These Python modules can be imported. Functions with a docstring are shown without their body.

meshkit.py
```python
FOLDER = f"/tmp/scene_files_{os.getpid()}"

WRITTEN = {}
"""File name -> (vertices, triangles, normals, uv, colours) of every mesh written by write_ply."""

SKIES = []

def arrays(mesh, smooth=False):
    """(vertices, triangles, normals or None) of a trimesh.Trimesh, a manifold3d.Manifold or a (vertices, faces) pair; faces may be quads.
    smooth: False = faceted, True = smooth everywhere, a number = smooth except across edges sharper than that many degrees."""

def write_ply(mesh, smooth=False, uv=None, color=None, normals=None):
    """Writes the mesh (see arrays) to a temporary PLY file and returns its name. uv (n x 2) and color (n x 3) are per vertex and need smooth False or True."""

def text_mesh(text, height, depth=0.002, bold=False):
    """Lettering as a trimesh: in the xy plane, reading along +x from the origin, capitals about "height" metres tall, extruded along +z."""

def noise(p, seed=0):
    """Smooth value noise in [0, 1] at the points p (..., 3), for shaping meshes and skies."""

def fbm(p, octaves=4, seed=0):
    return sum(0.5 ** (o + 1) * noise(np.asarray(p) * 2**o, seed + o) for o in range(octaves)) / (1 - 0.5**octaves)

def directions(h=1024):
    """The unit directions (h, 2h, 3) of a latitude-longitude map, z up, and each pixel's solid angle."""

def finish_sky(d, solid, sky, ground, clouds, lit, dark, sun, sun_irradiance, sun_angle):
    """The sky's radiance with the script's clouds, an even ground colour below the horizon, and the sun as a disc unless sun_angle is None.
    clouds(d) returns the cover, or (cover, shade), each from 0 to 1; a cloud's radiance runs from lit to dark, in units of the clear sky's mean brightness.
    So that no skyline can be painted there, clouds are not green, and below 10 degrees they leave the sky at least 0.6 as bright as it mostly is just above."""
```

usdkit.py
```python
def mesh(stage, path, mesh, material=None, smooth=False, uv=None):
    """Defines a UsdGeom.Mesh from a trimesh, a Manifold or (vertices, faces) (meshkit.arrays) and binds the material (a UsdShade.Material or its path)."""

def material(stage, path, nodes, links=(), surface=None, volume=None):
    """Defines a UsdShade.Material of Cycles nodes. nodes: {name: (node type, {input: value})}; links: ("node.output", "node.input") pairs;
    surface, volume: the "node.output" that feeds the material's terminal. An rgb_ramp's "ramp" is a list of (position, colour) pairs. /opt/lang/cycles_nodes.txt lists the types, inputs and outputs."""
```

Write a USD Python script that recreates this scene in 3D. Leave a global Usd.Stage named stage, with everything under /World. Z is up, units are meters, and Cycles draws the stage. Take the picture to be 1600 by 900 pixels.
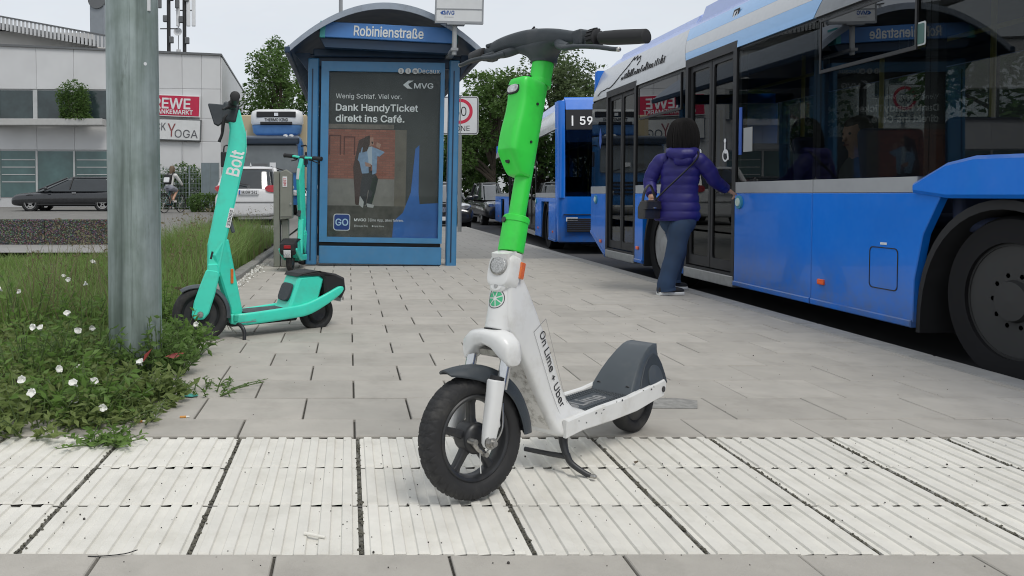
import math, random
import numpy as np, trimesh, usdkit, meshkit
import manifold3d as m3
from shapely.geometry import Polygon, Point, box as sbox
from shapely.ops import unary_union
from pxr import Usd, UsdGeom, UsdLux, UsdShade, Gf, Sdf, Vt

stage = Usd.Stage.CreateInMemory()
UsdGeom.SetStageUpAxis(stage, UsdGeom.Tokens.z)
UsdGeom.SetStageMetersPerUnit(stage, 1.0)
UsdGeom.Xform.Define(stage, '/World')
UsdGeom.Scope.Define(stage, '/World/Looks')

# ------------------------------------------------------------------ camera, sky, sun, exposure
EYE, PITCH = 0.826, 1.6
cam = UsdGeom.Camera.Define(stage, '/World/camera')
cam.AddTranslateOp().Set(Gf.Vec3d(0, 0, EYE))
cam.AddRotateXOp().Set(90.0 - PITCH)
cam.CreateHorizontalApertureAttr(36.0)
cam.CreateVerticalApertureAttr(20.25)
cam.CreateFocalLengthAttr(1230 / 1600 * 36.0)
cam.CreateHorizontalApertureOffsetAttr(255 / 1600 * 36.0)
cam.CreateVerticalApertureOffsetAttr(-112 / 1600 * 36.0)
cam.CreateClippingRangeAttr(Gf.Vec2f(0.05, 2000))
cam.CreateExposureAttr(0.45)

SUN_AZ, SUN_EL = math.radians(150), math.radians(58)      # direction towards the sun: x = sin(az), y = cos(az)
usdkit.material(stage, '/World/Looks/sky', {
    'sky': ('sky_texture', {'sky_type': 'single_scattering', 'sun_disc': False, 'sun_elevation': SUN_EL, 'sun_rotation': SUN_AZ}),
    'tc': ('texture_coordinate', {}),
    'map': ('mapping', {'scale': (1.0, 1.0, 2.6)}),
    'cl': ('noise_texture', {'scale': 2.2, 'detail': 6.0, 'roughness': 0.55}),
    'ramp': ('rgb_ramp', {'ramp': [(0.3, (4.05, 4.25, 4.45)), (0.55, (4.4, 4.56, 4.74)), (0.75, (4.75, 4.85, 4.96))]}),
    'mix': ('mix_color', {'fac': 0.9}),
    'bg': ('background_shader', {'strength': 0.13}),
}, [('tc.generated', 'map.vector'), ('map.vector', 'cl.vector'), ('cl.fac', 'ramp.fac'), ('sky.color', 'mix.a'), ('ramp.color', 'mix.b'), ('mix.result', 'bg.color')], surface='bg.background')
dome = UsdLux.DomeLight.Define(stage, '/World/sky')
UsdShade.MaterialBindingAPI.Apply(dome.GetPrim()).Bind(UsdShade.Material.Get(stage, '/World/Looks/sky'))
dome.GetPrim().SetCustomDataByKey('kind', 'structure')
sun = UsdLux.DistantLight.Define(stage, '/World/sun')
sun.CreateIntensityAttr(0.34)
sun.CreateAngleAttr(22.0)
sun.CreateColorAttr(Gf.Vec3f(1.0, 0.97, 0.92))
sun.GetPrim().CreateAttribute('inputs:normalize', Sdf.ValueTypeNames.Bool).Set(True)
sun.AddRotateZOp().Set(-math.degrees(SUN_AZ))
sun.AddRotateXOp().Set(-(90 - math.degrees(SUN_EL)))

# ------------------------------------------------------------------ naming
_n = {}
def fresh(parent, name):
    k = f'{parent}/{name}'
    i = _n.get(k, 0); _n[k] = i + 1
    return k if i == 0 else f'{k}_{i:03d}'

def tag(prim, label=None, cat=None, group=None, kind=None):
    for k, v in (('label', label), ('category', cat), ('group', group), ('kind', kind)):
        if v: prim.SetCustomDataByKey(k, v)
    return prim

GROUPS = {'electric_scooter': 'hire scooters on the pavement', 'white_car': 'cars around the stop', 'black_car': 'cars around the stop', 'black_saloon': 'cars around the stop', 'dark_grey_hatchback': 'cars around the stop',
          'speed_zone_sign': '30 zone signs', 'antenna_mast': 'antenna masts on the roof', 'hedge': 'hedge in front of the grey building', 'weed_plant': 'weeds round the pole', 'bindweed_plant': 'weeds round the pole',
          'cigarette_butt': 'cigarette butts on the ground', 'roadside_tree': 'trees along the road', 'dark_tree': 'trees behind the stop', 'robinia_tree': 'trees behind the stop', 'bushy_tree': 'trees behind the stop', 'lime_tree': 'trees behind the stop'}
def thing(name, label, cat, loc=(0, 0, 0), rz=0, group=None, tilt=None, scale=None):
    group = group or GROUPS.get(name)
    p = fresh('/World', name)
    x = UsdGeom.Xform.Define(stage, p)
    x.AddTranslateOp().Set(Gf.Vec3d(*map(float, loc)))
    if rz: x.AddRotateZOp().Set(float(rz))
    if tilt: x.AddRotateXYZOp().Set(Gf.Vec3f(*tilt))
    if scale: x.AddScaleOp().Set(Gf.Vec3f(scale, scale, scale))
    tag(x.GetPrim(), label, cat, group)
    return p

def copy_of(src, name, label, cat, loc, rz=0, group=None, tilt=None, scale=None):
    p = thing(name, label, cat, loc, rz, group, tilt, scale)
    prim = stage.GetPrimAtPath(p)
    prim.GetReferences().AddInternalReference(src)
    prim.SetInstanceable(True)
    return p

def part(parent, name, mesh, m, smooth=35, label=None, kind=None):
    p = fresh(parent, name)
    g = usdkit.mesh(stage, p, mesh, m, smooth=smooth)
    tag(g.GetPrim(), label, None, None, kind)
    return p

def single(name, mesh, m, label=None, cat=None, group=None, kind=None, smooth=35):
    p = fresh('/World', name)
    g = usdkit.mesh(stage, p, mesh, m, smooth=smooth)
    tag(g.GetPrim(), label, cat, group, kind)
    return p

# ------------------------------------------------------------------ materials
_mats = {}
def mat(name, col, rough=0.5, metal=0.0, var=0.06, vs=6.0, bump=0.0, bs=60.0, coat=0.0, dirt=None, rnd=0.0, spec=0.5, rvar=0.08, stretch=None, sheen=0.0, emit=0.0, aniso=0):
    if name in _mats: return _mats[name]
    c = np.array(col, float)
    n = {'tc': ('texture_coordinate', {}), 'n1': ('noise_texture', {'scale': vs, 'detail': 5.0, 'roughness': 0.6}),
         'r1': ('rgb_ramp', {'ramp': [(0.28, tuple(c * (1 - var))), (0.72, tuple(np.minimum(c * (1 + var), 0.95)))]}),
         'rr': ('map_range', {'from_min': 0.25, 'from_max': 0.75, 'to_min': max(0.02, rough - rvar), 'to_max': min(1.0, rough + rvar)}),
         'p': ('principled_bsdf', {'metallic': metal, 'coat_weight': coat, 'specular_ior_level': spec, 'sheen_weight': sheen})}
    l = [('n1.fac', 'r1.fac'), ('n1.fac', 'rr.value'), ('rr.result', 'p.roughness')]
    if stretch:
        n['mp'] = ('mapping', {'scale': stretch}); l += [('tc.object', 'mp.vector'), ('mp.vector', 'n1.vector')]
    else: l += [('tc.object', 'n1.vector')]
    out = 'r1.color'
    if dirt:
        dc, amt, ds = dirt
        n['n2'] = ('noise_texture', {'scale': ds, 'detail': 8.0, 'roughness': 0.7})
        n['r2'] = ('rgb_ramp', {'ramp': [(0.5, (0, 0, 0)), (0.72, (amt, amt, amt))]})
        n['mx'] = ('mix_color', {'b': dc})
        l += [('tc.object', 'n2.vector'), ('n2.fac', 'r2.fac'), ('r2.color', 'mx.fac'), (out, 'mx.a')]
        out = 'mx.result'
    if rnd:
        n['oi'] = ('object_info', {})
        n['rm'] = ('map_range', {'from_min': 0.0, 'from_max': 1.0, 'to_min': 1 - rnd, 'to_max': 1 + rnd})
        n['hs'] = ('hsv', {})
        l += [('oi.random', 'rm.value'), ('rm.result', 'hs.value'), (out, 'hs.color')]
        out = 'hs.color'
    l.append((out, 'p.base_color'))
    if bump:
        n['n3'] = ('noise_texture', {'scale': bs, 'detail': 4.0, 'roughness': 0.6})
        n['b'] = ('bump', {'strength': bump, 'distance': 0.004})
        l += [('tc.object', 'n3.vector'), ('n3.fac', 'b.height'), ('b.normal', 'p.normal')]
    if emit:
        n['p'][1]['emission_strength'] = emit; n['p'][1]['emission_color'] = col
    _mats[name] = usdkit.material(stage, f'/World/Looks/{name}', n, l, surface='p.BSDF')
    return _mats[name]

def glass(name, tint, ior=1.5, rough=0.0, gcol=(1, 1, 1), wavy=0.0):
    if name in _mats: return _mats[name]
    f0 = ((ior - 1) / (ior + 1)) ** 2
    n = {'t': ('transparent_bsdf', {'color': tint}), 'g': ('glossy_bsdf', {'color': gcol, 'roughness': rough}), 'lw': ('layer_weight', {'blend': .5}), 'pw': ('math', {'math_type': 'power', 'value2': 5.0}), 'f': ('math', {'math_type': 'multiply_add', 'value2': 1 - f0, 'value3': f0}), 'm': ('mix_closure', {})}
    l = [('lw.facing', 'pw.value1'), ('pw.value', 'f.value1'), ('f.value', 'm.fac'), ('t.BSDF', 'm.closure1'), ('g.BSDF', 'm.closure2')]
    if wavy:
        n['tc'] = ('texture_coordinate', {}); n['n'] = ('noise_texture', {'scale': 1.3, 'detail': 1.0}); n['b'] = ('bump', {'strength': wavy, 'distance': 0.01})
        l += [('tc.object', 'n.vector'), ('n.fac', 'b.height'), ('b.normal', 'g.normal')]
    _mats[name] = usdkit.material(stage, f'/World/Looks/{name}', n, l, surface='m.closure')
    return _mats[name]

def leaf_mat(name, c1, c2, trans=0.35, rough=0.5, scale=1.5):
    if name in _mats: return _mats[name]
    n = {'g': ('geometry', {}), 'tc': ('texture_coordinate', {}), 'n': ('noise_texture', {'scale': scale, 'detail': 3.0}),
         'r': ('rgb_ramp', {'ramp': [(0.3, c1), (0.7, c2)]}),
         'rm': ('map_range', {'to_min': 0.6, 'to_max': 1.45}), 'hs': ('hsv', {}),
         'p': ('principled_bsdf', {'roughness': rough, 'specular_ior_level': 0.35}), 't': ('translucent_bsdf', {}), 'm': ('mix_closure', {'fac': trans})}
    l = [('tc.object', 'n.vector'), ('n.fac', 'r.fac'), ('g.random_per_island', 'rm.value'), ('rm.result', 'hs.value'), ('r.color', 'hs.color'), ('hs.color', 'p.base_color'), ('hs.color', 't.color'), ('p.BSDF', 'm.closure1'), ('t.BSDF', 'm.closure2')]
    _mats[name] = usdkit.material(stage, f'/World/Looks/{name}', n, l, surface='m.closure')
    return _mats[name]

# ------------------------------------------------------------------ mesh helpers
V = lambda *a: np.array(a, float)
def cat(*ms):
    fl = []
    for m in ms: fl += list(m) if isinstance(m, (list, tuple)) else [m]
    return trimesh.util.concatenate(fl)
def T(m, loc=(0, 0, 0), rx=0, ry=0, rz=0):
    M = np.eye(4)
    for a, ax in ((rx, (1, 0, 0)), (ry, (0, 1, 0)), (rz, (0, 0, 1))):
        if a: M = trimesh.transformations.rotation_matrix(math.radians(a), ax) @ M
    M[:3, 3] += loc
    m = m.copy(); m.apply_transform(M); return m
def hull(p):
    return trimesh.convex.convex_hull(np.asarray(p, float))
def bx(x0, x1, y0, y1, z0, z1, ch=0.0):
    if ch <= 0:
        b = trimesh.creation.box(extents=(abs(x1 - x0), abs(y1 - y0), abs(z1 - z0)))
        b.apply_translation(((x0 + x1) / 2, (y0 + y1) / 2, (z0 + z1) / 2)); return b
    ch = min(ch, abs(x1 - x0) * .49, abs(y1 - y0) * .49, abs(z1 - z0) * .49)
    P = []
    for x, sx in ((x0, 1), (x1, -1)):
        for y, sy in ((y0, 1), (y1, -1)):
            for z, sz in ((z0, 1), (z1, -1)):
                P += [(x + sx * ch, y + sy * ch, z), (x + sx * ch, y, z + sz * ch), (x, y + sy * ch, z + sz * ch)]
    return hull(P)
def rbox(c, s, r, n=1):
    """box with rounded edges"""
    ico = trimesh.creation.icosphere(subdivisions=n, radius=r).vertices
    h = np.array(s) / 2 - r
    return hull(np.vstack([ico + np.array(c) + h * np.array(q) for q in np.ndindex(2, 2, 2) for q in [np.array(q) * 2 - 1]]))
def ring(c, a, b, ra, rb, n, e=2.0, ph=0.0):
    t = np.arange(n) / n * 2 * np.pi + ph
    ct, st = np.cos(t), np.sin(t)
    x = np.sign(ct) * np.abs(ct) ** (2 / e) * ra; y = np.sign(st) * np.abs(st) ** (2 / e) * rb
    return np.asarray(c) + x[:, None] * np.asarray(a) + y[:, None] * np.asarray(b)
def loft(rings, caps=True):
    R = np.asarray(rings, float); m, n = R.shape[:2]
    v = R.reshape(-1, 3); f = []
    for i in range(m - 1):
        for j in range(n):
            a, b = i * n + j, i * n + (j + 1) % n
            f += [(a, b, b + n), (a, b + n, a + n)]
    if caps:
        v = np.vstack([v, R[0].mean(0), R[-1].mean(0)]); k = m * n
        for j in range(n):
            f += [(k, (j + 1) % n, j), (k + 1, (m - 1) * n + j, (m - 1) * n + (j + 1) % n)]
    t = trimesh.Trimesh(v, np.array(f), process=False)
    if t.volume < 0: t.invert()
    return t
def frame(d):
    d = d / np.linalg.norm(d); h = V(0, 0, 1) if abs(d[2]) < .9 else V(1, 0, 0)
    a = np.cross(h, d); a /= np.linalg.norm(a); return a, np.cross(d, a)
def cyl(p0, p1, r0, r1=None, n=16):
    p0, p1 = V(*p0), V(*p1); r1 = r0 if r1 is None else r1
    a, b = frame(p1 - p0)
    return loft([ring(p0, a, b, r0, r0, n), ring(p1, a, b, r1, r1, n)])
def spline(P, k=6):
    P = np.asarray(P, float); Q = np.vstack([2 * P[0] - P[1], P, 2 * P[-1] - P[-2]]); o = []
    for i in range(1, len(Q) - 2):
        for t in np.arange(k) / k:
            o.append(.5 * ((2 * Q[i]) + (-Q[i - 1] + Q[i + 1]) * t + (2 * Q[i - 1] - 5 * Q[i] + 4 * Q[i + 1] - Q[i + 2]) * t * t + (-Q[i - 1] + 3 * Q[i] - 3 * Q[i + 1] + Q[i + 2]) * t ** 3))
    return np.array(o + [P[-1]])
def tube(P, r, n=10, k=0, flat=1.0, up=None):
    P = np.asarray(P, float); r = np.full(len(P), float(r)) if np.ndim(r) == 0 else np.asarray(r, float)
    if k:
        q = spline(np.c_[P, r], k); P, r = q[:, :3], q[:, 3]
    d = np.gradient(P, axis=0); R = []; a, b = frame(d[0])
    if up is not None: a = np.asarray(up, float)
    for p, t, rr in zip(P, d, r):
        t = t / np.linalg.norm(t); a = a - t * (a @ t); a /= np.linalg.norm(a); b = np.cross(t, a)
        R.append(ring(p, a, b, rr * flat, rr, n))
    return loft(R)
def lathe(prof, c=(0, 0, 0), ax=(0, 1, 0), n=32, closed=False):
    """prof: (radius, along) pairs round the axis ax"""
    ax = V(*ax) / np.linalg.norm(ax); a, b = frame(ax)
    t = np.arange(n) / n * 2 * np.pi
    u = np.cos(t)[:, None] * a + np.sin(t)[:, None] * b
    R = [np.asarray(c) + ax * h + u * r for r, h in prof]
    if closed: R.append(R[0])
    return loft(R, caps=not closed)
def inset(P, d):
    P = np.asarray(P, float); n = len(P); o = []
    s = 1 if sum(P[i][0] * P[(i + 1) % n][1] - P[(i + 1) % n][0] * P[i][1] for i in range(n)) > 0 else -1
    for i in range(n):
        e0 = P[i] - P[i - 1]; e1 = P[(i + 1) % n] - P[i]
        n0 = s * V(-e0[1], e0[0]) / (np.linalg.norm(e0) + 1e-12); n1 = s * V(-e1[1], e1[0]) / (np.linalg.norm(e1) + 1e-12)
        b = n0 + n1; b /= max(np.linalg.norm(b), 1e-6); o.append(P[i] + b * d / max(b @ n0, .5))
    return np.array(o)
AX = {'xz': lambda p, h: np.c_[p[:, 0], np.full(len(p), h), p[:, 1]], 'xy': lambda p, h: np.c_[p, np.full(len(p), h)], 'yz': lambda p, h: np.c_[np.full(len(p), h), p]}
def slab(P, h0, h1, bev=0.0, ax='xz'):
    """polygon P in the plane ax, from h0 to h1 along the third axis, edges chamfered"""
    P = np.asarray(P, float); q = AX[ax]
    rs = [q(P, h0), q(P, h1)] if bev <= 0 else [q(inset(P, bev), h0), q(P, h0 + bev), q(P, h1 - bev), q(inset(P, bev), h1)]
    side = loft(rs, caps=False)
    C = inset(P, bev) if bev > 0 else P
    v2, f = trimesh.creation.triangulate_polygon(Polygon(C), engine='earcut')
    v2 = np.asarray(v2); m = cat(side, trimesh.Trimesh(q(v2, h0), f, process=False), trimesh.Trimesh(q(v2, h1), f[:, ::-1], process=False))
    m.merge_vertices(); trimesh.repair.fix_normals(m); return m
def rpoly(P, r, n=4):
    g = Polygon(P).buffer(-r, join_style=2).buffer(r, quad_segs=n); return np.array(g.exterior.coords)[:-1]
def rrect(x0, x1, y0, y1, r, n=4):
    return np.array(sbox(x0 + r, y0 + r, x1 - r, y1 - r).buffer(r, quad_segs=n).exterior.coords)[:-1]
def flat(geom, depth=.001):
    return cat([trimesh.creation.extrude_polygon(g, depth, engine='earcut') for g in getattr(geom, 'geoms', [geom])])
def place(m, o, xd, yd):
    xd, yd = V(*xd), V(*yd); xd /= np.linalg.norm(xd); yd = yd - xd * (xd @ yd); yd /= np.linalg.norm(yd)
    M = np.eye(4); M[:3, 0], M[:3, 1], M[:3, 2], M[:3, 3] = xd, yd, np.cross(xd, yd), o
    m = m.copy(); m.apply_transform(M); return m
_tx = {}
def txt(s, h, bold=False, depth=.0012, width=None, align='c'):
    k = (s, bold)
    if k not in _tx: _tx[k] = meshkit.text_mesh(s, 1.0, depth=1.0, bold=bold)
    m = _tx[k].copy(); m.apply_scale((h, h, depth))
    if width: m.apply_scale((width / (m.bounds[1][0] - m.bounds[0][0]), 1, 1))
    b = m.bounds; m.apply_translation((-(b[0][0] + b[1][0]) / 2 if align == 'c' else -b[0][0], -h / 2, 0)); return m
def loop_m(mesh): return mesh
def bones(segs, refine=.012, it=8, cut=None):
    """segs: chains of (x,y,z,r) points; hulls of neighbouring balls joined to one smooth body"""
    ico = trimesh.creation.icosphere(subdivisions=1, radius=1.0).vertices
    S = []
    for c in segs:
        for a, b in zip(c[:-1], c[1:]):
            S.append(m3.Manifold.hull_points(np.vstack([ico * a[3] + a[:3], ico * b[3] + b[:3]]).astype(np.float64)))
    m = m3.Manifold.batch_boolean(S, m3.OpType.Add).refine_to_length(refine).to_mesh()
    t = trimesh.Trimesh(m.vert_properties[:, :3], m.tri_verts, process=True)
    trimesh.smoothing.filter_taubin(t, lamb=.5, nu=.52, iterations=it); return t
def blades(rng, xy, h, w, lean=.35, segs=3, z0=0.0):
    """one mesh of bent grass blades"""
    n = len(xy); h = np.broadcast_to(h, n); w = np.broadcast_to(w, n)
    a = rng.uniform(0, 2 * np.pi, n); ld = rng.uniform(.05, lean, n) * h * 1.4; b = a + rng.uniform(-1.2, 1.2, n)
    z0 = np.broadcast_to(z0, n); vs = []
    for i in range(segs + 1):
        t = i / segs; ww = w * (1 - t) ** .7 * .5 + 0.0004
        c = np.c_[xy[:, 0] + np.cos(a) * ld * t ** 2, xy[:, 1] + np.sin(a) * ld * t ** 2, z0 + h * (t - .25 * (ld / h) * t ** 2)]
        s = np.c_[-np.sin(b), np.cos(b), 0 * b] * ww[:, None]
        vs += [c - s, c + s]
    v = np.stack(vs, 1).reshape(-1, 3); k = 2 * (segs + 1); f = []
    for i in range(segs): f += [(2 * i, 2 * i + 1, 2 * i + 3), (2 * i, 2 * i + 3, 2 * i + 2)]
    F = (np.array(f)[None] + (np.arange(n) * k)[:, None, None]).reshape(-1, 3)
    return trimesh.Trimesh(v, F, process=False)
def leaves(rng, P, size, droop=.5, aspect=.5, dirs=None):
    """one mesh of folded pointed leaves at P"""
    n = len(P); s = np.broadcast_to(size, n) * rng.uniform(.7, 1.3, n)
    d = rng.normal(size=(n, 3)) if dirs is None else dirs + rng.normal(size=(n, 3)) * .5
    d[:, 2] = d[:, 2] * .6 - droop * .3; d /= np.linalg.norm(d, axis=1)[:, None]
    u = rng.normal(size=(n, 3)) + V(0, 0, 1.2); sd = np.cross(d, u); sd /= np.linalg.norm(sd, axis=1)[:, None] + 1e-9
    nn = np.cross(sd, d); S = s[:, None]
    v = np.stack([P, P + d * S * .45 + sd * S * aspect * .5 + nn * S * .08, P + d * S, P + d * S * .45 - sd * S * aspect * .5 + nn * S * .08], 1).reshape(-1, 3)
    F = (np.array([(0, 1, 2), (0, 2, 3)])[None] + (np.arange(n) * 4)[:, None, None]).reshape(-1, 3)
    return trimesh.Trimesh(v, F, process=False)
def ground_pt(px, py, z=0.0):
    th = math.radians(PITCH); u, w = (px - 545) / 1230, (338 - py) / 1230
    d = V(u, math.cos(th) + w * math.sin(th), -math.sin(th) + w * math.cos(th)); t = (z - EYE) / d[2]
    return V(d[0] * t, d[1] * t, z)
def seen(px, py, Y):
    th = math.radians(PITCH); u, w = (px - 545) / 1230, (338 - py) / 1230
    d = V(u, math.cos(th) + w * math.sin(th), -math.sin(th) + w * math.cos(th)); t = Y / d[1]
    return V(d[0] * t, Y, EYE + d[2] * t)
# ================================================================== ground, pavement, road
rng = np.random.default_rng(11)
M_paver = mat('paver_concrete', (.375, .353, .315), .85, var=.08, vs=7, bump=.3, bs=240, rnd=.075, dirt=((.20, .185, .16), .35, 4))
M_joint = mat('joint_sand', (.075, .07, .06), .95, var=.3, vs=60, bump=.5, bs=300)
M_tact = mat('tactile_concrete', (.635, .615, .56), .8, var=.06, vs=11, bump=.22, bs=260, rnd=.05, dirt=((.42, .40, .34), .4, 6))
M_asph = mat('asphalt', (.055, .055, .058), .9, var=.2, vs=40, bump=.5, bs=220)
M_lot = mat('car_park_asphalt', (.17, .165, .155), .9, var=.14, vs=3, bump=.4, bs=160)
M_kerb = mat('kerb_concrete', (.27, .265, .25), .85, var=.16, vs=12, bump=.4, bs=160, rnd=.06)
M_soil = mat('soil', (.055, .045, .03), .95, var=.4, vs=20, bump=.8, bs=40)
M_wash = None

def sheet(x0, x1, y0, y1, z):
    return trimesh.Trimesh([(x0, y0, z), (x1, y0, z), (x1, y1, z), (x0, y1, z)], [(0, 1, 2), (0, 2, 3)], process=False)
single('ground', sheet(-400, 400, -400, 600, -.30), mat('far_ground', (.10, .105, .085), .95, var=.2, vs=.3), kind='structure', smooth=False)
single('road', cat(sheet(3.0, 12.5, -30, 140, -.16), sheet(-1.2, 3.0, 20.1, 140, -.16)), M_asph, kind='structure', smooth=False)
LOT = lambda y: max(0.0, y - 12) * .009 - .004
def lot_strip(a, b): return trimesh.Trimesh([(-60, a, LOT(a)), (-1.18, a, LOT(a)), (-1.18, b, LOT(b)), (-60, b, LOT(b))], [(0, 1, 2), (0, 2, 3)], process=False)
single('car_park', cat(lot_strip(2.95, 12), lot_strip(12, 75), sheet(-60, -2.4, -6, 2.95, -.004)), M_lot, kind='structure', smooth=False)

# pavement slab with its paving stones
pav = fresh('/World', 'pavement')
tag(usdkit.mesh(stage, pav, cat(bx(-1.18, 2.86, 2.95, 20.0, -.30, -.012), bx(-2.4, 2.86, -6, 2.948, -.30, -.012)), M_joint).GetPrim(), None, None, None, 'structure')
def stone(x0, x1, y0, y1, gx=.005, gy=.003, hgt=.0):
    z = rng.normal(0, .0007) + hgt
    a, b, c, d = x0 + gx / 2, x1 - gx / 2, y0 + gy / 2, y1 - gy / 2
    ch = .0025
    tz = rng.normal(0, .0006, 4)
    top = [(a + ch, c + ch, z + tz[0]), (b - ch, c + ch, z + tz[1]), (b - ch, d - ch, z + tz[2]), (a + ch, d - ch, z + tz[3])]
    mid = [(a, c, z - ch), (b, c, z - ch), (b, d, z - ch), (a, d, z - ch)]
    bot = [(x, y, -.03) for x, y, _ in mid]
    v = bot + mid + top; f = []
    for o in (0, 4):
        for j in range(4):
            p, q = o + j, o + (j + 1) % 4; f += [(p, q, q + 4), (p, q + 4, p + 4)]
    f += [(8, 9, 10), (8, 10, 11)]
    return trimesh.Trimesh(v, f, process=False)
rows = [(1.18, 1.48, .02), (1.48, 1.787, .23), (2.668, 2.874, .02)]
y = 2.874
k = 0
while y < 9.9:
    rows.append((y, y + .301, .23 if k % 2 == 0 else .02)); y += .301; k += 1
far = []
for i, (r0, r1, off) in enumerate(rows):
    x = off - 4.0
    while x < 2.86:
        a, b = max(x, -2.39 if r1 < 2.95 else -1.18), min(x + .4, 2.855); x += .4
        if b - a < .03: continue
        gx = .0075 if b < .9 else .0045
        m = stone(a, b, r0, r1, gx, .0045 if b < .9 else .003)
        vis = (a + b) / 2 / ((r0 + r1) / 2)
        if r0 < 6.1 and -.47 < vis < .9: part(pav, 'paving_stone', m, M_paver, smooth=False)
        else: far.append(m)
part(pav, 'paving_stones_beyond', cat(far), M_paver, smooth=False, kind='stuff')
M_pfar = usdkit.material(stage, '/World/Looks/paver_far', {
    'tc': ('texture_coordinate', {}), 'br': ('brick_texture', {'color1': (.25, .245, .232), 'color2': (.262, .257, .243), 'mortar': (.17, .165, .155), 'scale': 1.0, 'mortar_size': .006, 'brick_width': .4, 'row_height': .301}),
    'n': ('noise_texture', {'scale': 4.0, 'detail': 6.0}), 'mr': ('map_range', {'to_min': .85, 'to_max': 1.12}), 'hs': ('hsv', {}), 'p': ('principled_bsdf', {'roughness': .85})},
    [('tc.object', 'br.vector'), ('tc.object', 'n.vector'), ('n.fac', 'mr.value'), ('mr.result', 'hs.value'), ('br.color', 'hs.color'), ('hs.color', 'p.base_color')], surface='p.BSDF')
part(pav, 'far_paving', cat(sheet(-1.18, 2.855, y, 20.0, -.001), sheet(-1.18, 2.855, -6, 1.18, -.001)), M_pfar, smooth=False)

# tactile strip: ribbed plates
tac = fresh('/World', 'tactile_paving')
tag(usdkit.mesh(stage, tac, cat(sheet(-2.39, 2.855, 1.787, 2.668, -.0115), *[sheet(-2.39, 2.855, q - .0035, q + .0035, -.0078) for q in (2.083, 2.374)]), mat('joint_grey', (.13, .125, .11), .95, var=.3, vs=60)).GetPrim(), None, None, None, 'structure')
def rib_plate(x0, x1, y0, y1):
    n = 7; p = (x1 - x0) / n; z = rng.normal(0, .0008); hh = .0062
    prof = [(x0, -.03), (x0, -hh + z)]
    for i in range(n):
        c = x0 + p * (i + .5); prof += [(c - p * .27, -hh + z), (c - p * .225, z - .0006), (c - p * .20, z), (c + p * .20, z), (c + p * .225, z - .0006), (c + p * .27, -hh + z)]
    prof += [(x1, -hh + z), (x1, -.03)]
    prof = np.array(prof); t0, t1 = rng.normal(0, .0005, 2)
    k = len(prof); ch = .004
    rs = [np.c_[prof[:, 0], np.full(k, yy), np.where(prof[:, 1] > -.02, prof[:, 1] + t - dz, prof[:, 1])] for yy, t, dz in ((y0, t0, ch), (y0 + ch, t0, 0), (y1 - ch, t1, 0), (y1, t1, ch))]
    v = np.vstack(rs); f = []
    for i in range(3):
        for j in range(k - 1):
            a = i * k + j; f += [(a, a + k, a + 1), (a + 1, a + k, a + k + 1)]
    for o, s in ((0, 1), (3 * k, -1)):
        for j in range(1, k - 1): f.append((o, o + j, o + j + 1)[::s])
    return trimesh.Trimesh(v, np.array(f)[:, ::1], process=False)
ty = [1.79, 2.083, 2.374, 2.665]
for r in range(3):
    for c in range(-7, 8):
        a, b = .03 + .4 * c, .03 + .4 * (c + 1)
        a, b = max(a, -2.38), min(b, 2.85)
        if b - a < .1: continue
        m = rib_plate(a + .0065, b - .0065, ty[r] + .0024, ty[r + 1] - .0024); m.fix_normals()
        if a / ty[r] > -1.2: part(tac, 'ribbed_plate', m, M_tact, smooth=False)
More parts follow.
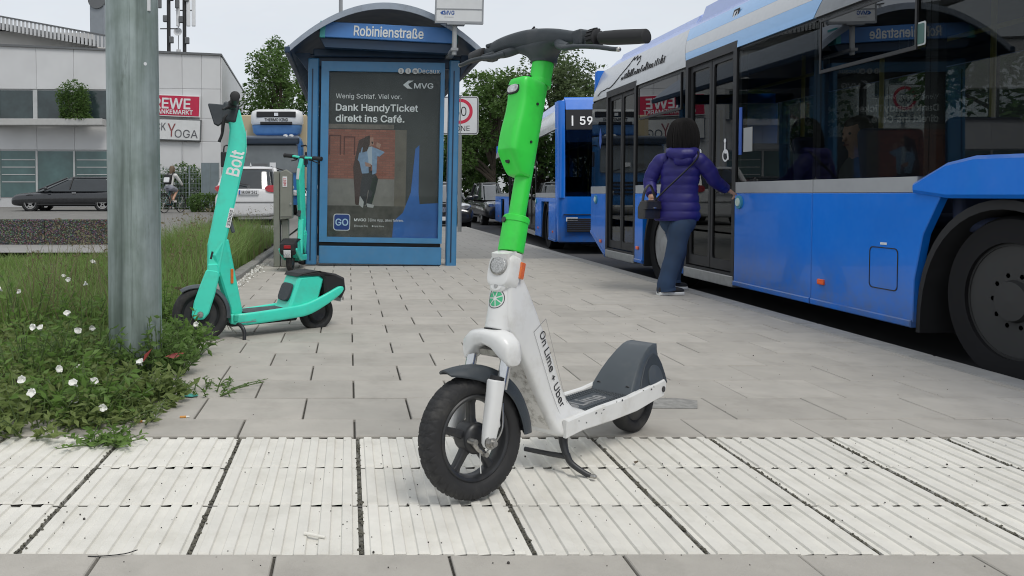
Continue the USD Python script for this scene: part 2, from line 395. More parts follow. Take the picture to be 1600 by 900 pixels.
# kerb stones along the road, and at the end of the pavement
krb = fresh('/World', 'kerb')
tag(usdkit.mesh(stage, krb, bx(2.86, 2.99, -6, 20.1, -.31, -.02), M_joint).GetPrim(), None, None, None, 'structure')
for i in range(24):
    y0 = -2 + i
    if y0 > 19: break
    part(krb, 'kerb_stone', bx(2.858, 3.0, y0 + .003, y0 + .997, -.30, .002, .008), M_kerb, smooth=False)
part(krb, 'end_kerb', bx(-1.18, 2.857, 20.003, 20.15, -.30, 0, .01), M_kerb, smooth=False)
# edging between planting bed and pavement
edg = fresh('/World', 'bed_edging')
tag(usdkit.mesh(stage, edg, bx(-1.17, -1.06, 3.6, 13, -.2, -.03), M_joint).GetPrim(), None, None, None, 'structure')
for i in range(9):
    y0 = 3.6 + i
    part(edg, 'edging_stone', T(bx(-.055, .055, .004, .996, -.2, .055, .015), (-1.115 + rng.normal(0, .006), y0, rng.normal(0, .006)), rz=rng.normal(0, .5)), M_kerb, smooth=False)
# planting bed soil
gx, gy = np.meshgrid(np.linspace(-4.2, -1.17, 40), np.linspace(2.95, 13, 80), indexing='ij')
gz = .0 + .10 * meshkit.fbm(np.stack([gx * 1.3, gy * 1.3, gx * 0], -1), 3, 4)
gz = gz * np.clip((gy - 2.95) / .5, 0, 1) * np.clip((gx + 4.2) / .3, 0, 1) + .004
vi = np.arange(40 * 80).reshape(40, 80)
ff = [(vi[i, j], vi[i + 1, j], vi[i + 1, j + 1]) for i in range(39) for j in range(79)] + [(vi[i, j], vi[i + 1, j + 1], vi[i, j + 1]) for i in range(39) for j in range(79)]
single('planting_bed', trimesh.Trimesh(np.stack([gx, gy, gz], -1).reshape(-1, 3), ff, process=False), M_soil, kind='structure', smooth=True)
# ================================================================== white and green hire scooter in front
M_white = mat('scooter_white', (.68, .68, .665), .38, var=.03, vs=12, dirt=((.38, .35, .29), .45, 7), bump=.06, bs=500, coat=.2)
M_whited = mat('scooter_white_dirty', (.62, .60, .56), .5, var=.08, vs=14, dirt=((.11, .085, .055), .95, 24), bump=.1, bs=300)
M_green = mat('scooter_green', (.035, .64, .060), .42, var=.05, vs=9, coat=.12, bump=.05, bs=700, dirt=((.03, .38, .04), .4, 14))
M_slate = mat('slate_plastic', (.030, .038, .045), .5, var=.12, vs=14, bump=.25, bs=900, dirt=((.10, .10, .10), .35, 12))
M_slate2 = mat('slate_fender', (.055, .066, .075), .42, var=.10, vs=10, bump=.1, bs=600, dirt=((.15, .15, .14), .25, 9))
M_rub = mat('tyre_rubber', (.018, .018, .019), .72, var=.25, vs=18, bump=.3, bs=500, dirt=((.09, .085, .075), .55, 10))
M_blackm = mat('black_metal', (.022, .023, .025), .42, var=.2, vs=20, dirt=((.10, .09, .075), .4, 18))
M_chrome = mat('chrome', (.62, .62, .62), .22, 1.0, var=.1, vs=30)
M_steel = mat('worn_steel', (.42, .41, .39), .38, 1.0, var=.2, vs=60)
M_black = mat('flat_black', (.012, .012, .013), .6)
M_ink = mat('print_black', (.02, .02, .022), .6)
M_grey = mat('print_grey', (.22, .22, .22), .6)
M_wtxt = mat('print_white', (.75, .75, .74), .55)
M_orange = mat('orange_reflector', (.62, .13, .015), .22, var=.12, vs=90, coat=.6)
M_lens = mat('clear_reflector', (.46, .46, .45), .15, .55, var=.45, vs=220, bump=.7, bs=420, coat=.8)
M_logog = mat('logo_green', (.06, .42, .20), .5)
M_cable = mat('pale_cable', (.6, .6, .58), .5)

SB = thing('electric_scooter', 'white and bright green electric kick scooter standing on the ribbed white plates', 'scooter', (.336, 2.12, 0), -136.9)
AP, AD = V(-.109, 0, .446), V(-.285, 0, 1) / math.hypot(.285, 1)
def ax_at(z): return V(-(.109 + .285 * (z - .446)), 0, z)
SM = trimesh.transformations.rotation_matrix(math.radians(-12.5), AD, AP)
def st(m):
    m = m.copy(); m.apply_transform(SM); return m
def wheel(r, w, rim, c, tread=0, n=180):
    k = 28; t = np.arange(k) / k * 2 * np.pi
    rc = (r + rim) / 2; rr = (r - rim) / 2
    px = np.sign(np.cos(t)) * np.abs(np.cos(t)) ** .85 * rr + rc; py = np.sign(np.sin(t)) * np.abs(np.sin(t)) ** .8 * w / 2
    a = np.arange(n) / n * 2 * np.pi
    A, Pr = np.meshgrid(a, px, indexing='ij'); _, Py = np.meshgrid(a, py, indexing='ij')
    if tread:
        s = Py / (w / 2); out = np.clip((Pr - rc) / rr, 0, 1)
        g = np.minimum(np.abs(((A * tread / (2 * np.pi) + s * .9) % 1) - .5), np.abs(((A * tread / (2 * np.pi) - s * .9) % 1) - .5))
        g = np.minimum(g, np.abs(s) * 1.6)
        Pr = Pr - .0045 * np.clip(1.4 - g / .07, 0, 1) * (out > .18)
    P = np.stack([np.cos(A) * Pr, Py, np.sin(A) * Pr], -1) + np.asarray(c)
    R = [P[i] for i in range(n)] + [P[0]]
    m = loft(R, caps=False)
    if m.volume < 0: m.invert()
    return m
# --- front wheel, fork
WC = V(0, 0, .167)
fw = part(SB, 'front_wheel', st(wheel(.168, .062, .112, WC, tread=30, n=300)), M_rub, smooth=True)
part(fw, 'rim', st(cat(lathe([(.117, -.022), (.113, -.025), (.106, -.022), (.101, -.012), (.099, 0), (.101, .012), (.106, .022), (.113, .025), (.117, .022)], WC, n=72, closed=True))), M_blackm, smooth=40)
sp = []
for i in range(5):
    a = math.radians(72 * i + 20); d = V(math.cos(a), 0, math.sin(a)); e = V(-d[2], 0, d[0])
    sp.append(loft([ring(WC + d * rr, e, V(0, 1, 0), wd, th, 12, 4) for rr, wd, th in ((.03, .016, .017), (.05, .0115, .012), (.09, .0105, .011), (.106, .016, .014))]))
for s in sp: part(fw, 'spoke', st(s), M_blackm, smooth=40)
part(fw, 'hub', st(cat(lathe([(.0, -.03), (.026, -.03), (.040, -.024), (.043, -.016), (.043, .020), (.040, .028), (.03, .034), (0, .034)], WC, n=48))), M_blackm, smooth=40)
part(fw, 'valve_cable', st(tube([WC + V(.012, .05, -.03), WC + V(.014, .052, -.07), WC + V(.012, .05, -.085)], .0016, 6)), M_cable)
part(fw, 'brake_arm', st(cat(tube([WC + V(.03, .045, .0), WC + V(.02, .05, -.02), WC + V(-.002, .05, -.036)], [.009, .0065, .006], 8, flat=.6), cyl(WC + V(.03, .03, 0), WC + V(.03, .056, 0), .0085), cyl(WC + V(-.002, .042, -.036), WC + V(-.002, .062, -.036), .007))), M_steel)
part(fw, 'brake_cable', st(cat(tube([WC + V(-.002, .052, -.036), WC + V(-.03, .066, -.005), WC + V(-.052, .07, .03), WC + V(-.07, .055, .09)], .0022, 6, k=4))), M_steel)
fk = part(SB, 'fork_crown', st(cat(loft([ring(ax_at(.405) + V(.012 + .0 * y, y, dz), V(1, 0, 0), V(0, 0, 1), rx, rz, 20, 3) for y, dz, rx, rz in ((-.092, -.022, .02, .022), (-.086, -.012, .031, .036), (-.06, .006, .036, .036), (-.034, .02, .038, .026), (0, .026, .040, .022), (.034, .02, .038, .026), (.06, .006, .036, .036), (.086, -.012, .031, .036), (.092, -.022, .02, .022))]))), M_white, smooth=50)
part(fk, 'crown_bridge', st(bx(-.128, -.078, -.05, .05, .375, .40, .006)), M_steel)
for s in (1, -1):
    o = V(0, .070 * s, 0)
    part(SB, 'suspension_tube', st(cyl(ax_at(.40) + V(.014, 0, 0) + o, ax_at(.30) + V(.014, 0, 0) + o, .0155, n=24)), M_chrome)
    part(SB, 'dust_seal', st(cyl(V(-.042, 0, .335) + o, V(-.036, 0, .318) + o, .019, n=20)), M_black)
    lg = part(SB, 'fork_leg', st(loft([ring(V(x, 0, z) + o, V(1, 0, .2), V(0, 1, 0), ra, rb, 20, 2.6) for x, z, ra, rb in ((-.037, .326, .020, .019), (-.036, .322, .023, .021), (-.028, .285, .0215, .02), (-.018, .24, .0215, .0195), (-.012, .21, .022, .018), (-.004, .18, .02, .015), (0, .162, .018, .0135), (.001, .152, .012, .011))])), M_white)
    part(lg, 'axle_lug', st(cat(rbox((-.022, .07 * s, .215), (.034, .022, .032), .007), rbox((-.012, .07 * s, .195), (.03, .02, .05), .008))), M_white)
    part(lg, 'axle_bolt', st(cat(cyl(V(0, .080 * s, .168), V(0, .092 * s, .168), .0145, .013, 6), cyl(V(0, .09 * s, .168), V(0, .10 * s, .168), .008, n=12), cyl(V(0, .078 * s, .168), V(0, .083 * s, .168), .0185, n=24))), M_steel)
th = np.radians(np.linspace(66, 184, 36)); R = []
for i, a in enumerate(th):
    q = i / 35; rr = .183 + .013 * max(0, 1 - q * 5) ** 2 + .006 * max(0, q - .8) * 5; hw = .041 * (1 - .35 * max(0, 1 - q * 9)) * (1 + .12 * min(1, q * 3))
    d = V(math.cos(a), 0, math.sin(a)); rg = []
    for s in np.linspace(-1, 1, 13): rg.append(WC + d * (rr + .012 * (1 - s ** 2) - (.030 * max(0, abs(s) - .72) / .28 * (1 if q > .3 else q / .3))) + V(0, s * hw, 0))
    for s in np.linspace(1, -1, 13): rg.append(WC + d * (rr - .005 + .012 * (1 - s ** 2) - (.030 * max(0, abs(s) - .72) / .28 * (1 if q > .3 else q / .3))) + V(0, s * hw * .95, 0))
    R.append(np.array(rg))
part(SB, 'front_mudguard', st(loft(R)), M_slate, smooth=45)
# --- head tube and frame
part(SB, 'head_tube', cat(lathe([(.034, 0), (.0355, .004), (.0355, .215), (.034, .22)], ax_at(.447), AD, 40), lathe([(.03, 0), (.03, .03)], ax_at(.42), AD, 24)), M_white)
part(SB, 'bearing_ring', lathe([(.03, 0), (.037, 0), (.037, .006), (.03, .006)], ax_at(.441), AD, 40), M_black)
fr = [((-.115, .66), (-.165, .668), .030), ((-.12, .60), (-.178, .612), .033), ((-.112, .53), (-.212, .552), .040), ((-.108, .47), (-.242, .498), .045), ((-.128, .415), (-.272, .445), .047), ((-.182, .345), (-.318, .362), .049), ((-.24, .25), (-.362, .268), .052), ((-.278, .19), (-.392, .212), .058), ((-.296, .15), (-.42, .182), .070), ((-.31, .122), (-.47, .166), .080), ((-.335, .11), (-.50, .150), .082)]
R = []
for F, B, hw in fr:
    c = (V(F[0], 0, F[1]) + V(B[0], 0, B[1])) / 2; h = V(B[0] - F[0], 0, B[1] - F[1]); L = np.linalg.norm(h)
    R.append(ring(c, h / L, V(0, 1, 0), L / 2, hw, 40, 6.0))
R = np.array(R); R2 = spline(R.reshape(len(R), -1), 4).reshape(-1, 40, 3)
frp = part(SB, 'frame_tube', loft(R2), M_white, smooth=28)
part(SB, 'dirty_front_panel', loft([ring(V(x, 0, z) + V(.0035, 0, -.002), V(0, 1, 0), V(.75, 0, .66), hw, .004, 16, 4) for x, z, hw in ((-.135, .40, .030), (-.182, .338, .036), (-.24, .244, .039), (-.278, .184, .044), (-.30, .14, .052))]), M_whited)
# reflector housing
zc = .612; A0 = ax_at(zc); X = V(math.cos(.277), 0, math.sin(.277))
hs = part(SB, 'reflector_housing', cat(loft([ring(A0 + X * d - AD * .008, V(0, 1, 0), AD, ry, rz, 32, 3.4) for d, ry, rz in ((.0, .045, .052), (.03, .044, .051), (.042, .036, .044), (.044, .030, .038))]), loft([ring(A0 + X * d + AD * -.052, V(0, 1, 0), AD, ry, rz, 24, 2.2) for d, ry, rz in ((.0, .03, .022), (.034, .026, .02), (.041, .018, .014))])), M_white)
part(hs, 'reflector', lathe([(0, 0), (.0255, 0), (.0255, .006), (.022, .009), (0, .0105)], A0 + X * .041 + AD * .004, X, 40), M_lens)
part(hs, 'reflector_rim', lathe([(.0255, 0), (.0285, 0), (.0285, .006), (.0255, .0075)], A0 + X * .041 + AD * .004, X, 40, closed=True), M_steel)
part(hs, 'screw', cyl(A0 + X * .038 - AD * .055, A0 + X * .0425 - AD * .055, .006, n=14), M_steel)
for s in (1, -1): part(hs, 'side_reflector', T(rbox((0, 0, 0), (.021, .008, .048), .0038), A0 + V(-.004, .0455 * s, 0) + AD * .0, ry=-16), M_orange)
# citrus wheel emblem wrapped round the head tube
def wrap_tube(m, c, r):
    v = m.vertices; ph = v[:, 0] / r; Y = V(0, 1, 0); rr = r + v[:, 2]
    P = c + np.cos(ph)[:, None] * X * rr[:, None] + np.sin(ph)[:, None] * Y * rr[:, None] + v[:, 1:2] * AD
    return trimesh.Trimesh(P, m.faces, process=False)
def fine(m, s=.004): 
    v, f = trimesh.remesh.subdivide_to_size(m.vertices, m.faces, s); return trimesh.Trimesh(v, f, process=False)
O = Point(0, 0); lc = ax_at(.527)
em = part(SB, 'emblem', wrap_tube(fine(flat(O.buffer(.0285).difference(O.buffer(.0265)), .0006)), lc, .0357), M_ink)
seg = unary_union([O.buffer(.0245).intersection(Polygon([(0, 0), (.05 * math.cos(a - .45), .05 * math.sin(a - .45)), (.05 * math.cos(a + .45), .05 * math.sin(a + .45))])).buffer(-.0018) for a in np.arange(7) / 7 * 2 * np.pi]).difference(O.buffer(.0055))
for g in seg.geoms: part(em, 'segment', wrap_tube(fine(flat(g, .0005)), lc, .0357), M_logog)
# lettering on the side of the frame, thin outline round it
d1, u1 = V(-.385, 0, -.925), V(-.925, 0, .385)
lp = V(-.306, .0, .314)
def on_frame(z): return np.interp(z, [.15, .19, .25, .345, .415, .47, .53], [.072, .0595, .0535, .0505, .0485, .0465, .0415])
def side_text(m):
    m = place(m, lp, d1, u1); m.vertices[:, 1] += np.array([on_frame(z) for z in m.vertices[:, 2]]); return m
part(SB, 'lettering', side_text(fine(txt('On Lime + Uber', .026, width=.25, depth=.0008), .02)), M_ink, smooth=False)
fo = [(-.145, -.036), (.148, -.026), (.148, .024), (-.150, .034)]
lines = unary_union([Polygon([fo[i], fo[(i + 1) % 4], V(*fo[(i + 1) % 4]) * .994, V(*fo[i]) * .994]) for i in range(4)]).buffer(.0003)
part(SB, 'sticker_outline', side_text(fine(flat(lines, .0005), .02)), M_grey, smooth=False)
# --- deck
for s in (1, -1):
    P = np.array([(-.33, .165), (-.52, .171), (-.70, .170), (-.78, .176), (-.90, .182), (-.955, .186), (-.965, .178), (-.965, .150), (-.945, .128), (-.88, .124), (-.76, .112), (-.60, .112), (-.42, .118), (-.33, .112)])
    y0, y1 = (.072, .090) if s > 0 else (-.090, -.072)
    rl = part(SB, 'deck_rail', slab(P, y0, y1, .004), M_white)
    part(rl, 'rail_bolt', cyl((-.94, .088 * s, .155), (-.94, .0935 * s, .155), .010, n=16), M_blackm)
rs_ = np.random.default_rng(4)
part(SB, 'scuff_marks', cat([T(hull([(0, 0, 0), (l, 0, .001), (l * .7, 0, h_), (l * .1, 0, h_ * .6), (l * .4, .0006, h_ * .3)]), (x, .0899, z), ry=rs_.uniform(-25, 25)) for x, z, l, h_ in zip(-np.r_[.50, .53, .545, .62, .66, .80, .86, .875, .40, .44], np.r_[.155, .150, .158, .165, .163, .172, .165, .172, .15, .135], rs_.uniform(.003, .016, 10), rs_.uniform(.002, .009, 10))]), M_ink, kind='stuff', smooth=False)
part(SB, 'deck_tray', slab([(-.34, .155), (-.86, .155), (-.80, .118), (-.42, .112), (-.34, .112)], -.0725, .0725, .002), M_white)
dk = part(SB, 'deck_mat', bx(-.765, -.425, -.0715, .0715, .154, .161, .002), M_slate)
nb = [T(trimesh.creation.icosphere(subdivisions=0, radius=.0042), (x, yy, .161)) for x in np.arange(-.755, -.44, .0125) for yy in np.arange(-.066, .07, .0125) if not (-.70 < x < -.47 and abs(yy) < .034)]
part(dk, 'grip_dots', cat(nb), M_slate, kind='stuff')
part(dk, 'deck_lettering', place(txt('Lime', .052, True, .0012, width=.15), (-.60, 0, .161), (-1, 0, 0), (0, -1, 0)), M_grey, smooth=False)
part(dk, 'deck_emblem', place(flat(unary_union([O.buffer(.028).difference(O.buffer(.024)), seg]), .0012), (-.49, 0, .161), (-1, 0, 0), (0, -1, 0)), M_grey, smooth=False)
# --- rear wheel and mudguard
part(SB, 'rear_wheel', wheel(.122, .062, .078, V(-.892, 0, .122), tread=0, n=90), M_rub, smooth=True)
part(SB, 'rear_rim', lathe([(0, -.024), (.05, -.026), (.08, -.02), (.08, .02), (.05, .026), (0, .024)], (-.892, 0, .122), n=40), M_blackm)
def taper(m):
    m = m.copy(); m.vertices[:, 1] *= 1 - .34 * np.clip((m.vertices[:, 2] - .165) / .14, 0, 1); return m
P = [(-.742, .158), (-.762, .187), (-.798, .225), (-.838, .257), (-.88, .282), (-.915, .297), (-.945, .303), (-.978, .302), (-.969, .282), (-.969, .266), (-.982, .243), (-.995, .21), (-1.003, .168), (-.94, .158)]
mg = part(SB, 'rear_mudguard', taper(slab(P, -.080, .080, .010)), M_slate2, smooth=40)
Pi = [(-.79, .168), (-.815, .205), (-.85, .243), (-.885, .267), (-.93, .278), (-.96, .26), (-.975, .235), (-.985, .20), (-.99, .168)]
part(mg, 'side_panel', taper(slab(Pi, .0795, .083, .002)), M_slate, smooth=30)
part(mg, 'round_cover', taper(lathe([(0, 0), (.025, 0), (.05, 0), (.05, .003), (.046, .005), (.024, .0053), (0, .0055)], (-.908, .083, .19), (0, 1, 0), 40)), M_slate2)
for yy in (-.052, .052): part(mg, 'mount_hole', T(lathe([(0, 0), (.009, 0), (.009, .003), (0, .002)], (0, 0, 0), (1, 0, 0), 18), (-.765, yy, .181), ry=32), M_black)
# --- kick stand
part(SB, 'kickstand', cat(tube([(-.36, .055, .125), (-.355, .062, .085), (-.35, .075, .055)], [.016, .0125, .010], 12, k=4), tube([(-.35, .075, .06), (-.352, .09, .035), (-.365, .125, .013), (-.372, .14, .007)], [.0105, .0095, .0085, .0075], 12, k=5), tube([(-.35, .078, .052), (-.345, .02, .048), (-.335, -.06, .046)], [.0085, .0075, .007], 10), rbox((-.362, .05, .122), (.05, .05, .018), .005)), M_blackm)
part(SB, 'stand_foot', T(rbox((0, 0, 0), (.014, .026, .012), .005), (-.374, .145, .006), rz=10), M_steel)
# --- green stem
def axt(z0, z1, r, n=40, bev=.002):
    a, b = ax_at(z0), ax_at(z1); L = np.linalg.norm(b - a); return lathe([(r - bev, 0), (r, bev), (r, L - bev), (r - bev, L)], a, AD, n)
lo = part(SB, 'lower_collar', st(cat(axt(.662, .762, .0365), lathe([(.0385, 0), (.0385, .012)], ax_at(.745), AD, 40))), M_green)
part(lo, 'collar_bolt', st(cyl(ax_at(.745) + X * .032 + V(0, -.008, 0), ax_at(.745) + X * .041 + V(0, -.008, 0), .008, n=14)), M_blackm)
part(SB, 'stem', st(axt(.75, 1.16, .0245)), M_green)
up = part(SB, 'upper_collar', st(cat(axt(1.143, 1.222, .0315), lathe([(.033, 0), (.034, .003), (.034, .016), (.033, .018)], ax_at(1.143), AD, 40))), M_green)
part(up, 'collar_bolt', st(cyl(ax_at(1.163) + X * .027 + V(0, -.012, 0), ax_at(1.163) + X * .0355 + V(0, -.012, 0), .0075, n=14)), M_blackm)
# module box on the stem: cross-sections along the steering axis
def mod(z, dep, w, back=.018, ins=0):
    dep *= .94; w *= .90; c = ax_at(z); h = dep / 2
    return ring(c + X * (.022 + h - back), X, V(0, 1, 0), h + back * .4, w, 36, 4.5)
bz = [(.872, .022, .028), (.876, .034, .034), (.895, .054, .039), (.925, .080, .0425), (.94, .085, .0435), (.99, .085, .044), (1.04, .080, .0435), (1.08, .080, .043), (1.115, .086, .043), (1.132, .086, .042), (1.142, .078, .039), (1.146, .05, .032)]
bm = part(SB, 'module_box', st(loft(spline(np.array([mod(*q) for q in bz]).reshape(len(bz), -1), 4).reshape(-1, 36, 3))), M_green, smooth=35)
def on_box(z, y, dep, r, m0, dx=.0):
    c = ax_at(z); return c + X * (dep) + V(0, y, 0)
lampc = ax_at(1.108) + X * .0845 + V(0, -.006, 0)
part(bm, 'lamp_recess', st(loft([ring(lampc + X * d, V(0, 1, 0), AD, .026 * s, .0165 * s, 32, 3) for d, s in ((.0, 1), (.006, 1), (.0075, .95))])), M_black)
part(bm, 'headlamp', st(loft([ring(lampc + X * d, V(0, 1, 0), AD, .022 * s, .0128 * s, 32, 2.6) for d, s in ((.004, 1), (.0085, .96), (.0105, .7))])), mat('headlamp_glass', (.55, .55, .55), .08, .8, var=.5, vs=60, bump=.6, bs=90, coat=1.0))
part(bm, 'bolt_hole', st(cyl(ax_at(.905) + X * .06, ax_at(.905) + X * .071, .0085, n=18)), M_black)
for z in (.965, 1.075): part(bm, 'side_screw', st(cyl(ax_at(z) + X * .03 + V(0, .036, 0), ax_at(z) + X * .03 + V(0, .0415, 0), .0042, n=10)), M_black)
part(bm, 'round_mark', st(lathe([(0, 0), (.0165, 0), (.016, .0012), (0, .0012)], ax_at(1.0) + X * .0865, V(.90, 0, .43), 28)), mat('scooter_green_mark', (.03, .48, .04), .5))
# --- handlebar; y to the rider's left
TP = ax_at(1.222)
def hb(x, y, z): return V(TP[0] + x, y, 1.215 + z * .74 - .15 * y)
wing = [(-.012, -.262, .062, .014, .015), (-.006, -.235, .066, .017, .017), (.002, -.20, .076, .022, .021), (.01, -.15, .086, .025, .023), (.015, -.09, .092, .029, .026), (.016, -.03, .094, .033, .029), (.014, .03, .093, .033, .029), (.010, .08, .090, .029, .026), (.006, .125, .085, .025, .021), (.004, .15, .082, .021, .018)]
R = np.array([ring(hb(x, y, z), V(1, 0, .1), V(0, 0, 1), rx, rz, 28, 2.7) for x, y, z, rx, rz in wing])
part(SB, 'handlebar', st(loft(spline(R.reshape(len(R), -1), 5).reshape(-1, 28, 3))), M_slate, smooth=40)
nk = [(0, .036, .036, 0), (.012, .037, .038, 0), (.03, .038, .048, .004), (.05, .038, .072, .008), (.068, .034, .105, .012), (.082, .025, .125, .013)]
part(SB, 'handlebar_neck', st(loft(spline(np.array([ring(hb(dx, 0, z - .004), V(1, 0, .2), V(0, 1, -.05), rx, ry, 32, 2.2) for z, rx, ry, dx in nk]).reshape(len(nk), -1), 4).reshape(-1, 32, 3))), M_slate, smooth=45)
part(SB, 'handlebar_clamp', st(cat(rbox(hb(.004, .155, .082), (.05, .034, .046), .008), rbox(hb(.0, .17, .066), (.036, .03, .03), .008))), M_slate)
part(SB, 'twist_ring', st(cat(loft([ring(hb(0, y, z), V(1, 0, 0), V(0, 0, 1), r, r, 40) for y, z, r in ((.182, .078, .018), (.184, .078, .0245), (.206, .0775, .0255), (.208, .0775, .019))]), [T(bx(-.003, .003, -.010, .010, .024, .028), hb(0, .195, .078), ry=q) for q in range(0, 360, 24)])), M_black)
def grip(s, y0, y1, z0, z1, dx):
    n = 16; q = np.linspace(0, 1, n); rs = .0185 + .0022 * np.sin(q * 3.0)
    rs[0] = .013; rs[1] = .0175; rs[-1] = .015; rs[-2] = .0195
    q[1] = .012; q[-2] = .985
    return loft([ring(hb(dx * t, s * (y0 + (y1 - y0) * t), z0 + (z1 - z0) * t), V(1, 0, 0), V(0, 0, 1), r, r, 24) for t, r in zip(q, rs)])
part(SB, 'grip', st(grip(1, .216, .350, .077, .072, -.02)), M_black)
part(SB, 'grip', st(grip(-1, .258, .355, .062, .052, -.03)), M_black)
def lever(s, oz=0): return st(cat(tube([hb(.05, s * .11, .052 + oz), hb(.062, s * .145, .040 + oz), hb(.066, s * .19, .040 + oz), hb(.062, s * .25, .034 + oz), hb(.056, s * .300, .022 + oz), hb(.054, s * .316, .020 + oz)], [.008, .009, .0065, .0065, .006, .006], 12, k=4, flat=1.35), tube([hb(.02, s * .08, .072 + oz), hb(.042, s * .11, .056 + oz), hb(.056, s * .15, .046 + oz)], [.013, .014, .009], 12, k=3), rbox(hb(.045, s * .155, .044 + oz), (.02, .026, .014), .004)))
part(SB, 'brake_lever', lever(1), M_slate, smooth=45)
part(SB, 'brake_lever', lever(-1, -.012), M_slate, smooth=45)
for s in (1, -1): part(SB, 'lever_tip', st(rbox(hb(.054, s * .318, .019 - (.012 if s < 0 else 0)), (.014, .012, .012), .005)), M_steel)
part(SB, 'control_pod', st(cat(rbox(hb(.02, -.205, .04), (.04, .06, .022), .007), rbox(hb(.03, -.19, .03), (.03, .03, .02), .006))), M_slate)
part(SB, 'bell', st(rbox(hb(.012, -.215, .09), (.02, .03, .012), .004)), M_slate)
part(SB, 'phone_clip', st(cat(tube([hb(-.005, -.05, .118), hb(-.008, -.045, .138), hb(-.012, -.03, .140), hb(-.012, -.022, .124)], .0035, 8, k=4), tube([hb(-.005, -.062, .122), hb(-.015, -.045, .155)], [.005, .003], 8), rbox(hb(-.005, -.02, .123), (.03, .09, .006), .0025))), M_black)
part(SB, 'panel_seam', st(tube([hb(.037, .03, .105), hb(.034, .08, .098), hb(.031, .12, .090)], .0012, 6)), M_black)
# ================================================================== the two city buses
_b = usdkit.material(stage, '/World/Looks/bus_blue', {
    'tc': ('texture_coordinate', {}), 'sx': ('separate_xyz', {}), 'mr': ('map_range', {'from_min': .22, 'from_max': .62, 'to_min': 1.0, 'to_max': .0, 'clamp': True}), 'n': ('noise_texture', {'scale': 7.0, 'detail': 8.0, 'roughness': .7}),
    'nr': ('rgb_ramp', {'ramp': [(.35, (.12, .12, .12)), (.7, (.75, .75, .75))]}), 'mu': ('mix_color', {'blend_type': 'multiply', 'fac': 1.0}), 'n2': ('noise_texture', {'scale': 1.6, 'detail': 5.0}),
    'c': ('rgb_ramp', {'ramp': [(.3, (.0035, .135, .56)), (.7, (.006, .158, .64))]}), 'mx': ('mix_color', {'b': (.09, .10, .105)}), 'rr': ('map_range', {'to_min': .16, 'to_max': .36}),
    'b': ('bump', {'strength': .06, 'distance': .02}), 'n3': ('noise_texture', {'scale': 2.2, 'detail': 1.0}), 'p': ('principled_bsdf', {'coat_weight': .35})},
    [('tc.object', 'sx.vector'), ('sx.z', 'mr.value'), ('tc.object', 'n.vector'), ('tc.object', 'n2.vector'), ('n.fac', 'nr.fac'), ('nr.color', 'mu.a'), ('mr.result', 'mu.b'), ('n2.fac', 'c.fac'), ('c.color', 'mx.a'), ('mu.result', 'mx.fac'), ('mx.result', 'p.base_color'), ('n.fac', 'rr.value'), ('rr.result', 'p.roughness'), ('tc.object', 'n3.vector'), ('n3.fac', 'b.height'), ('b.normal', 'p.normal')], surface='p.BSDF')
M_blue = _b
M_lblue = mat('bus_light_blue', (.20, .40, .68), .25, var=.03, vs=2, coat=.5)
M_pblue = mat('bus_roof_blue', (.30, .38, .66), .3, var=.03, vs=2, coat=.3)
M_silver = mat('bus_silver', (.50, .51, .52), .32, .25, var=.04, vs=3, coat=.3)
M_band = mat('bus_grey_band', (.30, .31, .32), .35, var=.05, vs=4)
M_under = mat('underbody', (.010, .010, .011), .8, var=.2)
M_trim = mat('black_trim', (.012, .012, .013), .45, var=.15)
M_seal = mat('rubber_seal', (.02, .02, .021), .6)
M_floor = mat('bus_floor', (.03, .032, .036), .8)
M_inner = mat('bus_interior', (.03, .032, .035), .7)
M_seat = mat('seat_cloth', (.02, .03, .07), .8)
M_pole = mat('grab_pole', (.5, .45, .10), .35)
M_glass = glass('bus_glass', (.60, .62, .62), 1.5, gcol=(.9, .92, .92), wavy=.05)
M_dglass = glass('bus_dark_glass', (.34, .36, .36), 1.5, gcol=(.9, .92, .92), wavy=.05)
M_vglass = glass('bus_vent_glass', (.10, .11, .115), 2.3, gcol=(.9, .92, .95), wavy=.04)
M_amber = mat('amber_lens', (.75, .10, .015), .25, coat=.6)
M_rim = mat('wheel_rim', (.33, .33, .33), .42, .5, var=.1, vs=9, dirt=((.12, .11, .10), .5, 5))
M_sill = mat('aluminium_sill', (.38, .38, .37), .45, .7, var=.15, vs=20)
M_stk = mat('sticker_white', (.66, .67, .68), .5)
M_stkb = mat('sticker_blue', (.03, .09, .36), .5)
M_tealb = mat('button_ring', (.05, .28, .42), .4)
M_mint = mat('button_mint', (.55, .68, .62), .4)

def bus_wheel(parent, x, r=.44, y=.07):
    w = part(parent, 'wheel', lathe([(r - .14, 0), (r - .02, 0), (r, .03), (r, .24), (r - .02, .27), (r - .14, .27)], (x, y, r), (0, 1, 0), 56, closed=True), mat('bus_tyre', (.010, .010, .011), .85, var=.2, spec=.2), smooth=40)
    part(w, 'rim', lathe([(r - .135, .02), (r - .155, .015), (r - .17, .09), (.17, .11), (.16, .03), (.11, .02), (.10, -.005), (0, -.01)], (x, y, r), (0, 1, 0), 40), M_rim if x < 4 else mat('dark_rim', (.018, .018, .018), .6), smooth=40)
    part(w, 'wheel_nuts', cat([cyl((x + .135 * math.cos(a), y + .05, r + .135 * math.sin(a)), (x + .135 * math.cos(a), y + .02, r + .135 * math.sin(a)), .014, n=6) for a in np.arange(10) / 10 * 2 * np.pi]), M_sill, kind='stuff')

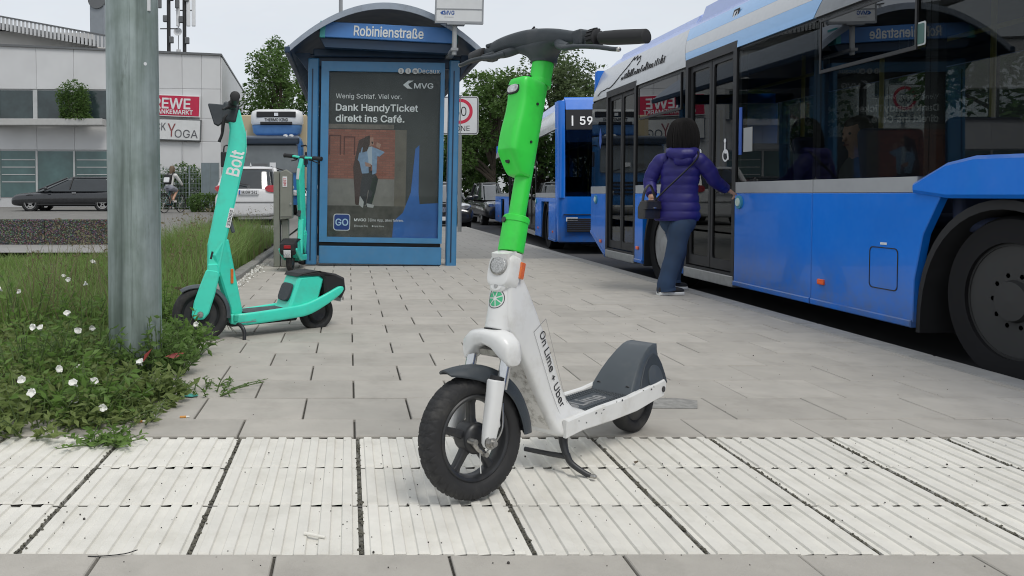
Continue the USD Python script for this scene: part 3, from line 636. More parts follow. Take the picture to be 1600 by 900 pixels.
def build_bus(name, label, loc, rz, first=True, scale=None):
    """x runs from the rear (0) to the front, y from the door side (0) inwards, z from the road"""
    L, W = 12.2, 2.5
    B = thing(name, label, 'bus', loc, rz, 'city buses at the stop', scale=scale)
    z0, zb, zw, zt, zr = .235, .995, 1.09, 2.215, 2.645       # skirt, band, window foot, window top, roof edge
    D1, D2 = ((.68, 1.68), (3.05, 4.03)) if first else ((4.2, 5.6), (7.75, 9.45))     # doors
    A1, A2 = ((1.92, 2.86), (6.19, 7.38)) if first else ((2.0, 2.95), (10.3, 11.25))   # wheel arches
    segs = not first and [(.05, 1.98), (2.95, 4.18), (5.62, 7.73), (9.47, 10.3), (11.25, 12.05)] or [(0.05, D1[0] - .02), (D1[1] + .02, A1[0] + .02), (A1[1], D2[0] - .01), (D2[1] + .01, 5.17), (5.175, A2[0]), (A2[1], 9.6), (10.9, L - .15)]
    for i, (a, b) in enumerate(segs):                           # lower side panels
        if i == 4 and first:
            P = [(a, z0), (b, z0), (b + .005, z0 + .25), (b + .07, z0 + .52), (b + .21, zb), (a, zb)]
            sp_ = part(B, 'side_panel', slab(P, 0, .05, .004), M_blue, smooth=25)
        else:
            ztop = zb
            if i == 0 and first: P = [(a, z0 + .26), (a + .06, z0 + .24), (b, z0 - .02), (b, ztop), (a, ztop)]
            else: P = [(a, z0), (b, z0), (b, ztop), (a, ztop)]
            sp_ = part(B, 'side_panel', slab(P, 0, .05, .004), M_blue, smooth=25)
        if i > 0 or not first: part(sp_, 'skirt_rail', slab([(a + .004, z0 - .03), (b - .004, z0 - .03), (b - .004, z0 + .012), (a + .004, z0 + .012)], -.012, .03, .006), M_blue)
        else: part(sp_, 'skirt_rail', loft([ring((x, .01, z), (0, 1, 0), (0, 0, 1), .02, .022, 10, 4) for x, z in ((a, z0 + .245), (a + .06, z0 + .225), (b, z0 - .035))]), M_blue)
    for a, b in (((0.03, D1[0] - .02), (D1[1] + .02, D2[0] - .01), (D2[1] + .01, 5.17), (5.175, 6.2), (7.42, 9.6), (10.9, L - .15)) if first else ((.03, 4.18), (5.62, 7.73), (9.47, 12.05))):
        part(B, 'grey_band', slab([(a, zb + .002), (b, zb + .002), (b, zw), (a, zw)], .003, .05, .003), M_band)
    for a, b in (A1, A2):                                       # arches
        c, r = (a + b) / 2, (b - a) / 2
        q = np.linspace(0, np.pi, 25)
        hgt = .92 if a > 5 and first else .90
        part(B, 'wheel_housing', cat(loft([np.array([(c + r * 1.0 * math.cos(t), y, .18 + (hgt - .14) * math.sin(t) ** .8) for y in (.02, .55)] + [(c + (r - .03) * math.cos(t), y, .18 + (hgt - .19) * math.sin(t) ** .8) for y in (.55, .02)]) for t in q]), bx(a, b, .56, .6, .1, 1.1)), M_under)
        bus_wheel(B, c)
    arch = [(A2[0] - .0, zb - .0), (A2[0] + .27, zb - .03), (A2[1] - .25, zb - .03), (A2[1] + .05, zb), (A2[1] + .08, zb + .06), (A2[1] - .14, zw + .09), (A2[0] + .46, zw + .10), (A2[0] + .26, zw + .07), (A2[0] + .0, zb + .055)]
    if first: part(B, 'arch_cover', slab(arch, -.03, .05, .02), M_blue, smooth=25)
    for a, b in ((A1,) if first else (A1, A2)): part(B, 'arch_panel', slab([(a, .92), (b, .92), (b, zb), (a, zb)], 0, .05, .004), M_blue)
    # windows on the door side: (a, b, has opening vent above)
    wins = [(.04, .64, 0), (1.74, 3.02, 1), (4.06, 5.18, 0), (5.185, 6.27, 1), (6.275, 8.3, 0), (8.31, 9.6, 0), (10.9, 12.0, 0)] if first else [(.04, 2.0, 0), (2.01, 4.17, 1), (5.63, 7.7, 1), (9.49, 12.0, 0)]
    for a, b, v in wins:
        wn = part(B, 'window', slab(rrect(a, b, zw + .004, zt, .03), .012, .018, .0), M_glass if a > 3.5 and first else M_dglass, smooth=False)
        if v:
            m_ = .03
            part(wn, 'vent_pane', slab(rrect(a + m_ + .03, b - .08 - m_, zt - .36, zt - .03, .025), .004, .010), M_vglass, smooth=False)
            g = sbox(a + .045, zt - .385, b - .095, zt - .012).difference(sbox(a + .06, zt - .362, b - .11, zt - .028))
            fr_ = flat(g, .012); part(wn, 'vent_frame', place(fr_, (0, .012, 0), (1, 0, 0), (0, 0, 1)), M_trim, smooth=False)
        part(wn, 'window_post', cat(bx(a - .004, a + .045, .02, .07, zw, zt), bx(b - .045, b + .004, .02, .07, zw, zt)), M_seal, smooth=False)
    # doors
    for k, (a, b) in enumerate((D1, D2, (9.65, 10.85)) if first else (D1, D2)):
        d = part(B, 'door_frame', place(flat(sbox(a - .02, z0 + .0, b + .02, zt + .08).difference(sbox(a + .04, z0 + .07, b - .04, zt + .0)), .07), (0, .07, 0), (1, 0, 0), (0, 0, 1)), M_trim, smooth=False)
        h = (a + b) / 2
        for p, q in ((a + .045, h - .004), (h + .004, b - .045)):
            part(d, 'door_leaf', place(flat(sbox(p, z0 + .08, q, zt - .005).difference(Polygon(rrect(p + .04, q - .04, z0 + .17, zt - .05, .03))), .03), (0, .055, 0), (1, 0, 0), (0, 0, 1)), M_trim, smooth=False)
            part(d, 'door_glass', slab(rrect(p + .035, q - .035, z0 + .165, zt - .045, .03), .037, .043), M_dglass, smooth=False)
            part(d, 'door_rail', cyl((q - .09 if p < h - .2 else p + .09, .075, z0 + .3), (q - .09 if p < h - .2 else p + .09, .075, 1.75), .013, n=10), M_seal if k else M_seal)
        part(d, 'door_step', bx(a + .0, b - .0, -.008, .10, z0 - .05, z0 + .045, .006), M_sill)
        part(d, 'closing_edge', bx(h - .003, h + .003, .022, .06, z0 + .09, zt - .01), M_seal)
    # fascia above the windows, leaning in, in stripes
    def fas(a, b, f0, f1, mt, nm, push=0, pb=None):
        pb = push if pb is None else pb
        def at(f): return (zt + .02 + (zr - zt - .02) * f, .0 + .13 * f ** 1.8)
        fs = np.linspace(f0, f1, 6); R = []
        for x in (a, b):
            pu_ = push if x == a else pb
            R.append(np.array([(x + pu_ * f, at(f)[1], at(f)[0]) for f in fs] + [(x + pu_ * f, at(f)[1] + .04, at(f)[0]) for f in fs[::-1]]))
        return part(B, nm, loft(R), mt, smooth=30)
    if not first: fas(.10, 12.1, 0, 1, M_silver, 'rear_fascia')
    else: fas(.10, 3.05, 0, 1, M_silver, 'rear_fascia', push=.06, pb=-.24)
    if first:
     for f0, f1, mt, nm in ((0, .34, M_lblue, 'light_blue_stripe'), (.343, .66, M_silver, 'silver_stripe'), (.663, 1, M_lblue, 'light_blue_stripe')): fas(3.06, 5.15, f0, f1, mt, nm, push=-.24, pb=.30)
     fas(5.16, 12.0, 0, .48, mat('bus_dark_fascia', (.14, .15, .16), .25, coat=.4), 'front_fascia', push=.30)
     fas(5.16, 12.0, .483, 1, M_silver, 'front_fascia', push=.30)
    part(B, 'window_header', bx(.06, 12.0, .02, .08, zt - .01, zt + .03), M_trim)
    part(B, 'roof', loft([np.array([(x, .13 + dx, zr), (x, .22 + dx, zr + .10 * s), (x, W / 2, zr + .17 * s), (x, W - .22, zr + .10 * s), (x, W - .13, zr)]) for x, dx, s in ((.14, .06, .3), (.4, 0, .9), (1, 0, 1), (12, 0, 1))]), M_pblue, smooth=30)
    for a, b, h in ((.62, 2.86, .13), (2.95, 7.4, .19), (7.5, 11, .19)):
        part(B, 'roof_cover', slab([(.16, zr + .015), (.22, zr + h), (.32, zr + h + .05), (W - .32, zr + h + .05), (W - .22, zr + h), (W - .16, zr + .015)], a, b, .02, 'yz'), M_pblue, smooth=25)
    part(B, 'roof_badge', place(flat(Polygon(rrect(-.055, .055, -.065, .065, .01)), .002), (3.85, .082, 2.545), (1, 0, 0), (0, .25, 1)), M_black, smooth=False)
    part(B, 'roof_badge_mark', place(flat(Polygon(rrect(-.035, .035, -.045, .045, .02)).difference(Polygon([(-.03, -.05), (.0, -.05), (.03, .04), (.0, .04)])), .002), (3.85, .079, 2.545), (1, 0, 0), (0, .25, 1)), M_stk, smooth=False)
    # rear wall, far side, floor, ceiling
    part(B, 'rear_wall', slab([(.05, .5), (.0, .62), (.0, 1.5), (.10, zr), (.16, zr), (.16, .5)], .02, W - .02, .02), M_blue, smooth=30)
    part(B, 'rear_window', slab(rrect(.3, W - .3, 1.25, 2.2, .08), -.012, .0, 0, 'yz'), M_dglass, smooth=False)
    part(B, 'far_side', cat(bx(.05, L - .1, W - .05, W, z0, zw), bx(.05, L - .1, W - .05, W, zt, zr)), M_blue, smooth=False)
    for a, b in ((.1, 1.9), (1.95, 3.7), (3.75, 5.5), (5.55, 7.3), (7.35, 9.1), (9.15, 11.9)):
        part(B, 'far_window', bx(a, b, W - .03, W - .022, zw, zt), M_glass, smooth=False)
        part(B, 'far_post', bx(b - .01, b + .06, W - .06, W - .02, zw, zt), M_trim, smooth=False)
    part(B, 'far_lining', cat(bx(.1, L - .2, W - .065, W - .055, .3, zw - .01), bx(.1, L - .2, W - .065, W - .055, zt, zr - .05)), M_inner, smooth=False)
    part(B, 'floor', cat(bx(.1, L - .1, .62, W - .06, .25, .30), *[bx(p, q, .10, .619, .25, .30) for p, q in ((.1, 1.9), (2.88, 6.17), (7.40, L - .3))]), M_floor, smooth=False)
    part(B, 'ceiling', bx(.2, L - .2, .10, W - .10, zt + .12, zt + .16), M_inner, smooth=False)
    part(B, 'underbody', bx(.3, L - .2, .62, W - .1, .12, .25), M_under, smooth=False)
    # front end
    part(B, 'front_corner', loft([ring((L - .10, W / 2, z), (1, 0, 0), (0, 1, 0), dx, W / 2 - dy, 40, 7) for z, dx, dy in ((.19, .05, .06), (.22, .16, .02), (.9, .20, .0), (1.02, .20, .0))]), M_blue, smooth=40)
    for y in (.0, W - .14):
        part(B, 'front_pillar', loft([ring((L - .10 - t * .10, y + .07, z), (1, 0, 0), (0, 1, 0), .20, .07, 20, 4) for z, t in ((1.0, 0), (1.6, .3), (2.5, .8), (2.72, 1.2))]), M_blue, smooth=40)
    part(B, 'windscreen', loft([np.array([(L + .085 - t, .14, z), (L + .095 - t, W / 2, z), (L + .085 - t, W - .14, z), (L + .06 - t, W - .14, z), (L + .06 - t, .14, z)]) for z, t in ((1.02, 0), (2.2, .06))]), M_dglass, smooth=30)
    part(B, 'front_header', loft([np.array([(L + .085 - t, .14, z), (L + .095 - t, W / 2, z), (L + .085 - t, W - .14, z), (L - .2, W - .14, z), (L - .2, .14, z)]) for z, t in ((2.56, .09), (2.74, .16), (2.80, .3))]), M_blue, smooth=30)
    db = part(B, 'destination_box', loft([np.array([(L + .084 - t, .14, z), (L + .094 - t, W / 2, z), (L + .084 - t, W - .14, z), (L - .1, W - .14, z), (L - .1, .14, z)]) for z, t in ((2.205, .06), (2.555, .09))]), M_black, smooth=30)
    part(db, 'route_number', place(txt('59', .14, True, .004, align='l'), (L + .014, .38, 2.36), (0, 1, 0), (-.1, 0, 1)), mat('led_white', (.8, .8, .78), .5, emit=.15), smooth=False)
    part(db, 'display_bar', place(flat(sbox(0, -.09, .025, .09), .004), (L + .012, .24, 2.36), (0, 1, 0), (-.1, 0, 1)), mat('led_white', None), smooth=False)
    part(B, 'front_badge', place(flat(sbox(-.10, -.035, .10, .035), .004), (L + .102, .24, .62), (0, 1, 0), (0, 0, 1)), M_stk, smooth=False)
    part(B, 'front_grille', cat([bx(L + .06, L + .115, .16, 1.1, .40 + .035 * i, .425 + .035 * i, .004) for i in range(7)]), M_black)
    part(B, 'front_line', bx(L + .05, L + .104, .1, W - .1, .70, .712), M_seal)
    if first: mr = part(B, 'mirror_arm', tube([(L - .05, .1, 2.42), (L + .10, -.06, 2.46), (L + .28, -.16, 2.36), (L + .30, -.18, 2.2)], .028, 8, k=4), M_black)
    if first: part(mr, 'mirror', rbox((L + .30, -.19, 2.05), (.12, .20, .36), .04), M_black)
    # seats and poles
    for i in range(9):
        x = 4.2 + .78 * i
        for y in (.32, .78, 1.72, 2.16):
            if x > 10.4: continue
            s = part(B, 'passenger_seat', cat(rbox((x, y, .82), (.42, .42, .09), .04), T(rbox((0, 0, 0), (.09, .42, .62), .04), (x - .22, y, 1.12), ry=-8)), M_seat)
    for i in range(7): part(B, 'grab_pole', cyl((3.3 + i * 1.1, 1.0, .3), (3.3 + i * 1.1, 1.0, 2.3), .017, n=8), M_pole)
    part(B, 'grab_rail', cyl((.6, 1.0, 2.1), (11, 1.0, 2.1), .017, n=8), M_pole)
    # small side details
    for x in ((.48, 1.80, 2.93, 5.30, 7.9) if first else (11.75, 9.9, 6.5, 1.2)): part(B, 'side_marker', rbox((x, -.004, .375), (.075, .02, .04), .008), M_amber)
    for x in ((.27, 4.13) if first else (9.62,)):
        bt = part(B, 'door_button', lathe([(0, 0), (.058, 0), (.056, .012), (.048, .016), (0, .016)], (x, 0, .92), (0, -1, 0), 28), M_tealb)
        part(bt, 'button_centre', lathe([(0, 0), (.036, 0), (.033, .006), (0, .008)], (x, -.016, .92), (0, -1, 0), 24), M_mint)
    if not first: return B
    part(B, 'filler_flap', place(flat(Polygon(rrect(5.80, 6.06, .40, .66, .03)).difference(Polygon(rrect(5.806, 6.054, .406, .654, .028))), .003), (0, .0005, 0), (1, 0, 0), (0, 0, 1)), M_trim, smooth=False)
    part(B, 'flap_label', bx(5.90, 5.96, -.002, .001, .675, .69), M_stk)
    part(B, 'strip_sticker', bx(4.09, 4.135, .006, .011, 1.32, 1.72), M_stkb)
    part(B, 'notice_sticker', bx(4.17, 4.31, .006, .011, 1.34, 1.54), mat('sticker_grey', (.30, .31, .31), .5))
    for x, y_, s_ in ((5.30, 1.89, .07), (6.06, 1.90, .085), (6.185, 1.915, .105)): 
        k = part(B, 'window_sticker', place(flat(Polygon(rrect(-s_ / 2, s_ / 2, -s_ * .65, s_ * .65, .012)), .002), (x, .0105, y_), (1, 0, 0), (0, 0, 1)), mat('sticker_rim', (.42, .45, .45), .5) , smooth=False)
        part(k, 'sticker_face', place(flat(Polygon(rrect(-s_ / 2 + .01, s_ / 2 - .01, -s_ * .65 + .01, s_ * .65 - .01, .01)), .002), (x, .008, y_), (1, 0, 0), (0, 0, 1)), mat('sticker_dark', (.05, .11, .10), .5), smooth=False)
    # pram and wheelchair signs on the middle door
    def blob(*gs): return unary_union(gs)
    from shapely.geometry import LineString
    ln = lambda *p, w=.012: LineString(p).buffer(w)
    wc = blob(Point(.0, .10).buffer(.02), ln((0, .07), (0, .0), (.045, 0), (.06, -.06)), Point(.01, -.03).buffer(.055).difference(Point(.01, -.03).buffer(.040)))
    pr = blob(Polygon([(-.05, .03), (.05, .03), (.03, -.03), (-.03, -.03)]), ln((-.05, .03), (-.07, .08), (-.06, .10), w=.008), Point(-.03, -.065).buffer(.02), Point(.035, -.065).buffer(.02), Point(.0, .06).buffer(.025))
    part(B, 'wheelchair_sign', place(flat(wc, .002), (3.79, .034, 1.36), (1, 0, 0), (0, 0, 1)), M_stk, smooth=False)
    part(B, 'pram_sign', place(flat(pr, .002), (3.30, .034, 1.33), (1, 0, 0), (0, 0, 1)), M_stk, smooth=False)
    # skyline drawing on the rear fascia
    r_ = random.Random(5)
    def on_f(x, f): return V(x, .13 * f ** 1.8 - .004, zt + .02 + (zr - zt - .02) * f)
    pts = [(.30, .12), (.42, .22), (.55, .24), (.66, .26), (.74, .24), (.86, .30), (1.0, .44), (1.14, .60), (1.22, .70), (1.28, .80), (1.33, .94), (1.38, .84), (1.44, .95), (1.50, .78), (1.56, .90), (1.62, .74), (1.58, .62)]
    segs_ = []
    for (x0, f0), (x1, f1) in zip(pts[:-1], pts[1:]):
        n = 3
        for j in range(n):
            p = on_f(x0 + (x1 - x0) * j / n, f0 + (f1 - f0) * j / n + r_.uniform(-.02, .02)); q = on_f(x0 + (x1 - x0) * (j + 1) / n, f0 + (f1 - f0) * (j + 1) / n)
            segs_.append(tube([p, q], .0045, 5))
    for j in range(26):
        x = 1.15 + j * .052; h = r_.uniform(.08, .24)
        segs_.append(tube([on_f(x, .34), on_f(x + r_.uniform(-.02, .02), .34 + h)], r_.choice([.004, .006, .009]), 5))
    part(B, 'skyline_drawing', cat(segs_), M_ink, kind='stuff')
    part(B, 'leaf_sticker', place(flat(Polygon([(0, -.14), (.05, -.05), (.04, .06), (0, .14), (-.04, .06), (-.05, -.05)]), .002), (.40, .0105, 1.72), (1, 0, 0), (0, 0, 1)), M_stkb, smooth=False)
    return B

BUS = build_bus('bus', 'blue and silver city bus in front with its middle doors beside the woman', (3.3, 10.78, -.16), -90)
build_bus('bus', 'blue city bus standing behind the first bus, showing 59 on its front', (4.52, 24.3, -.16), math.degrees(math.atan2(-11.1, -1.06)), False, .93)
# ================================================================== bus shelter with advertising panel
M_sblue = mat('shelter_blue', (.045, .19, .37), .38, var=.08, vs=5, dirt=((.12, .20, .28), .3, 8), coat=.2)
M_sdark = mat('shelter_dark_blue', (.012, .035, .075), .45, var=.12, vs=5)
M_ssign = mat('shelter_sign_blue', (.06, .19, .47), .4, var=.05, vs=4)
M_teal = mat('sign_end_teal', (.06, .36, .36), .45)
M_roofs = mat('roof_skin', (.30, .34, .40), .4, .2, var=.12, vs=3, dirt=((.14, .15, .15), .5, 4))
M_letter = mat('letter_pale', (.62, .64, .62), .5)
M_pgl = glass('poster_glass', (.93, .95, .95), 1.22, gcol=(.95, .97, 1))
SY = 9.08
SH = thing('bus_shelter', 'blue bus shelter with curved roof, name sign and an advertising poster at its end', 'bus shelter', (.37, SY, 0), .0, tilt=(0, .9, 0))
def sx(px): return (px - 545) / 1230 * SY - .37
def sz(py): return EYE + (303.6 - py) / 1230 * SY
xl, xr, zp1, zp0 = sx(498), sx(689), sz(99), sz(379)
# corner posts
for x0, x1 in ((sx(477), sx(494)), (sx(697), sx(713))):
    for yy in (0.0, 3.6):
        p = part(SH, 'post', bx(x0, x1, yy + .0, yy + .12, 0, sz(93), .012), M_sblue)
        part(p, 'post_groove', bx(x0 + .045, x0 + .06, yy - .003, yy + .01, .05, sz(110)), M_sdark)
part(SH, 'inner_rail', bx(sx(494) + .002, sx(498) + .03, .10, .16, .1, sz(100)), M_sdark)
# panel
fr_ = flat(sbox(xl, zp0, xr, zp1).difference(sbox(sx(510), sz(371), sx(683), sz(114))), .16)
pn = part(SH, 'panel_frame', place(fr_, (0, .11, 0), (1, 0, 0), (0, 0, 1)), M_sblue, smooth=False)
part(SH, 'panel_base', bx(xl, xr, -.035, .10, .02, sz(385), .008), M_sblue)
part(SH, 'panel_foot', bx(xl + .01, xr - .01, .0, .09, sz(385), sz(380)), M_black)
part(SH, 'panel_back', bx(xl + .02, xr - .02, .112, .16, .1, zp1 - .02), M_sdark)
part(pn, 'operator_lettering', place(txt('Decaux', .055, False, .002, width=.245), (sx(664), -.053, sz(112)), (1, 0, 0), (0, 0, 1)), M_letter, smooth=False)
for k, s in ((621, '1'), (632, 'i'), (643, 'm')):
    O = Point(0, 0)
    part(pn, 'round_symbol', place(flat(O.buffer(.033), .0015), (sx(k), -.053, sz(112.5)), (1, 0, 0), (0, 0, 1)), M_letter, smooth=False)
    part(pn, 'symbol_mark', place(txt(s, .034, True, .0012), (sx(k), -.055, sz(112.5)), (1, 0, 0), (0, 0, 1)), M_sdark, smooth=False)
# poster: flat print behind the glass
px0, px1, pz0, pz1 = sx(510), sx(683), sz(371), sz(114)
def pu(px): return sx(px)
def prints(nm, geom, m, d): return part(PO, nm, place(flat(geom, .0008), (0, .0 - d, 0), (1, 0, 0), (0, 0, 1)), m, smooth=False)
M_pdark = mat('poster_dark', (.040, .044, .040), .6, var=.5, vs=1.6)
PO = part(SH, 'poster', bx(px0, px1, .0, .012, pz0, pz1), M_pdark, smooth=False)
Bp = lambda a, b, c, d: sbox(sx(a), sz(d), sx(c), sz(b))
M_brickp = usdkit.material(stage, '/World/Looks/poster_brick', {
    'tc': ('texture_coordinate', {}), 'mp': ('mapping', {'rotation': (math.pi / 2, 0, 0)}), 'br': ('brick_texture', {'color1': (.22, .075, .05), 'color2': (.29, .105, .07), 'mortar': (.17, .085, .06), 'scale': 1.0, 'mortar_size': .003, 'brick_width': .08, 'row_height': .028}),
    'p': ('principled_bsdf', {'roughness': .6})}, [('tc.object', 'mp.vector'), ('mp.vector', 'br.vector'), ('br.color', 'p.base_color')], surface='p.BSDF')
prints('printed_cornice', Bp(510, 195, 612, 202), mat('poster_cornice', (.14, .12, .10), .6, var=.3, vs=9), .001)
prints('printed_wall', Bp(510, 203, 614, 280), M_brickp, .001)
prints('printed_recess', unary_union([Bp(511, 212, 530, 243).difference(Bp(513, 214, 528, 243)), Bp(534, 214, 552, 243).difference(Bp(536, 216, 550, 243))]), mat('poster_recess', (.09, .03, .022), .6), .002)
prints('printed_pillar', Bp(614, 203, 632, 330), mat('poster_pillar', (.13, .115, .09), .6, var=.3, vs=4), .001)
prints('printed_plinth', Bp(510, 280, 614, 322), mat('poster_plinth', (.19, .18, .16), .6, var=.25, vs=5), .0012)
prints('printed_ground', Bp(510, 322, 630, 371), mat('poster_ground', (.075, .072, .06), .7, var=.5, vs=8), .0011)
prints('printed_blue_car', Polygon([(sx(a), sz(b)) for a, b in ((612, 371), (614, 345), (628, 332), (640, 300), (646, 232), (652, 226), (652, 300), (654, 318), (683, 316), (683, 371))]), mat('poster_blue', (.03, .12, .36), .5, var=.25, vs=3), .0014)
prints('printed_shadow', Polygon([(sx(a), sz(b)) for a, b in ((560, 222), (572, 216), (576, 250), (568, 318), (556, 318), (552, 262))]).buffer(.02), mat('poster_shadow', (.055, .032, .026), .6), .0022)
W_ = lambda pts, r=.012: Polygon([(sx(a), sz(b)) for a, b in pts]).buffer(r)
prints('printed_trousers', W_(((566, 272), (580, 268), (587, 280), (583, 300), (577, 322), (572, 322), (576, 298), (572, 292), (568, 320), (562, 320), (563, 290))), mat('poster_trousers', (.03, .032, .034), .6), .003)
prints('printed_shoe', unary_union([W_(((561, 308), (566, 316), (565, 324), (560, 320)), .006), W_(((572, 319), (582, 321), (581, 324), (573, 323)), .006)]), mat('poster_pale', (.38, .38, .37), .6), .0034)
prints('printed_shirt', W_(((569, 232), (578, 231), (581, 256), (570, 258))), mat('poster_shirt', (.36, .42, .48), .6), .0034)
prints('printed_jacket', unary_union([W_(((563, 232), (569, 230), (572, 250), (573, 270), (564, 271), (559, 250)), .006), W_(((579, 231), (585, 233), (597, 238), (590, 244), (586, 243), (585, 270), (580, 272)), .006), W_(((559, 240), (564, 240), (570, 256), (566, 261), (557, 250)), .005)]), mat('poster_denim', (.19, .28, .40), .6, var=.2, vs=20), .0038)
prints('printed_face', unary_union([W_(((573, 217), (579, 216), (580, 226), (574, 228)), .008), W_(((586, 223), (592, 226), (590, 232), (585, 229)), .003), W_(((568, 254), (577, 257), (576, 261), (569, 260)), .003)]), mat('poster_skin', (.33, .19, .14), .6), .0044)
prints('printed_hair', W_(((568, 215), (574, 213), (574, 226), (570, 236), (564, 238), (566, 224)), .006), mat('poster_hair', (.045, .028, .02), .6), .005)
prints('printed_mouth', W_(((577, 222), (580, 222), (579, 226)), .001), M_black, .0056)
def pt(s, px, py, h, bold=False, w=None, m=None, nm='poster_lettering'):
    return part(PO, nm, place(txt(s, h, bold, .0012, width=w, align='l'), (sx(px), -.004, sz(py)), (1, 0, 0), (0, 0, 1)), m or M_wtxt, smooth=False)
wd = lambda a, b: sx(b) - sx(a)
pt('Wenig Schlaf. Viel vor.', 521, 151.5, .052, False, wd(521, 623))
pt('Dank HandyTicket', 521, 169, .076, True, wd(521, 649))
pt('direkt ins Café.', 521, 186, .076, True, wd(521, 628))
pt('MVG', 642, 134, .058, True, wd(642, 672))
part(PO, 'operator_logo', place(flat(Polygon([(-.06, .0), (.0, .05), (.06, .05), (.0, .012), (.01, -.01), (.05, -.045), (-.01, -.04)]), .0012), (sx(633), -.004, sz(133)), (1, 0, 0), (0, 0, 1)), M_wtxt, smooth=False)
part(PO, 'app_icon', place(flat(Polygon(rrect(sx(520), sx(546), sz(361), sz(335), .03)), .001), (0, -.003, 0), (1, 0, 0), (0, 0, 1)), M_wtxt, smooth=False)
part(PO, 'app_icon_field', place(flat(Polygon(rrect(sx(521), sx(545), sz(360), sz(336), .027)), .001), (0, -.0042, 0), (1, 0, 0), (0, 0, 1)), mat('icon_blue', (.015, .05, .22), .5), smooth=False)
part(PO, 'app_icon_letters', place(txt('GO', .075, True, .001), (sx(533), -.0054, sz(348)), (1, 0, 0), (0, 0, 1)), mat('icon_letters', (.45, .62, .75), .5), smooth=False)
pt('MVGO', 552, 344, .030, True, wd(552, 571)); pt('| Eine App, alles fahren.', 574, 344, .029, False, wd(574, 629))
pt('▸ Google Play', 553, 353.5, .017, False, wd(555, 576)); pt('● App Store', 580, 353.5, .017, False, wd(580, 599))
part(SH, 'poster_glass', bx(px0 + .002, px1 - .002, -.028, -.022, pz0 + .002, pz1 - .002), M_pgl, smooth=False)
# roof: a shallow vault
xa, xb, cz = sx(448), sx(741), sz(20)
n = 30
def arc(t, dz=0): return (xa + (xb - xa) * t, sz(88) + (cz - sz(88)) * (1 - abs(2 * t - 1) ** 2.0) + dz)
ts = np.linspace(0, 1, n)
prof = np.array([arc(t) for t in ts] + [arc(t, -.035) for t in ts[::-1]])
def vault(P, y0, y1, m, nm): 
    return part(SH, nm, slab(P, y0, y1, 0), m, smooth=35)
vault(prof, -.35, 4.2, M_sdark, 'roof_vault')
edge = np.array([arc(t, .012) for t in ts] + [arc(t, -.055) for t in ts[::-1]])
vault(edge, -.37, -.348, M_roofs, 'roof_edge'); vault(np.array([arc(t, .02) for t in ts] + [arc(t, .002) for t in ts[::-1]]), -.345, 4.22, M_roofs, 'roof_skin')
for x in (xa, xb): part(SH, 'gutter', bx(x - .03, x + .03, -.38, 4.22, sz(88) - .05, sz(88) + .02, .01), M_sdark)
for yy in (.05, 1.8, 3.6): part(SH, 'roof_beam', bx(sx(470), sx(720), yy, yy + .1, sz(106), sz(86), .01), M_sdark)
part(SH, 'tie_beam', bx(sx(485), sx(705), -.02, .06, sz(91), sz(79), .01), M_sdark)
for a, b in ((455, 480), (715, 735)): part(SH, 'roof_bracket', slab([(sx(a), sz(85)), (sx(b), sz(85)), (sx(b if a < 600 else a), sz(118))], .03, .08), M_sdark)
for a, b in ((512, 590), (602, 685)):
    part(SH, 'skylight', bx(sx(a), sx(b), .2, .21, sz(83), sz(76)), mat('pale_panel', (.36, .38, .38), .5))
# side glass walls with rails
part(SH, 'back_glass', bx(sx(485), sx(485) + .012, .15, 3.58, .25, sz(110)), glass('clear_glass', (.88, .92, .92), 1.5), smooth=False)
for zz in (.22, sz(108)): part(SH, 'glass_rail', bx(sx(480), sx(490), .13, 3.59, zz - .03, zz + .03), M_sblue)
bench = part(SH, 'bench', bx(sx(490), sx(490) + .36, .6, 3.3, .43, .47, .015), M_sdark)
part(bench, 'bench_leg', bx(sx(490) + .1, sx(490) + .2, .8, .86, 0, .43), M_sdark); part(bench, 'bench_leg', bx(sx(490) + .1, sx(490) + .2, 3.0, 3.06, 0, .43), M_sdark)
# name sign
sg = part(SH, 'name_sign', T(rbox((0, 0, 0), (sx(698) - sx(500), .14, sz(47) - sz(70)), .008), (sx(599.5), -.22, sz(60)), ry=2.0), M_ssign)
def on_sign(m, o, z=0): 
    q = place(m, (0, -.0715, 0), (1, 0, 0), (0, 0, 1)); q.apply_translation((o, 0, z)); return T(q, (sx(599.5), -.22, sz(60)), ry=2.0)
part(sg, 'name_lettering', on_sign(txt('Robinienstraße', .105, True, .003, width=wd(547, 652)), .0), M_letter, smooth=False)
for s in (-1, 1): part(sg, 'teal_end', T(bx(s * .735 - .03, s * .735 + .03, -.074, .074, -.09, .09, .004), (sx(599.5), -.22, sz(60)), ry=2.0), M_teal)
part(sg, 'sign_soffit', T(slab([(-.76, -.09), (.76, -.09), (.70, -.19), (-.70, -.19)], -.05, .05), (sx(599.5), -.2, sz(60)), ry=2.0), M_sdark)
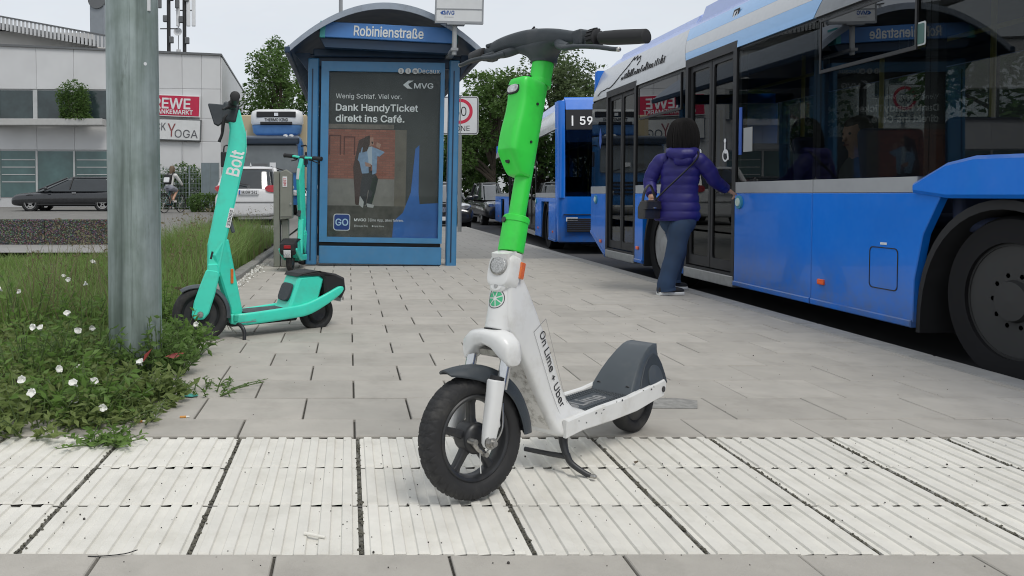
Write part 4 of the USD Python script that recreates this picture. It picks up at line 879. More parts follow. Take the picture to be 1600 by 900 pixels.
# stop sign plate above the roof edge
M_plate = mat('plate_white', (.60, .61, .61), .45, var=.05, vs=4)
M_alu = mat('alu_frame', (.28, .29, .30), .45, .4)
SS = thing('stop_sign', 'white stop plate with a small blue logo on a grey pole before the shelter roof', 'sign', (seen(709, 16, 8.55)[0], 8.55, 0), tilt=(0, 1.2, 0))
def tx(px): return (px - 709) / 1230 * 8.55
def tz(py): return EYE + (303.6 - py) / 1230 * 8.55
part(SS, 'plate', bx(tx(673), tx(745), -.015, .015, tz(36), tz(-60), .004), M_plate)
part(SS, 'plate_frame', cat(bx(tx(671.5), tx(673.5), -.022, .022, tz(38), tz(-62)), bx(tx(744.5), tx(746.5), -.022, .022, tz(38), tz(-62)), bx(tx(671.5), tx(746.5), -.024, .021, tz(39), tz(35.5)), bx(tx(673.5), tx(744.5), -.019, .018, tz(17.5), tz(16)), bx(tx(673.5), tx(744.5), -.019, .018, tz(-2), tz(-3))), M_alu, smooth=False)
part(SS, 'pole', cyl((tx(703.5), .04, tz(86)), (tx(703.5), .04, tz(-62)), .027, n=16), mat('pole_grey', (.33, .34, .34), .5, .3))
part(SS, 'bracket', bx(tx(690), tx(718), -.03, .06, tz(41), tz(38.5)), M_alu)
part(SS, 'wall_clamp', bx(tx(698), tx(709), .0, .6, tz(80), tz(76)), M_alu)
part(SS, 'logo_lettering', place(txt('MVG', .042, True, .002, width=.11), (tx(693.5), -.0155, tz(22.6)), (1, 0, 0), (0, 0, 1)), mat('print_blue', (.03, .09, .30), .5), smooth=False)
part(SS, 'logo_mark', place(flat(Polygon([(-.025, 0), (0, .02), (.03, .02), (.0, .004), (.02, -.02), (-.01, -.018)]), .002), (tx(683), -.0155, tz(22.6)), (1, 0, 0), (0, 0, 1)), mat('print_blue', None), smooth=False)
part(SS, 'destination_lettering', place(txt('59 Ackermannbogen', .05, False, .002, width=.38), (tx(709), -.0155, tz(6)), (1, 0, 0), (0, 0, 1)), M_grey, smooth=False) if False else None
part(SS, 'small_print', bx(tx(686), tx(700), -.0165, -.0155, tz(29.4), tz(28.9)), M_grey)
# ================================================================== turquoise hire scooters
M_turq = mat('turquoise_paint', (.050, .68, .50), .36, var=.04, vs=6, coat=.2, dirt=((.10, .33, .22), .35, 9))
M_turqd = mat('turquoise_dark', (.03, .42, .29), .42, var=.05, vs=6)
M_redl = mat('red_lens', (.35, .012, .02), .25, coat=.6)
B4 = thing('electric_scooter', 'turquoise electric kick scooter parked side-on beside the weeds', 'scooter', (-.84, 4.45, -.02), 180 + 34)
S4 = trimesh.transformations.rotation_matrix(math.radians(-25), (-.25, 0, .97), (-.12, 0, .55)) @ np.diag([.96, 1, .96, 1.0])
S4[:3, 3] += V(0, 0, .0066)
def s4(m):
    m = m.copy(); m.apply_transform(S4); return m
def bz_(*p): return [(-b, z) for b, z in p]
wc = V(0, 0, .165)
w = part(B4, 'front_wheel', s4(wheel(.165, .07, .105, wc, n=90)), M_rub, smooth=True)
part(w, 'rim', s4(lathe([(0, -.02), (.04, -.028), (.06, -.012), (.095, -.014), (.108, -.026), (.108, .026), (.095, .014), (.06, .012), (.04, .028), (0, .02)], wc, n=48)), M_blackm, smooth=40)
w = part(B4, 'rear_wheel', wheel(.115, .065, .07, V(-.767, 0, .117), n=80), M_rub, smooth=True)
part(w, 'rim', lathe([(0, -.02), (.05, -.03), (.066, -.012), (.074, -.024), (.074, .024), (.066, .012), (.05, .03), (0, .02)], (-.767, 0, .117), n=40), M_blackm, smooth=40)
part(B4, 'stem', s4(slab(rpoly(bz_((.045, .40), (.052, .577), (.135, .935), (.188, 1.16), (.202, 1.27), (.19, 1.37), (.265, 1.395), (.300, 1.24), (.302, 1.16), (.286, 1.07), (.215, .79), (.163, .59), (.12, .40)), .012), -.030, .030, .010)), M_turq, smooth=40)
part(B4, 'stem_seam', s4(slab(bz_((.046, .42), (.115, .405), (.118, .41), (.05, .426)), -.032, .032, 0)), M_black)
for s in (1, -1):
    lg = part(B4, 'fork_leg', s4(slab(rpoly(bz_((-.035, .24), (-.05, .165), (-.035, .135), (.02, .135), (.05, .17), (.085, .27), (.11, .36), (.118, .415), (.042, .43), (.0, .33)), .02), .042 * s - .012, .042 * s + .012, .007)), M_turq, smooth=40)
    part(lg, 'axle_nut', s4(cat(cyl((0, .052 * s, .165), (0, .064 * s, .165), .02, .017, 16), cyl((0, .06 * s, .165), (0, .072 * s, .165), .009, n=8))), M_steel)
part(B4, 'fork_bridge', s4(slab(rpoly(bz_((.04, .38), (.12, .38), (.11, .46), (.05, .46)), .01), -.050, .050, .008)), M_turq, smooth=40)
th = np.radians(np.linspace(52, 190, 28)); R = []
for i, a in enumerate(th):
    d = V(math.cos(a), 0, math.sin(a)); rr = .178 + .012 * max(0, 1 - i / 6)
    R.append(np.array([wc + d * (rr - .02 * abs(s) ** 3) + V(0, .041 * s, 0) for s in np.linspace(-1, 1, 9)] + [wc + d * (rr - .005 - .02 * abs(s) ** 3) + V(0, .038 * s, 0) for s in np.linspace(1, -1, 9)]))
part(B4, 'front_mudguard', s4(loft(R)), M_slate2, smooth=45)
part(B4, 'strut', slab(rpoly(bz_((.066, .50), (.13, .60), (.163, .585), (.172, .54), (.252, .16), (.24, .10), (.175, .10), (.165, .19), (.11, .36)), .008), -.034, .034, .010), M_turq, smooth=35)
part(B4, 'side_reflector', rbox((-.178, .0355, .375), (.018, .010, .085), .004), M_orange)
for s in (1, -1):
    rl = part(B4, 'deck_rail', loft(spline(np.array([ring(V(-b, s * yy, z), V(.0 + .0, 0, 1) if b < .6 else V(.3, 0, 1), V(0, 1, 0), h, .014, 20, 3.2) for b, z, h, yy in ((.16, .13, .028, .05), (.22, .128, .034, .078), (.30, .130, .035, .088), (.50, .140, .036, .092), (.62, .150, .036, .095), (.70, .172, .034, .097), (.80, .215, .030, .098), (.875, .252, .024, .097), (.90, .265, .010, .096))]).reshape(9, -1), 4).reshape(-1, 20, 3)), M_turq, smooth=45)
part(B4, 'deck', bx(-.66, -.17, -.082, .082, .115, .158, .006), M_turqd)
part(B4, 'deck_mat', bx(-.56, -.24, -.076, .076, .158, .166, .003), M_slate)
part(B4, 'under_tray', bx(-.60, -.16, -.06, .06, .085, .116, .008), M_black)
cv = part(B4, 'rear_cover', slab(bz_((.515, .165), (.53, .185), (.59, .335), (.60, .352), (.735, .362), (.775, .325), (.73, .18), (.70, .15)), -.088, .088, .016), M_turq, smooth=25)
part(cv, 'heel_pad', loft([ring(V(-.555, 0, .255) + V(.93, 0, .37) * d * -1 * -1 + V(0, 0, 0), V(0, 1, 0), V(-.37, 0, .93), .064 * s, .056 * s, 28, 4) for d, s in ((.0, 1), (.011, 1), (.0135, .95))]), M_slate)
part(B4, 'rear_shell', slab(bz_((.585, .352), (.60, .372), (.72, .382), (.86, .355), (.925, .325), (.935, .25), (.905, .20), (.78, .23), (.772, .328), (.733, .366)), -.092, .092, .014), M_black, smooth=25)
part(B4, 'tail_lamp', bx(-.941, -.928, -.04, .04, .275, .312, .003), M_redl)
pl = part(B4, 'number_plate', T(bx(-.003, .003, -.042, .042, -.045, .045, .002), (-.936, 0, .215), ry=-14), M_stk)
part(pl, 'plate_lettering', place(cat(T(txt('447', .030, True, .001), (0, .018, 0)), T(txt('KBC', .030, True, .001), (0, -.022, 0))), (-.941, 0, .214), (0, -1, 0), (.24, 0, .97)), M_grey, smooth=False)
part(B4, 'kickstand', tube([(-.19, .05, .11), (-.20, .085, .10), (-.205, .115, .085), (-.21, .13, .055), (-.205, .14, .015), (-.225, .165, .012)], [.012, .012, .012, .011, .010, .009], 10, k=5), M_blackm)
# handlebar, display and phone holder
hb0 = V(-.232, 0, 1.40)
part(B4, 'handlebar', s4(tube([hb0 + V(0, -.26, .01), hb0 + V(0, -.12, .006), hb0, hb0 + V(0, .12, .006), hb0 + V(0, .26, .01)], .016, 14)), M_turq)
for s in (1, -1):
    part(B4, 'grip', s4(lathe([(.012, .0), (.026, .004), (.027, .06), (.026, .118), (.029, .122), (.029, .132), (.020, .136), (0, .136)], hb0 + V(0, .15 * s, .008), (0, s, 0), 24)), M_black)
    part(B4, 'brake_lever', s4(tube([hb0 + V(.02, .10 * s, -.01), hb0 + V(.06, .14 * s, -.035), hb0 + V(.07, .22 * s, -.055)], [.010, .008, .006], 8, k=4)), M_black)
    part(B4, 'control_box', s4(rbox(hb0 + V(.012, .115 * s, -.006), (.05, .05, .05), .012)), M_black)
part(B4, 'display', s4(T(rbox((0, 0, 0), (.10, .075, .12), .016), hb0 + V(.025, 0, -.03), ry=-14)), M_slate)
part(B4, 'phone_holder', s4(slab(rpoly(bz_((.075, 1.425), (.185, 1.415), (.19, 1.33), (.135, 1.285), (.11, 1.30)), .008), .01, .035, .005)), M_slate)
part(B4, 'holder_arm', s4(tube([hb0 + V(.02, .02, -.03), hb0 + V(.06, .03, -.07), hb0 + V(.075, .03, -.16), hb0 + V(.095, .03, -.21)], [.014, .012, .009, .010], 8, k=3)), M_black)
sd = V(-.25, 0, .97); su = V(.97, 0, .25)
part(B4, 'lettering', s4(place(txt('Bolt', .075, True, .0012, width=.155), (-.228, .0300, 1.06), sd, su)), M_wtxt, smooth=False)
part(B4, 'letter_dot', s4(place(flat(Point(0, 0).buffer(.008), .0012), (-.262, .0300, 1.052), sd, su)), M_wtxt, smooth=False)
part(B4, 'label', s4(place(flat(Polygon(rrect(-.06, .06, -.013, .013, .003)), .001), (-.188, .0302, .73), sd, su)), M_stk, smooth=False)
part(B4, 'label_lettering', s4(place(txt('230003', .016, True, .001, width=.095), (-.188, .0312, .73), sd, su)), M_ink, smooth=False)
part(B4, 'label', s4(place(flat(Polygon(rrect(-.07, .07, -.02, .02, .004)), .002), (-.300, 0, 1.19), (0, 0, 1), (0, 1, 0))), M_stk, smooth=False)
part(B4, 'lock_box', s4(T(rbox((0, 0, 0), (.022, .05, .12), .006), (-.192, 0, .70), ry=15)), M_slate2)
part(B4, 'cable_hole', s4(slab(bz_((.063, .49), (.075, .487), (.087, .53), (.075, .535)), .0295, .0308, 0)), M_black)
part(B4, 'rail_scuffs', cat([bx(-.30, -.20, .1008, .1016, .110, .116), bx(-.33, -.27, .1008, .1016, .12, .123)]), M_grey, kind='stuff')
copy_of(B4, 'electric_scooter', 'turquoise electric kick scooter seen from behind beside the grey box and the shelter', 'scooter', (-.53, 9.15, 0), math.degrees(math.atan2(.71, .10)), scale=.92)
# ================================================================== pole, cabinet, zone sign, planter wall
rng = np.random.default_rng(5)
M_galv = usdkit.material(stage, '/World/Looks/galvanised', {
    'tc': ('texture_coordinate', {}), 'm1': ('mapping', {'scale': (16, 16, .9)}), 'n1': ('noise_texture', {'scale': 1.0, 'detail': 7.0, 'roughness': .62, 'distortion': .3}),
    'm2': ('mapping', {'scale': (5, 5, 3.5)}), 'n2': ('noise_texture', {'scale': 1.3, 'detail': 6.0, 'roughness': .6}), 'v': ('voronoi_texture', {'scale': 70.0}),
    'r1': ('rgb_ramp', {'ramp': [(.30, (.125, .155, .145)), (.47, (.24, .285, .275)), (.6, (.31, .36, .355)), (.75, (.37, .425, .425))]}),
    'r2': ('rgb_ramp', {'ramp': [(.35, (.74, .78, .72)), (.65, (1.12, 1.12, 1.12))]}), 'mx': ('mix_color', {'blend_type': 'multiply', 'fac': 1.0, 'use_clamp': False}),
    'r3': ('rgb_ramp', {'ramp': [(.60, (0, 0, 0)), (.70, (.6, .6, .6))]}), 'm4': ('mapping', {'scale': (22, 22, 3)}), 'n4': ('noise_texture', {'scale': 1.0, 'detail': 9.0, 'roughness': .75}), 'mx2': ('mix_color', {'b': (.085, .105, .085)}),
    'b': ('bump', {'strength': .25, 'distance': .003}), 'p': ('principled_bsdf', {'metallic': .45, 'roughness': .5})},
    [('tc.object', 'm1.vector'), ('m1.vector', 'n1.vector'), ('n1.fac', 'r1.fac'), ('tc.object', 'm2.vector'), ('m2.vector', 'n2.vector'), ('n2.fac', 'r2.fac'), ('r1.color', 'mx.a'), ('r2.color', 'mx.b'),
     ('tc.object', 'm4.vector'), ('m4.vector', 'n4.vector'), ('n4.fac', 'r3.fac'), ('r3.color', 'mx2.fac'), ('mx.result', 'mx2.a'), ('mx2.result', 'p.base_color'), ('n4.fac', 'b.height'), ('b.normal', 'p.normal')], surface='p.BSDF')
PL = thing('steel_pole', 'thick weathered galvanised steel pole rising out of the weeds', 'pole', (-1.0, 3.68, 0), tilt=(0, -.25, 0))
R = [ring((0, 0, z), V(1, 0, 0), V(0, 1, 0), r, r, 48) for z, r in ((-.05, .1215), (.0, .1215), (1.0, .120), (2.0, .1185), (3.0, .117), (5.5, .113))]
part(PL, 'shaft', loft(R), M_galv, smooth=60)
part(PL, 'weld_seam', tube([(.018, -.120, .05), (.016, -.1185, 1.2), (.019, -.117, 2.2), (.017, -.112, 5.4)], .0035, 8), M_galv)
part(PL, 'pale_sticker', T(bx(.1, .118, -.073, -.060, 0, .10), (-.012, 0, 1.66), rz=-2), M_stk)
part(PL, 'paint_spot', cyl((.080, -.085, 1.418), (.0825, -.088, 1.418), .008, n=9), M_stk)
# utility cabinet
M_cab = mat('cabinet_grey', (.20, .205, .175), .6, var=.08, vs=6, dirt=((.11, .11, .09), .4, 5))
CY = 8.95
cx = lambda p: (p - 443) / 1230 * CY
czz = lambda p: EYE + (303.6 - p) / 1230 * CY
CB = thing('utility_cabinet', 'grey metal utility box on posts in the grass beside the shelter', 'utility box', (cx(443) + seen(443, 300, CY)[0], CY, 0))
part(CB, 'side_post', bx(cx(428), cx(437.5), -.06, .14, 0, czz(268), .008), M_cab)
part(CB, 'box', slab([(cx(438.2), czz(343)), (cx(457), czz(341)), (cx(457), czz(271)), (cx(448), czz(265)), (cx(438.2), czz(269))], -.08, .16, .010), M_cab, smooth=25)
part(CB, 'lower_post', bx(cx(440), cx(451), -.02, .1, 0, czz(343), .006), M_cab)
st_ = part(CB, 'sticker', bx(cx(442.5), cx(449.5), -.0835, -.08, czz(292), czz(276)), M_stk)
part(st_, 'sticker_mark', place(txt('NEST', .028, True, .001, width=.085), (cx(446), -.084, czz(284)), (0, 0, 1), (-1, 0, 0)), mat('sticker_red', (.45, .02, .03), .5), smooth=False)
part(CB, 'lock', cyl((cx(455), -.082, czz(318)), (cx(455), -.095, czz(318)), .012, n=12), M_steel)
part(CB, 'door_seam', bx(cx(439), cx(456.5), -.0815, -.08, czz(339), czz(338)), M_black)
# zone sign on its post
ZY = 17.4
def zone_sign(label, loc, rz=0, h=3.2):
    zz = thing('speed_zone_sign', label, 'sign', loc, rz)
    part(zz, 'post', cyl((0, .03, 0), (0, .03, h), .045, n=16), mat('sign_post', (.24, .25, .25), .5, .3))
    pl = part(zz, 'plate', place(flat(Polygon(rrect(-.40, .40, -.42, .42, .05)), .012), (0, 0, h - .45), (1, 0, 0), (0, 0, 1)), M_plate, smooth=False)
    O = Point(0, 0)
    part(pl, 'border', place(flat(Polygon(rrect(-.385, .385, -.405, .405, .045)).difference(Polygon(rrect(-.37, .37, -.39, .39, .035))), .001), (0, -.0125, h - .45), (1, 0, 0), (0, 0, 1)), M_black, smooth=False)
    part(pl, 'red_ring', place(flat(O.buffer(.275, quad_segs=16).difference(O.buffer(.205, quad_segs=16)), .001), (0, -.0125, h - .36), (1, 0, 0), (0, 0, 1)), mat('sign_red', (.50, .015, .05), .45), smooth=False)
    part(pl, 'number', place(txt('30', .20, False, .001, width=.27), (0, -.0125, h - .36), (1, 0, 0), (0, 0, 1)), M_ink, smooth=False)
    part(pl, 'zone_lettering', place(txt('ZONE', .115, False, .001, width=.42), (0, -.0125, h - .735), (1, 0, 0), (0, 0, 1)), M_ink, smooth=False)
zone_sign('white 30 zone sign half hidden behind the shelter post', (seen(718.5, 300, ZY)[0], ZY, 0), h=EYE + (303.6 - 149) / 1230 * ZY)
# planter wall of washed concrete
M_wash = usdkit.material(stage, '/World/Looks/washed_concrete', {
    'tc': ('texture_coordinate', {}), 'v': ('voronoi_texture', {'scale': 48.0}), 'r': ('rgb_ramp', {'ramp': [(.0, (.30, .28, .25)), (.35, (.16, .15, .13)), (.6, (.05, .048, .04))]}), 'hs': ('mix_color', {'blend_type': 'multiply', 'fac': .6, 'use_clamp': False}),
    'b': ('bump', {'strength': .9, 'distance': .012, 'invert': True}), 'p': ('principled_bsdf', {'roughness': .85})},
    [('tc.object', 'v.vector'), ('v.distance', 'r.fac'), ('r.color', 'hs.a'), ('v.color', 'hs.b'), ('hs.result', 'p.base_color'), ('v.distance', 'b.height'), ('b.normal', 'p.normal')], surface='p.BSDF')
WL = thing('planter_wall', 'low wall of washed pebble concrete behind the pole', 'wall', (-3.55, 11.1, 0))
part(WL, 'wall_block', bx(-2.9, -.75, 0, .14, -.05, .475, .012), M_wash)
part(WL, 'wall_block', bx(-.745, .62, 0, .14, -.05, .472, .012), M_wash)
single('side_path', sheet(-7, -2.6, 9.6, 11.09, .115), mat('side_path_concrete', (.25, .245, .235), .9, var=.1, vs=5), kind='structure')
# distant lamp mast behind the shelter roof
p0 = seen(532.5, 40, 24)
lm = thing('lamp_mast', 'thin grey mast rising behind the shelter roof', 'lamp post', (p0[0], 24, -.16))
part(lm, 'shaft', cyl((0, 0, 0), (0, 0, 8.2), .075, .055, 12), mat('mast_grey', (.28, .29, .30), .5, .4))
part(lm, 'lamp_head', rbox((.0, -.35, 8.25), (.22, .9, .12), .05), mat('mast_grey', None))
# ================================================================== buildings, signs on them, masts
rng = np.random.default_rng(21)
M_clad = mat('metal_cladding', (.56, .565, .57), .55, .0, var=.05, vs=.8, rnd=.03)
M_clad2 = mat('cladding_joint', (.47, .475, .48), .7)
M_cop = mat('roof_coping', (.13, .135, .14), .5, .3)
M_wind = mat('window_dark', (.025, .04, .042), .12, var=.5, vs=1.3, coat=.5)
M_wfr = mat('window_frame', (.42, .43, .43), .5)
M_teal2 = mat('green_glass', (.06, .115, .115), .2, var=.3, vs=1.1, coat=.4)
BY, BZ = 38.0, .2
bx_ = lambda p: (p - 346) / 32.4
bzz = lambda p: EYE + (303.6 - p) / 32.4 - BZ
BD = thing('market_building', 'pale grey metal clad two storey building with shop signs', 'building', (-6.15, BY, BZ), 3.0)
slope = lambda x: -.035 * x
def facade(x0, x1, z0, z1, y=-.06, m=None, nm='wall_panel', top=False):
    g = .006
    P = [(x0 + g, z0 + g), (x1 - g, z0 + g), (x1 - g, z1 - g + (slope(x1) if top else 0)), (x0 + g, z1 - g + (slope(x0) if top else 0))]
    return part(BD, nm, slab(P, y, -.001, .008), m or M_clad, smooth=False)
part(BD, 'wall_core', cat(slab([(-24, 0), (-.02, 0), (-.02, 7.25), (-24, 7.25 + .035 * 24)], 0, .3), slab([(0, 0), (14, 0), (14, 7.25), (0, 7.25)], -.32, -.02, ax='yz')), M_clad2, smooth=False)
vx = [-3.06 * 0 + bx_(p) for p in (346, 316.5, 286.5, 250, 214, 178)]
zz = [0, 1.4, bzz(222), bzz(186), bzz(140), 7.3]
for i in range(5):
    for j in range(5): facade(vx[i + 1], vx[i], zz[j], zz[j + 1], top=(j == 4))
lx = [bx_(178)] + [bx_(178) - 1.75 * k for k in range(1, 11)]
for i in range(10):
    facade(lx[i + 1], lx[i], bzz(142), 7.3, top=True)
    facade(lx[i + 1], lx[i], bzz(235), bzz(189))
    w = part(BD, 'window', bx(lx[i + 1] + .04, lx[i] - .04, .02 - .05, .0 - .012, bzz(187), bzz(144)), M_wind, smooth=False)
    part(w, 'frame', bx(lx[i] - .16, lx[i] + .04, -.07, -.012, bzz(188), bzz(143)), M_wfr, smooth=False)
    w = part(BD, 'glazing', bx(lx[i + 1] + .03, lx[i] - .03, -.03, -.012, .5, bzz(237)), M_teal2, smooth=False)
    part(w, 'frame', bx(lx[i] - .07, lx[i] + .02, -.06, -.012, .4, bzz(236)), M_wfr, smooth=False)
    if i % 2 == 0: part(w, 'grille', cat([bx(lx[i + 1] + .1, lx[i] - .1, -.05, -.035, z, z + .04) for z in (1.2, 1.55, 1.9, 2.25)]), M_wfr, smooth=False)
part(BD, 'window_sill', bx(lx[-1], lx[0], -.14, -.061, bzz(189.5), bzz(187.5)), M_cop, smooth=False)
part(BD, 'coping', slab([(-24, 7.26 + .84), (.05, 7.26), (.05, 7.36), (-24, 7.36 + .84)], -.14, .34), M_cop, smooth=False)
part(BD, 'coping', slab([(-.08, 7.26), (14, 7.26), (14, 7.36), (-.08, 7.36)], -.35, .06, ax='yz'), M_cop, smooth=False)
for k in range(7): part(BD, 'side_panel', bx(.0, .05, .02 + k * 2.0, 1.99 + k * 2.0, .05, 7.2, .006), M_clad, smooth=False)
for p in (286.5, 250): part(BD, 'downpipe', cyl((bx_(p), -.09, 0), (bx_(p), -.09, bzz(224)), .02, n=8), M_clad2)
part(BD, 'flat_roof', bx(-23.9, -.05, .3, 14, 6.9, 7.0), M_cop, smooth=False)
# shop signs (each hangs on the wall)
def sign_at(nm, label, p0, p1, q0, q1, face, rim):
    x0, x1, z0, z1 = bx_(p0), bx_(p1), bzz(q1), bzz(q0); cxx, cz_ = (x0 + x1) / 2, (z0 + z1) / 2
    s = thing(nm, label, 'sign', (-6.15 + cxx * math.cos(math.radians(3)) + .18 * math.sin(math.radians(3)), BY + cxx * math.sin(math.radians(3)) - .18, BZ + cz_), 3.0, tilt=(0, 2.0, 0))
    part(s, 'board', bx(x0 - cxx, x1 - cxx, -.06, .06, z0 - cz_, z1 - cz_, .01), rim, smooth=False)
    part(s, 'face', bx(x0 - cxx + .05, x1 - cxx - .05, -.07, -.06, z0 - cz_ + .05, z1 - cz_ - .05), face, smooth=False)
    return s, cxx, cz_
def word(s, t, p0, p1, py, h, o, m, bold=True):
    x0, x1 = bx_(p0) - o[0], bx_(p1) - o[0]
    part(s, 'lettering', place(txt(t, h, bold, .015, width=x1 - x0, align='l'), (x0, -.07, bzz(py) - o[1]), (1, 0, 0), (0, 0, 1)), m, smooth=False)
M_sred = mat('market_red', (.46, .012, .055), .4)
s, a, b = sign_at('market_sign', 'red shop sign with white letters on the pale building', 212, 315, 149.5, 183, M_sred, M_stk)
word(s, 'REWE', 243, 300, 163, .48, (a, b), M_stk); word(s, 'GETRÄNKEMARKT', 227, 304, 176, .20, (a, b), M_stk)
s, a, b = sign_at('yoga_sign', 'white sign with thin grey letters below the red sign', 212, 316, 186.5, 220, M_plate, M_cop)
M_thin = mat('thin_grey_letters', (.10, .10, .11), .6)
word(s, 'CK', 246, 262, 199, .36, (a, b), M_thin, False); word(s, 'Y', 265, 277, 204, .62, (a, b), mat('thin_red_letter', (.22, .06, .06), .6), False); word(s, 'OGA', 276, 311, 209, .37, (a, b), M_thin, False)
# things on the roof
M_tank = mat('rust_brown_drum', (.13, .09, .085), .7, var=.2, vs=3)
p = seen(275, 94, 41); ro = thing('roof_drum', 'brown round drum on the roof at the foot of the masts', 'tank', (p[0], 41, 6.9))
part(ro, 'drum', cyl((0, 0, 0), (0, 0, 1.05), .5, n=24), M_tank); part(ro, 'drum_rim', cyl((0, 0, 1.05), (0, 0, 1.12), .54, n=24), M_tank)
for k, (px, lab) in enumerate(((264, 'dark antenna mast with clamped boxes, left of the two on the roof'), (288.5, 'antenna mast with pale vertical panels, right of the two on the roof'))):
    p = seen(px, 90, 41.5 + k * .2)
    ma = thing('antenna_mast', lab, 'antenna', (p[0], 41.5 + k * .2, 6.9), group=None)
    part(ma, 'shaft', cyl((0, 0, 0), (0, 0, 6.5), .10, n=12), M_seal)
    for j in range(4):
        z = 2.0 + j * 1.1
        part(ma, 'clamp_box', rbox((.16 * (-1) ** j, -.1, z), (.22, .2, .34), .03), M_cop)
    part(ma, 'cross_arm', cyl((-.45, 0, 2.6 + k), (.45, 0, 2.6 + k), .03, n=8), M_seal)
    for x in ((-.45, .45) if k == 0 else (-.32, .22, .5)): part(ma, 'antenna_panel', rbox((x, -.06, 3.9), (.20, .12, 2.3 if k else .5), .04), M_stk if k else M_cop)
p = seen(279, 80, 42); dm = thing('satellite_dish', 'small white dish and short cylinder between the masts', 'antenna', (p[0], 42, 6.9))
part(dm, 'post', cyl((0, 0, 0), (0, 0, 1.6), .12, n=12), M_stk); part(dm, 'dish', lathe([(0, 0), (.12, .02), (.22, .07), (.22, .09), (0, .03)], (0, -.1, 2.5), (0, -1, .2), 20), M_stk); part(dm, 'thin_rod', cyl((0, 0, 1.6), (0, 0, 4.2), .02, n=6), M_cop)
# white building behind with awning, and its metal chimney
M_rend = mat('white_render', (.52, .51, .49), .8, var=.05, vs=1)
p = seen(172, 100, 46)
HB = thing('white_house', 'white rendered house with an awning behind the grey building', 'building', (p[0], 46, 0), 6)
part(HB, 'wall', bx(-14, 0, 0, 9, 0, 8.2), M_rend, smooth=False)
part(HB, 'upper_wall', bx(-13.5, -1.2, 1.2, 8.5, 8.2, 10.4), M_rend, smooth=False)
part(HB, 'roof', slab([(-14.4, 11.8), (-.9, 9.65), (-.9, 9.85), (-14.4, 12.05)], .4, 9), M_cop, smooth=False)
aw = part(HB, 'awning', slab([(.3, 8.75), (1.25, 9.55), (1.25, 9.62), (.28, 8.82)], -12, -.4, ax='yz'), mat('awning_cloth', (.50, .48, .45), .8), smooth=False)
for k in range(44): part(HB, 'railing_slat', bx(-.3 - k * .22, -.16 - k * .22, -.02, .03, 9.30 + k * .036, 10.0 + k * .036), M_clad2, smooth=False)
part(HB, 'railing_rail', slab([(-.1, 9.98), (-9.9, 11.6), (-9.9, 11.68), (-.1, 10.06)], -.05, .05), M_cop, smooth=False)
for k in range(6): 
    w = part(HB, 'window', bx(-1.6 - k * 2, -.6 - k * 2, -.03, .0, 6.4, 8.0), M_wind, smooth=False)
    part(w, 'frame', bx(-1.14 - k * 2, -1.06 - k * 2, -.05, -.03, 6.4, 8.0), M_wfr, smooth=False)
p = seen(155, 60, 47.5)
ch = thing('chimney_stack', 'square metal chimney with rounded cap above the roofs', 'chimney', (p[0], 47.5, 8.2))
part(ch, 'shaft', bx(-.42, .42, -.4, .4, 0, 3.9, .02), mat('chimney_metal', (.24, .26, .28), .45, .5, var=.1, vs=2)); part(ch, 'cap', lathe([(0, -.5), (.5, -.5), (.5, .5), (0, .5)], (0, 0, 4.15), (0, 1, 0), 24), M_cop)
# house and sign across the road, seen through the bus windows
OH = thing('roadside_house', 'white house across the road seen through the bus windows', 'building', (15.2, 17.5, -.1))
part(OH, 'wall', bx(0, 9, 0, 16, 0, 6.2), mat('bright_render', (.70, .69, .67), .8), smooth=False)
part(OH, 'roof', slab([(-.6, 6.1), (9.6, 6.1), (4.5, 9.5)], -.6, 16.6), mat('roof_tile', (.16, .07, .05), .8), smooth=False)
for k in range(5):
    for z in (.9, 3.7):
        w = part(OH, 'window', bx(-.03, 0, 1.2 + 3 * k, 2.3 + 3 * k, z, z + 1.4), M_wind, smooth=False)
        part(w, 'frame', bx(-.06, -.03, 1.7 + 3 * k, 1.8 + 3 * k, z, z + 1.4), M_wfr, smooth=False)
single('far_pavement', bx(12.5, 15.2, -30, 60, -.3, -.05), M_kerb, kind='structure', smooth=False)
zone_sign('30 zone sign across the road seen through the bus window', (12.8, 18.2, -.05), h=3.45)
